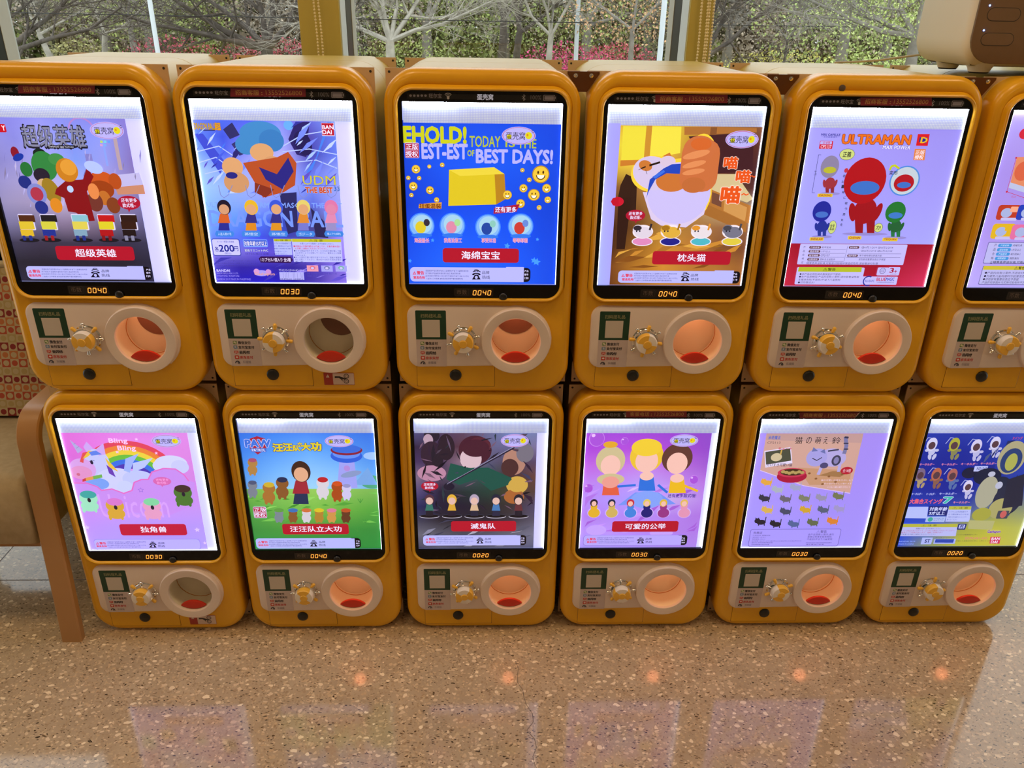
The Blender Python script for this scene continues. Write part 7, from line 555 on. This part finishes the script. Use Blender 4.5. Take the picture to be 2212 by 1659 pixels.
OFF = 0.527     # screen centre above the bottom of a machine
def print_obj(name, items, y0, step, material, parent):
    V, F, Cc = print_mesh(items, y0, step)
    me = bpy.data.meshes.new(name)
    me.from_pydata([(x * S, y * S, (z + OFF) * S) for x, y, z in V], [], F)
    ca = me.color_attributes.new('print', 'FLOAT_COLOR', 'POINT')
    ca.data.foreach_set('color', [c for q in Cc for c in q])
    me.materials.append(material)
    return link(name, me, parent)
def clip(items):      # keep a film inside the lit field
    out = []
    for it in items:
        it = list(it)
        if it[0] == 'R': it[1] = max(0, it[1]); it[3] = min(1000, it[3]); it[4] = min(1176, it[4])
        if it[0] == 'R' and (it[1] >= it[3]): continue
        if it[0] == 'E' and (it[1] - it[3] < 0 or it[1] + it[3] > 1000 or it[2] + it[4] > 1176):
            if it[1] < -it[3] or it[1] > 1000 + it[3]: continue
            x, v, rx, ry = it[1:5]; q = []
            for i in range(28):
                t = 2 * pi * i / 28; q += [max(0, min(1000, x + rx * cos(t))), min(1176, v + ry * sin(t))]
            it = ['P', q, it[5]]
        if it[0] in 'PS': it[1] = [max(0, min(1000, c)) if i % 2 == 0 else max(130, min(1176, c)) for i, c in enumerate(it[1])]
        if it[0] == 'A' and (it[1] + it[4] > 1000 or it[1] - it[4] < 0): continue
        if it[0] == 'T' and (it[1] < 0 or it[3] > 1000):
            if it[1] > 960 or it[3] < 20: continue
            if it[1] >= -8: it[1] = max(it[1], 0)
            if it[3] > 1000: continue
        out.append(it)
    return out

SEG = {'0': 'abcdef', '2': 'abged', '3': 'abgcd', '4': 'fgbc'}
def digits(text):
    b = MB(); z0, z1 = -.2446, -.2326
    w = .0072; sl = .0018; th = .0017
    for i, ch in enumerate(text):
        cx = -.0248 + i * .0124; y = .0007
        def seg(xa, za, xb, zb):
            xa += sl * (za - z0) / (z1 - z0); xb += sl * (zb - z0) / (z1 - z0)
            d = Vector((xb - xa, zb - za)).normalized(); n = Vector((-d.y, d.x)) * th * .5; e = d * .0004
            b.add([(xa + e.x + n.x, y, za + e.y + n.y), (xa + e.x - n.x, y, za + e.y - n.y), (xb - e.x - n.x, y, zb - e.y - n.y), (xb - e.x + n.x, y, zb - e.y + n.y)], [(0, 1, 2, 3)])
        l, r, t, m_, bt = cx, cx + w, z1, (z0 + z1) / 2, z0
        S7 = {'a': (l, t, r, t), 'b': (r, t, r, m_), 'c': (r, m_, r, bt), 'd': (l, bt, r, bt), 'e': (l, m_, l, bt), 'f': (l, t, l, m_), 'g': (l, m_, r, m_)}
        for k in SEG[ch]: seg(*S7[k])
    return b

# ------------------------------------------------------------------ one capsule machine, part by part
_cache = {}
def shared(name, key, fn, parent):
    """first call builds the part, later calls copy the object"""
    if key in _cache:
        o = _cache[key].copy(); o.name = name; scene.collection.objects.link(o); o.parent = parent; return o
    o = fn(); _cache[key] = o; return o
XR, ZT, ZB, RC, YF = 0.229, 0.289, -0.5260, 0.080, 0.010
CX, CZ = 0.0865, -0.368                         # prize opening
KX, KZ = -0.050, -0.365                         # knob
O3 = (0, 0, OFF)

def b_body(p):
    b = MB(); L = rr(-.2265, .2265, ZB + .003, ZT - .003, RC - .002, 10)
    b.loops([at(L, .066), at(L, .34), at(inset(L, .0012), .3412), at(inset(L, .0012), .3428), at(L, .344), at(L, .600), at(inset(L, .008), .612)], 0, False, True)
    return b.build('housing', M['yellow_top'], p, smooth=40, off=O3)
def b_front(p):
    b = MB(); out = rr(-XR, XR, ZB, ZT, RC, 12); r = .021
    L = [at(inset(out, .004), .074), at(out, .069), at(out, YF + r)]
    for k in range(1, 7):
        t = pi / 2 * k / 6; L.append(at(inset(out, r * (1 - cos(t))), YF + r * (1 - sin(t))))
    fo = inset(out, r)
    sc = rr(-.2085, .2085, -.2665, .2565, .048, 12)
    b.plate(fo, [sc, circ(CX, CZ, .085)], None, YF)
    b.loops(L)
    G = [at(sc, YF), at(inset(sc, .0012), .0112)]
    for d, y in ((.0026, .0095), (.0042, .0035), (.0056, -.0018), (.0075, -.0048), (.0095, -.0060), (.0115, -.0050), (.0130, -.0015), (.0142, .0035)): G.append(at(inset(sc, d), y))
    b.loops(G)
    H = [at(circ(CX, CZ, .085), YF), at(circ(CX, CZ, .085), .03)]; b.loops(H)
    return b.build('front_frame', M['yellow'], p, smooth=50, off=O3)
def b_glass(p):
    b = MB(); b.plate(rr(-.1950, .1950, -.2530, .2430, .036, 10), [[(-.185, -.218), (.185, -.218), (.185, .218), (-.185, .218)]], .009, .0012)
    return b.build('screen', M['black_glass'], p, off=O3)
def b_panel(p):
    b = MB(); b.add([(-.186, .0085, -.219), (.186, .0085, -.219), (.186, .0085, .219), (-.186, .0085, .219)], [(0, 1, 2, 3)]); return b.build('light_panel', M['panel'], p, off=O3)
def b_guide(p):
    b = MB(); b.box(-.184, .184, .0064, .0078, .1716, .2172); return b.build('light_guide', M['guide'], p, off=O3)
def b_led(p, side):
    b = MB()
    if side == 't': b.box(-.06, .183, .0020, .0060, .2155, .2177)
    elif side == 'T': b.box(-.06, .183, .0020, .0060, .2155, .2177)
    elif side == 'h': b.box(-.183, -.06, .0020, .0060, .2155, .2177)
    elif side == 'b': b.box(-.183, .183, .0040, .0062, -.2178, -.2170)
    else:
        s_ = -1 if side == 'l' else 1; x0, x1 = sorted((s_ * .1848, s_ * .1835)); b.box(x0, x1, .0025, .0068, -.216, .2150)
    return b.build('led_strip', M['led_bright' if side in 'hT' else 'led_top' if side == 't' else 'led'], p, off=O3)
def b_latch(p):
    b = MB(); b.lathe_y(.052, -.2485, [(.0105, .001), (.0105, -.003), (.008, -.0055), (.0001, -.0062)], 20); return b.build('screen_latch', M['black'], p, smooth=50, off=O3)
def b_cpanel(p):
    out = []
    for k in range(19): t = radians(100 - 158 * k / 18); out.append((CX + .0935 * cos(t), CZ + .0935 * sin(t)))
    x0, z1, z0, r = -.1940, -.2735, -.4455, .030
    out = out[::-1]                                           # counter-clockwise: bottom of the arc up to its top
    out = [p_ for p_ in out if z0 < p_[1] < z1]
    out += [(x0 + r + r * cos(radians(a)), z1 - r + r * sin(radians(a))) for a in range(90, 181, 10)]
    out += [(x0 + r + r * cos(radians(a)), z0 + r + r * sin(radians(a))) for a in range(180, 271, 10)]
    b = MB(); b.plate(out, [circ(CX, CZ, .078)], YF, 0.0, .0050); return b.build('control_panel', M['white'], p, smooth=40, off=O3)
def b_ring(p):
    b = MB(); P_ = [(.070, .018), (.0915, .018), (.0900, -.0085), (.0893, -.0108), (.0877, -.0122), (.0660, -.0122), (.0645, -.0116), (.0634, -.0098), (.0632, -.0040), (.0665, -.0030), (.070, .018)]
    b.lathe_y(CX, CZ, P_, 96); return b.build('prize_ring', M['white'], p, smooth=30, off=O3)
def b_cup(p):
    b = MB(); b.lathe_y(CX, CZ, [(.0690, -.0030), (.0636, -.0036), (.0642, .0600), (.0632, .0645), (.0001, .0660)], 56); b.lathe_y(CX, CZ, [(.0690, -.003), (.0690, .0690), (.0001, .0700)], 40); return b.build('prize_cup', M['cup'], p, smooth=40, off=O3)
def b_seam(p):
    b = MB(); n = 56
    b.loops([[(CX + r * cos(2 * pi * i / n), y, CZ + r * sin(2 * pi * i / n)) for i in range(n)] for r, y in ((.0643, .0576), (.0632, .0570), (.0630, .0590), (.0643, .0594))]); return b.build('cup_seam', M['cup_line'], p, off=O3)
def b_flap(p):
    pts = []
    r = .050; cz = CZ - .0820
    for k in range(25):
        a = radians(8 + 164 * k / 24); q = (CX + r * cos(a), cz + r * sin(a))
        if math.hypot(q[0] - CX, q[1] - CZ) < .0618: pts.append(q)
    a1 = math.atan2(pts[-1][1] - CZ, pts[-1][0] - CX); a0 = math.atan2(pts[0][1] - CZ, pts[0][0] - CX)
    for k in range(13): a = a1 + (a0 - a1) * k / 12; pts.append((CX + .0618 * cos(a), CZ + .0618 * sin(a)))
    b = MB(); b.plate(pts, [], .0040, -.0026, .0012); return b.build('exit_flap', M['red'], p, smooth=40, off=O3)
def b_hatch(p, full):
    b = MB(); pts = []
    cx, cz, r = (CX + .020, CZ + .040, .052) if not full else (CX, CZ + .050, .056)  # full: dark plate standing for the shade at the cup's top
    for k in range(40):
        a = 2 * pi * k / 40; x, z = cx + r * cos(a), cz + r * sin(a); d = math.hypot(x - CX, z - CZ)
        if d > .0620: x, z = CX + (x - CX) * .0620 / d, CZ + (z - CZ) * .0620 / d
        pts.append((x, z))
    b.plate(pts, [], .0655, .0630); return b.build('chute_hatch', M['cup_dark'], p, off=O3)
def b_knob_base(p):
    b = MB(); b.lathe_y(KX, KZ, [(.0345, .0002), (.0345, -.0022), (.0315, -.0036), (.0310, -.0160), (.0298, -.0196), (.0265, -.0204), (.0001, -.0206)], 40); return b.build('knob_base', M['chrome'], p, smooth=40, off=O3)
def b_cap(p, rot):
    b = MB(); n = 48
    P_ = [(.0268, -.0203), (.0268, -.0310), (.0262, -.0336), (.0248, -.0352), (.0115, -.0364)]
    for q in range(4):
        L = []
        for r, y in P_: L.append([(KX + r * sin(rot + pi / 2 * (q + k / 12)), y, KZ + r * cos(rot + pi / 2 * (q + k / 12))) for k in range(13)])
        V = [v for l in L for v in l]; F = [(a * 13 + i, a * 13 + i + 1, (a + 1) * 13 + i + 1, (a + 1) * 13 + i) for a in range(len(L) - 1) for i in range(12)]
        b.add(V, F, 1 - q % 2)
    b.lathe_y(KX, KZ, [(.0118, -.0363), (.0118, -.0358), (.0110, -.0358), (.0108, -.0372), (.0098, -.0382), (.0001, -.0386)], 32, 1)
    return b.build('knob_cap', [M['knob_white'], M['knob_yellow']], p, smooth=40, off=O3)
def b_handle(p, ang, yel):
    b = MB(); d = (sin(ang), 0, cos(ang))
    def q(r): return (KX + d[0] * r, -.0110, KZ + d[2] * r)
    if yel: b.tube([q(.026), q(.030), q(.036), q(.0410), q(.0438), q(.0452)], [.0036, .0040, .0047, .0050, .0040, .0012], 12)
    else: b.tube([q(.026), q(.031), q(.038), q(.0400), q(.0420), q(.0440), q(.0455)], [.0028, .0026, .0036, .0042, .0046, .0038, .0010], 12)
    return b.build('knob_handle', M['knob_yellow'] if yel else M['chrome'], p, smooth=60, off=O3)
def b_lock(p):
    b = MB(); b.lathe_y(-.0720, -.4710, [(.0160, .014), (.0160, .007), (.0150, .0048), (.010, .0032), (.0001, .0026)], 32); return b.build('lock', M['black'], p, smooth=60, off=O3)
def b_door(p):
    b = MB(); b.box(-.1748, .0322, YF - .0004, YF + .002, -.5048, -.4400, 0); return b.build('access_door_gap', M['seam'], p, off=O3)
def b_door2(p):
    b = MB(); L = rr(-.1740, .0314, -.5040, -.4400, .002, 2); b.plate(L, [], YF + .002, YF - .0010, .0004); return b.build('access_door', M['yellow'], p, off=O3)
def b_bracket(p, sx, sz, y):
    b = MB(); zt = ZT - .004 if sz > 0 else ZB + .004; x1 = .2285; pts = [(x1, zt), (x1 - .060, zt)]
    for k in range(7): a = radians(72 - 54 * k / 6); pts.append((XR - RC + (RC - .004) * cos(a), (zt - sz * (RC - .004)) + sz * (RC - .004) * sin(a)))
    pts.append((x1, zt - sz * .060))
    pts = [(sx * q[0], q[1]) for q in pts]
    if sx * sz < 0: pts = pts[::-1]
    b.plate(pts[::1], [], y + .004, y)
    b.lathe_y(sx * .2196, zt - sz * .0085, [(.0030, y - .0004), (.0022, y - .0010), (.0001, y - .0010)], 12, 1)
    return b.build('corner_bracket', [M['bracket'], M['rubber']], p, off=O3)
def b_feet(p, x, y):
    b = MB(); b.lathe_z(x, y, [(.016, -OFF), (.018, ZB + .004)], 20, 0, True, True); return b.build('foot', M['rubber'], p, off=O3)

def prize_light(p, key):
    d = _cache.get('lamp')
    if d is None:
        d = bpy.data.lights.new('prize_cup_lamp', 'POINT'); d.energy = 0.044; d.color = (1.0, 0.30, 0.13); d.shadow_soft_size = 0.015; _cache['lamp'] = d
    o = bpy.data.objects.new('prize_cup_lamp', d); scene.collection.objects.link(o); o.parent = p
    o.location = ((CX) * S, .012 * S, (CZ + .048 + OFF) * S)

SIDES = {'A0': 'r', 'A1': 'blr', 'A2': 'r', 'A3': 'lr', 'A4': 'lr', 'A5': 'l', 'B0': 'blr', 'B1': 'r', 'B2': 'r', 'B3': 'lr', 'B4': 'blr', 'B5': 'r'}
def machine(x, z, art, label, price, sticker=None, rot=0.0, caution=False, lit=True, flap=True, hatch=None):
    t = thing('capsule_machine', (x, 0, z - OFF), label, 'capsule machine', 'yellow capsule machines in two stacked rows')
    shared('housing', 'body', lambda: b_body(t), t)
    shared('front_frame', 'front', lambda: b_front(t), t)
    g = shared('screen', 'glass', lambda: b_glass(t), t)
    shared('light_panel', 'panel', lambda: b_panel(g), g)
    if art != 'A5': shared('light_guide', 'guide', lambda: b_guide(g), g)
    for s_ in ('hT' if art in ('A1', 'A4', 'A0', 'B0') else 'ht') + SIDES[art]: shared('led_strip', 'led' + s_, lambda: b_led(g, s_), g)
    shared('screen_latch', 'latch', lambda: b_latch(g), g)
    print_obj('poster', clip(ART[art]), .0078, .00002, M['poster'], g)
    if 'status' not in _cache:
        _cache['status'] = print_obj('status_bar', ART['status'], .0011, .00003, M['print'], g)
        _cache['price'] = print_obj('price_box', ART['price_box'], .0011, .00003, M['print'], g)
        _cache['title'] = print_obj('status_title', ART['status_title'], .0010, .00003, M['lit_print'], g)
    else:
        for k in ('status', 'title', 'price'):
            o = _cache[k].copy(); scene.collection.objects.link(o); o.parent = g
    digits(price).build('price_digits', M['digit'], g, off=O3)
    if sticker: print_obj('hotline_sticker', ART['sticker_' + sticker], .0002, .00003, M['print'], g)['label'] = 'dark red sticker with a gold phone number'
    c = shared('control_panel', 'cpanel', lambda: b_cpanel(t), t)
    if 'label' not in _cache: _cache['label'] = print_obj('payment_label', ART['label'], -.0002, .00003, M['print'], c)
    else:
        o = _cache['label'].copy(); scene.collection.objects.link(o); o.parent = c
    r = shared('prize_ring', 'ring', lambda: b_ring(t), t)
    cp = shared('prize_cup', 'cup', lambda: b_cup(t), t)
    shared('cup_seam', 'cupseam', lambda: b_seam(cp), cp)
    if flap: shared('exit_flap', 'flap', lambda: b_flap(cp), cp)
    if hatch is not None: shared('chute_hatch', 'hatch%d' % hatch, lambda: b_hatch(cp, hatch), cp)
    if lit: prize_light(t, 'lamp')
    k = shared('knob_base', 'kb', lambda: b_knob_base(t), t)
    b_cap(k, radians(rot))
    for i in range(8): b_handle(k, radians(rot + 45 * i), i % 2 == 0)
    shared('access_door', 'door2', lambda: b_door2(t), t)
    shared('door_gap', 'door', lambda: b_door(t), t)
    shared('lock', 'lock', lambda: b_lock(t), t)
    for sx in (1, -1):
        for sz in (1, -1): shared('corner_bracket', ('br', sx, sz), lambda: b_bracket(t, sx, sz, .080), t)
        shared('corner_bracket', ('brb', sx), lambda: b_bracket(t, sx, 1, .567), t)
        for fy in (.06, .54): shared('foot', ('ft', sx, fy), lambda: b_feet(t, sx * .15, fy), t)
    if caution: print_obj('caution_label', ART['caution'], .0094, .00003, M['print'], t)['label'] = 'red and cream caution label with a hand between rollers'
    return t
XU = [-0.9635, -0.4858, -0.0031, 0.4718, 0.9502, 1.4276]
XL = [-0.9648, -0.4851, -0.0070, 0.4674, 0.9531, 1.4298]
ZL = -0.8172
machine(XU[0], 0, 'A0', 'yellow capsule machine at the top left, lilac city poster fading to black below', '0040', 'u0', 45, hatch=0)
machine(XU[1], 0, 'A1', 'yellow capsule machine in the top row, blue violet poster, unlit prize opening', '0030', 'u1', 95, caution=True, lit=False, hatch=0)
machine(XU[2], 0, 'A2', 'yellow capsule machine in the top row, bright blue poster with big yellow and white headline', '0040', None, 29, hatch=1)  # shade at the top of this cup is built as a dark plate
machine(XU[3], 0, 'A3', 'yellow capsule machine in the top row, poster of orange and white cat from behind', '0040', 'u3', 99)
machine(XU[4], 0, 'A4', 'yellow capsule machine in the top row, white poster with an orange headline and crimson foot', '0040', 'u4', 110)
machine(XU[5], 0, 'A5', 'yellow capsule machine at the top right under the white appliance, lilac poster', '0040', None, 3)
machine(XL[0], ZL, 'B0', 'yellow capsule machine at the bottom left beside the armchair, pink unicorn and rainbow poster', '0030', None, 135, caution=True, lit=False)
machine(XL[1], ZL, 'B1', 'yellow capsule machine in the bottom row, poster with blue sky over a green meadow', '0040', None, 132)
machine(XL[2], ZL, 'B2', 'yellow capsule machine in the bottom row, dark poster with a sword and five small figures', '0020', None, 33)
machine(XL[3], ZL, 'B3', 'yellow capsule machine in the bottom row, purple poster with three dolls, no red exit flap', '0030', 'l3', 40, flap=False)
machine(XL[4], ZL, 'B4', 'yellow capsule machine in the bottom row, lilac poster with rows of tiny kittens', '0030', 'l4', -25)
machine(XL[5], ZL, 'B5', 'yellow capsule machine at the bottom right, navy and yellow poster with hanging toys', '0020', None, 95)

# ------------------------------------------------------------------ plates that tie the upper machines together
for i, lab in ((2, 'dark brown joining plate between the blue headline and orange cat machines'), (3, 'dark brown joining plate between the orange cat and white poster machines'), (4, 'dark brown joining plate in front of the white appliance, right end of the top row')):
    xm = (XU[i] + XU[i + 1]) / 2
    t = thing('joining_plate', (xm, .076, .238), lab, 'metal plate', 'brown plates joining neighbouring machines')
    b = MB(); P_ = [(-.010, 0.0), (.010, 0.0), (.038, .040), (.038, .0455), (-.038, .0455), (-.038, .040)]
    b.plate(P_, [], .0030, 0.0, .0008); b.build('plate', M['joint'], t)
    for sx in (-1, 1):
        s_ = MB(); s_.lathe_y(sx * 0.0185, .0365, [(.0052, -.0001), (.0052, -.0012), (.0036, -.0014), (.0034, -.0040), (.0020, -.0046), (.0001, -.0046)], 14); s_.build('screw', M['chrome'], t, smooth=40)
# little dark dent on the top bezel of the white poster machine
b = MB(); b.lathe_y(0, 0, [(.0080, .006), (.0074, -.0026), (.0040, -.0040), (.0001, -.0042)], 16)
o = b.build('stuck_putty', mat('grey_putty', (0.10, 0.07, 0.05), 0.35), smooth=60, )
o.location = (.8285 * S, .0105 * S, (.2600 + Z0) * S)
tag(o, 'small dark lump stuck on the top bezel of the white poster machine', 'putty')

# ------------------------------------------------------------------ white appliance on top of the right machine
M['shell'] = mat('cream_shell', (0.80, 0.74, 0.64), 0.42); M['face'] = noise_mat('brown_face', (0.165, 0.10, 0.052), (0.175, 0.105, 0.056), 60, rough=0.5)
rz = radians(-5)
t = thing('speaker_box', (1.149, .100, .289), 'white rounded appliance with brown button face standing on the top right machine', 'appliance', None, rz)
def rbox(w0, d0, h, r, n=6):
    Ls = []
    for k in range(n + 1):
        a = pi / 2 * k / n; i_ = r * (1 - sin(a)); Ls.append((i_, r * (1 - cos(a))))
    Ls += [(0, h * .35), (0, h * .6)] + [(r * (1 - cos(pi / 2 * k / n)), h - r + r * sin(pi / 2 * k / n)) for k in range(n + 1)]
    return Ls
b = MB(); W_, D_, H_, R_ = .42, .33, .44, .060
L = []
for ins, z in rbox(W_, D_, H_, R_): 
    z = z + .016
    L.append([(p[0], p[1], z) for p in inset(rr(0, W_, 0, D_, .035, 6), ins * .9)])
b.loops(L, 0, True, True); b.build('shell', M['shell'], t, smooth=50)
b = MB(); P_ = rr(.006, W_ - .006, .024, H_ + .010, .058, 8); b.plate(P_, [], .004, -.003, .0015); face = b.build('front_face', M['face'], t, smooth=40)
for k, (x0, x1, z0, z1, lx, lz) in enumerate(((.028, .104, .117, .146, .026, .150), (.027, .103, .064, .092, .026, .097))):
    b = MB(); P_ = rr(x0, x1, z0, z1, .014, 6); b.plate(P_, [inset(P_, .0011)], -.0028, -.0034, 0, 1); b.plate(inset(P_, .0011), [], -.0028, -.0036, .0004, 0)
    b.build('button', [M['face'], M['rubber']], face)
    b = MB(); b.sphere((lx + .003, -.0034, lz), .0021, 8, 6); b.build('indicator_led', mat('blue_led', (0.1, 0.2, 1), 0.4, emit=(0.12, 0.25, 1.0), es=9), face, smooth=80)
for fx in (.070, W_ - .070):
    for fy in (.060, .235):
        b = MB(); b.lathe_z(fx, fy, [(.024, .0035), (.027, .012), (.040, .030)], 28, 0, True, True); b.build('foot', M['shell'], t, smooth=40)
        b = MB(); b.lathe_z(fx, fy, [(.021, 0.0), (.0235, .0038)], 28, 0, True, True); b.build('foot_pad', M['rubber'], t, smooth=40)
b = MB(); pts = [(1.32, .40, .330), (1.27, .43, .327), (1.20, .47, .314), (1.14, .52, .300), (1.10, .57, .293), (1.05, .612, .288), (1.0, .625, .2)]
b.tube([(p[0], p[1], p[2]) for p in pts], .0030, 8); o = b.build('power_cable', mat('beige_cable', (0.5, 0.42, 0.28), 0.5), smooth=60, loc=(1.2, .47, .29), world=True)
tag(o, 'beige power cable trailing behind the white appliance', 'cable')

# ------------------------------------------------------------------ armchair at the left
M['beech'] = noise_mat('varnished_beech', (0.41, 0.21, 0.080), (0.47, 0.245, 0.095), 3, rough=0.3)
wv = N(M['beech'], 'ShaderNodeTexWave', Scale=9.0, Distortion=6.0, Detail=3.0); tcx = N(M['beech'], 'ShaderNodeTexCoord')
M['beige_fabric'] = noise_mat('beige_upholstery', (0.40, 0.31, 0.18), (0.45, 0.35, 0.21), 60, rough=0.9, bump=0.3)
def dots():
    m = mat('dotted_squares_fabric', (0.5, 0.3, 0.1), 0.9)
    tc = N(m, 'ShaderNodeTexCoord'); mp = N(m, 'ShaderNodeMapping'); k = 1 / (.0270 * S)
    mp.inputs['Scale'].default_value = (k, k, k); Lk(m, tc.outputs['UV'], mp.inputs['Vector'])
    sp = N(m, 'ShaderNodeSeparateXYZ'); Lk(m, mp.outputs['Vector'], sp.inputs[0])
    def mth(op, a, b=None):
        n = N(m, 'ShaderNodeMath', operation=op)
        for i, v in enumerate((a, b)):
            if v is None: continue
            if isinstance(v, (int, float)): n.inputs[i].default_value = v
            else: Lk(m, v, n.inputs[i])
        return n.outputs[0]
    fx = mth('FRACT', sp.outputs['X']); fy = mth('FRACT', sp.outputs['Y']); ix = mth('FLOOR', sp.outputs['X']); iy = mth('FLOOR', sp.outputs['Y'])
    dx = mth('SUBTRACT', fx, .5); dy = mth('SUBTRACT', fy, .5); d = mth('SQRT', mth('ADD', mth('MULTIPLY', dx, dx), mth('MULTIPLY', dy, dy)))
    inside = mth('LESS_THAN', d, .345); par = mth('MODULO', mth('ABSOLUTE', mth('ADD', ix, iy)), 2.0)
    sel = mth('ABSOLUTE', mth('SUBTRACT', inside, par))
    row = mth('MODULO', mth('ADD', iy, 40.0), 4.0)
    cr = N(m, 'ShaderNodeValToRGB'); cr.color_ramp.interpolation = 'CONSTANT'; e = cr.color_ramp.elements
    e[0].position = 0; e[0].color = (0.20, 0.014, 0.010, 1); e[1].position = .25; e[1].color = (0.36, 0.26, 0.10, 1)
    for p_, c in ((.5, (0.36, 0.055, 0.020, 1)), (.75, (0.42, 0.13, 0.035, 1))): q = e.new(p_); q.color = c
    Lk(m, mth('DIVIDE', mth('ADD', row, .5), 4.0), cr.inputs['Fac'])
    mx = N(m, 'ShaderNodeMixRGB'); Lk(m, sel, mx.inputs['Fac']); mx.inputs['Color1'].default_value = (0.42, 0.32, 0.175, 1); Lk(m, cr.outputs['Color'], mx.inputs['Color2']); Lk(m, mx.outputs['Color'], BS(m).inputs['Base Color'])
    return m
M['dots'] = dots()
t = thing('armchair', (-1.58, .25, -Z0), 'beige armchair with bent beech arms and a dotted patterned back, left of the machines', 'armchair')
T0 = (1.58, -.25, Z0)
def arm(xa, xb):
    """bent plywood arm, a flat strip bent over two corners"""
    C_ = [(-.036, -1.344), (-.018, -1.15), (-.004, -.95), (.006, -.78), (.012, -.70)]
    c0, r = (.104, -.700), .098
    for k in range(1, 9): a = radians(182 - 90 * k / 8 * .98); C_.append((c0[0] + r * cos(a) * .95, c0[1] + r * sin(a)))
    C_ += [(.25, -.600), (.40, -.604), (.50, -.608)]
    for k in range(1, 8): a = radians(90 - 84 * k / 7); C_.append((.53 + .07 * cos(a), -.678 + .07 * sin(a)))
    C_ += [(.608, -.8), (.618, -1.344)]
    b = MB(); th = .028; n = len(C_); L = []
    for i, p in enumerate(C_):
        q0 = Vector(C_[max(i - 1, 0)]); q1 = Vector(C_[min(i + 1, n - 1)]); d = (q1 - q0).normalized(); nn = Vector((d.y, -d.x)) * th
        o = Vector(p); q = o + nn
        if i in (0, n - 1): q.y = o.y
        e = .004
        L.append([(xa + e, o.x, o.y), (xb - e, o.x, o.y), (xb, o.x + nn.x * .15, o.y + nn.y * .15), (xb, q.x - nn.x * .15, q.y - nn.y * .15), (xb - e, q.x, q.y), (xa + e, q.x, q.y), (xa, q.x - nn.x * .15, q.y - nn.y * .15), (xa, o.x + nn.x * .15, o.y + nn.y * .15)])
    b.loops(L, 0, True, True); return b
arm(-1.279, -1.219).build('armrest', M['beech'], t, smooth=40, off=T0)
arm(-1.941, -1.881).build('armrest', M['beech'], t, smooth=40, off=T0)
def cushion(x0, x1, prof, r=.02):
    """prof: closed outline in (y, z); rounded at both ends in x"""
    L = []
    for dx, k in ((0, r), (r * .3, r * .3), (r, 0)): L.append((x0 + dx, k))
    for dx, k in ((r, 0), (r * .3, r * .3), (0, r)): L.append((x1 - dx, k))
    b = MB(); b.loops([[(x, p[0], p[1]) for p in inset(prof, k)] for x, k in L], 0, True, True); return b
prof = [(-.01, -1.00), (.02, -1.022), (.25, -1.03), (.56, -1.035), (.575, -1.0), (.575, -.86), (.55, -.838), (.30, -.812), (.05, -.790), (.015, -.800), (-.008, -.835), (-.016, -.9)]
cushion(-1.875, -1.288, prof).build('seat_cushion', M['beige_fabric'], t, smooth=50, off=T0)
def backrest():
    me_ = MB(); p0, p1 = (.435, -.815), (.548, -.345); d = Vector((p1[0] - p0[0], p1[1] - p0[1])).normalized(); n_ = Vector((d.y, -d.x))   # towards the back
    F = [Vector(p0), Vector(p0) + (Vector(p1) - Vector(p0)) * .5, Vector(p1)]
    top = Vector(p1) + d * .012 + n_ * .02; 
    prof = [F[0], F[0] + n_ * .09, Vector(p1) + n_ * .09, top + n_ * .05, top, F[2], F[1]]
    return [(p.x, p.y) for p in prof], d, n_
prof, d_, n_ = backrest()
o = cushion(-1.875, -1.288, prof[::-1] if False else prof, .012).build('backrest', M['dots'], t, smooth=40, off=T0)
uv = o.data.uv_layers.new(name='UVMap')
for lp in o.data.loops:
    c = o.data.vertices[lp.vertex_index].co; uv.data[lp.index].uv = (c.x + .005, (c.z / S - Z0 + .815) * S * 1.03)
b = MB(); b.tube([(x, .555, -.338) for x in (-1.87, -1.5, -1.295)], .012, 10); b.build('back_piping', M['beige_fabric'], t, smooth=60, off=T0)
for x in (-1.86, -1.30):
    b = MB(); b.box(x - .015, x + .015, .56, .60, -1.05, -.42); b.build('back_post', M['beech'], t, off=T0)
b = MB(); b.box(-1.88, -1.28, .06, .11, -1.06, -1.028); b.box(-1.88, -1.28, .50, .55, -1.06, -1.033); b.build('seat_rail', M['beech'], t, off=T0)
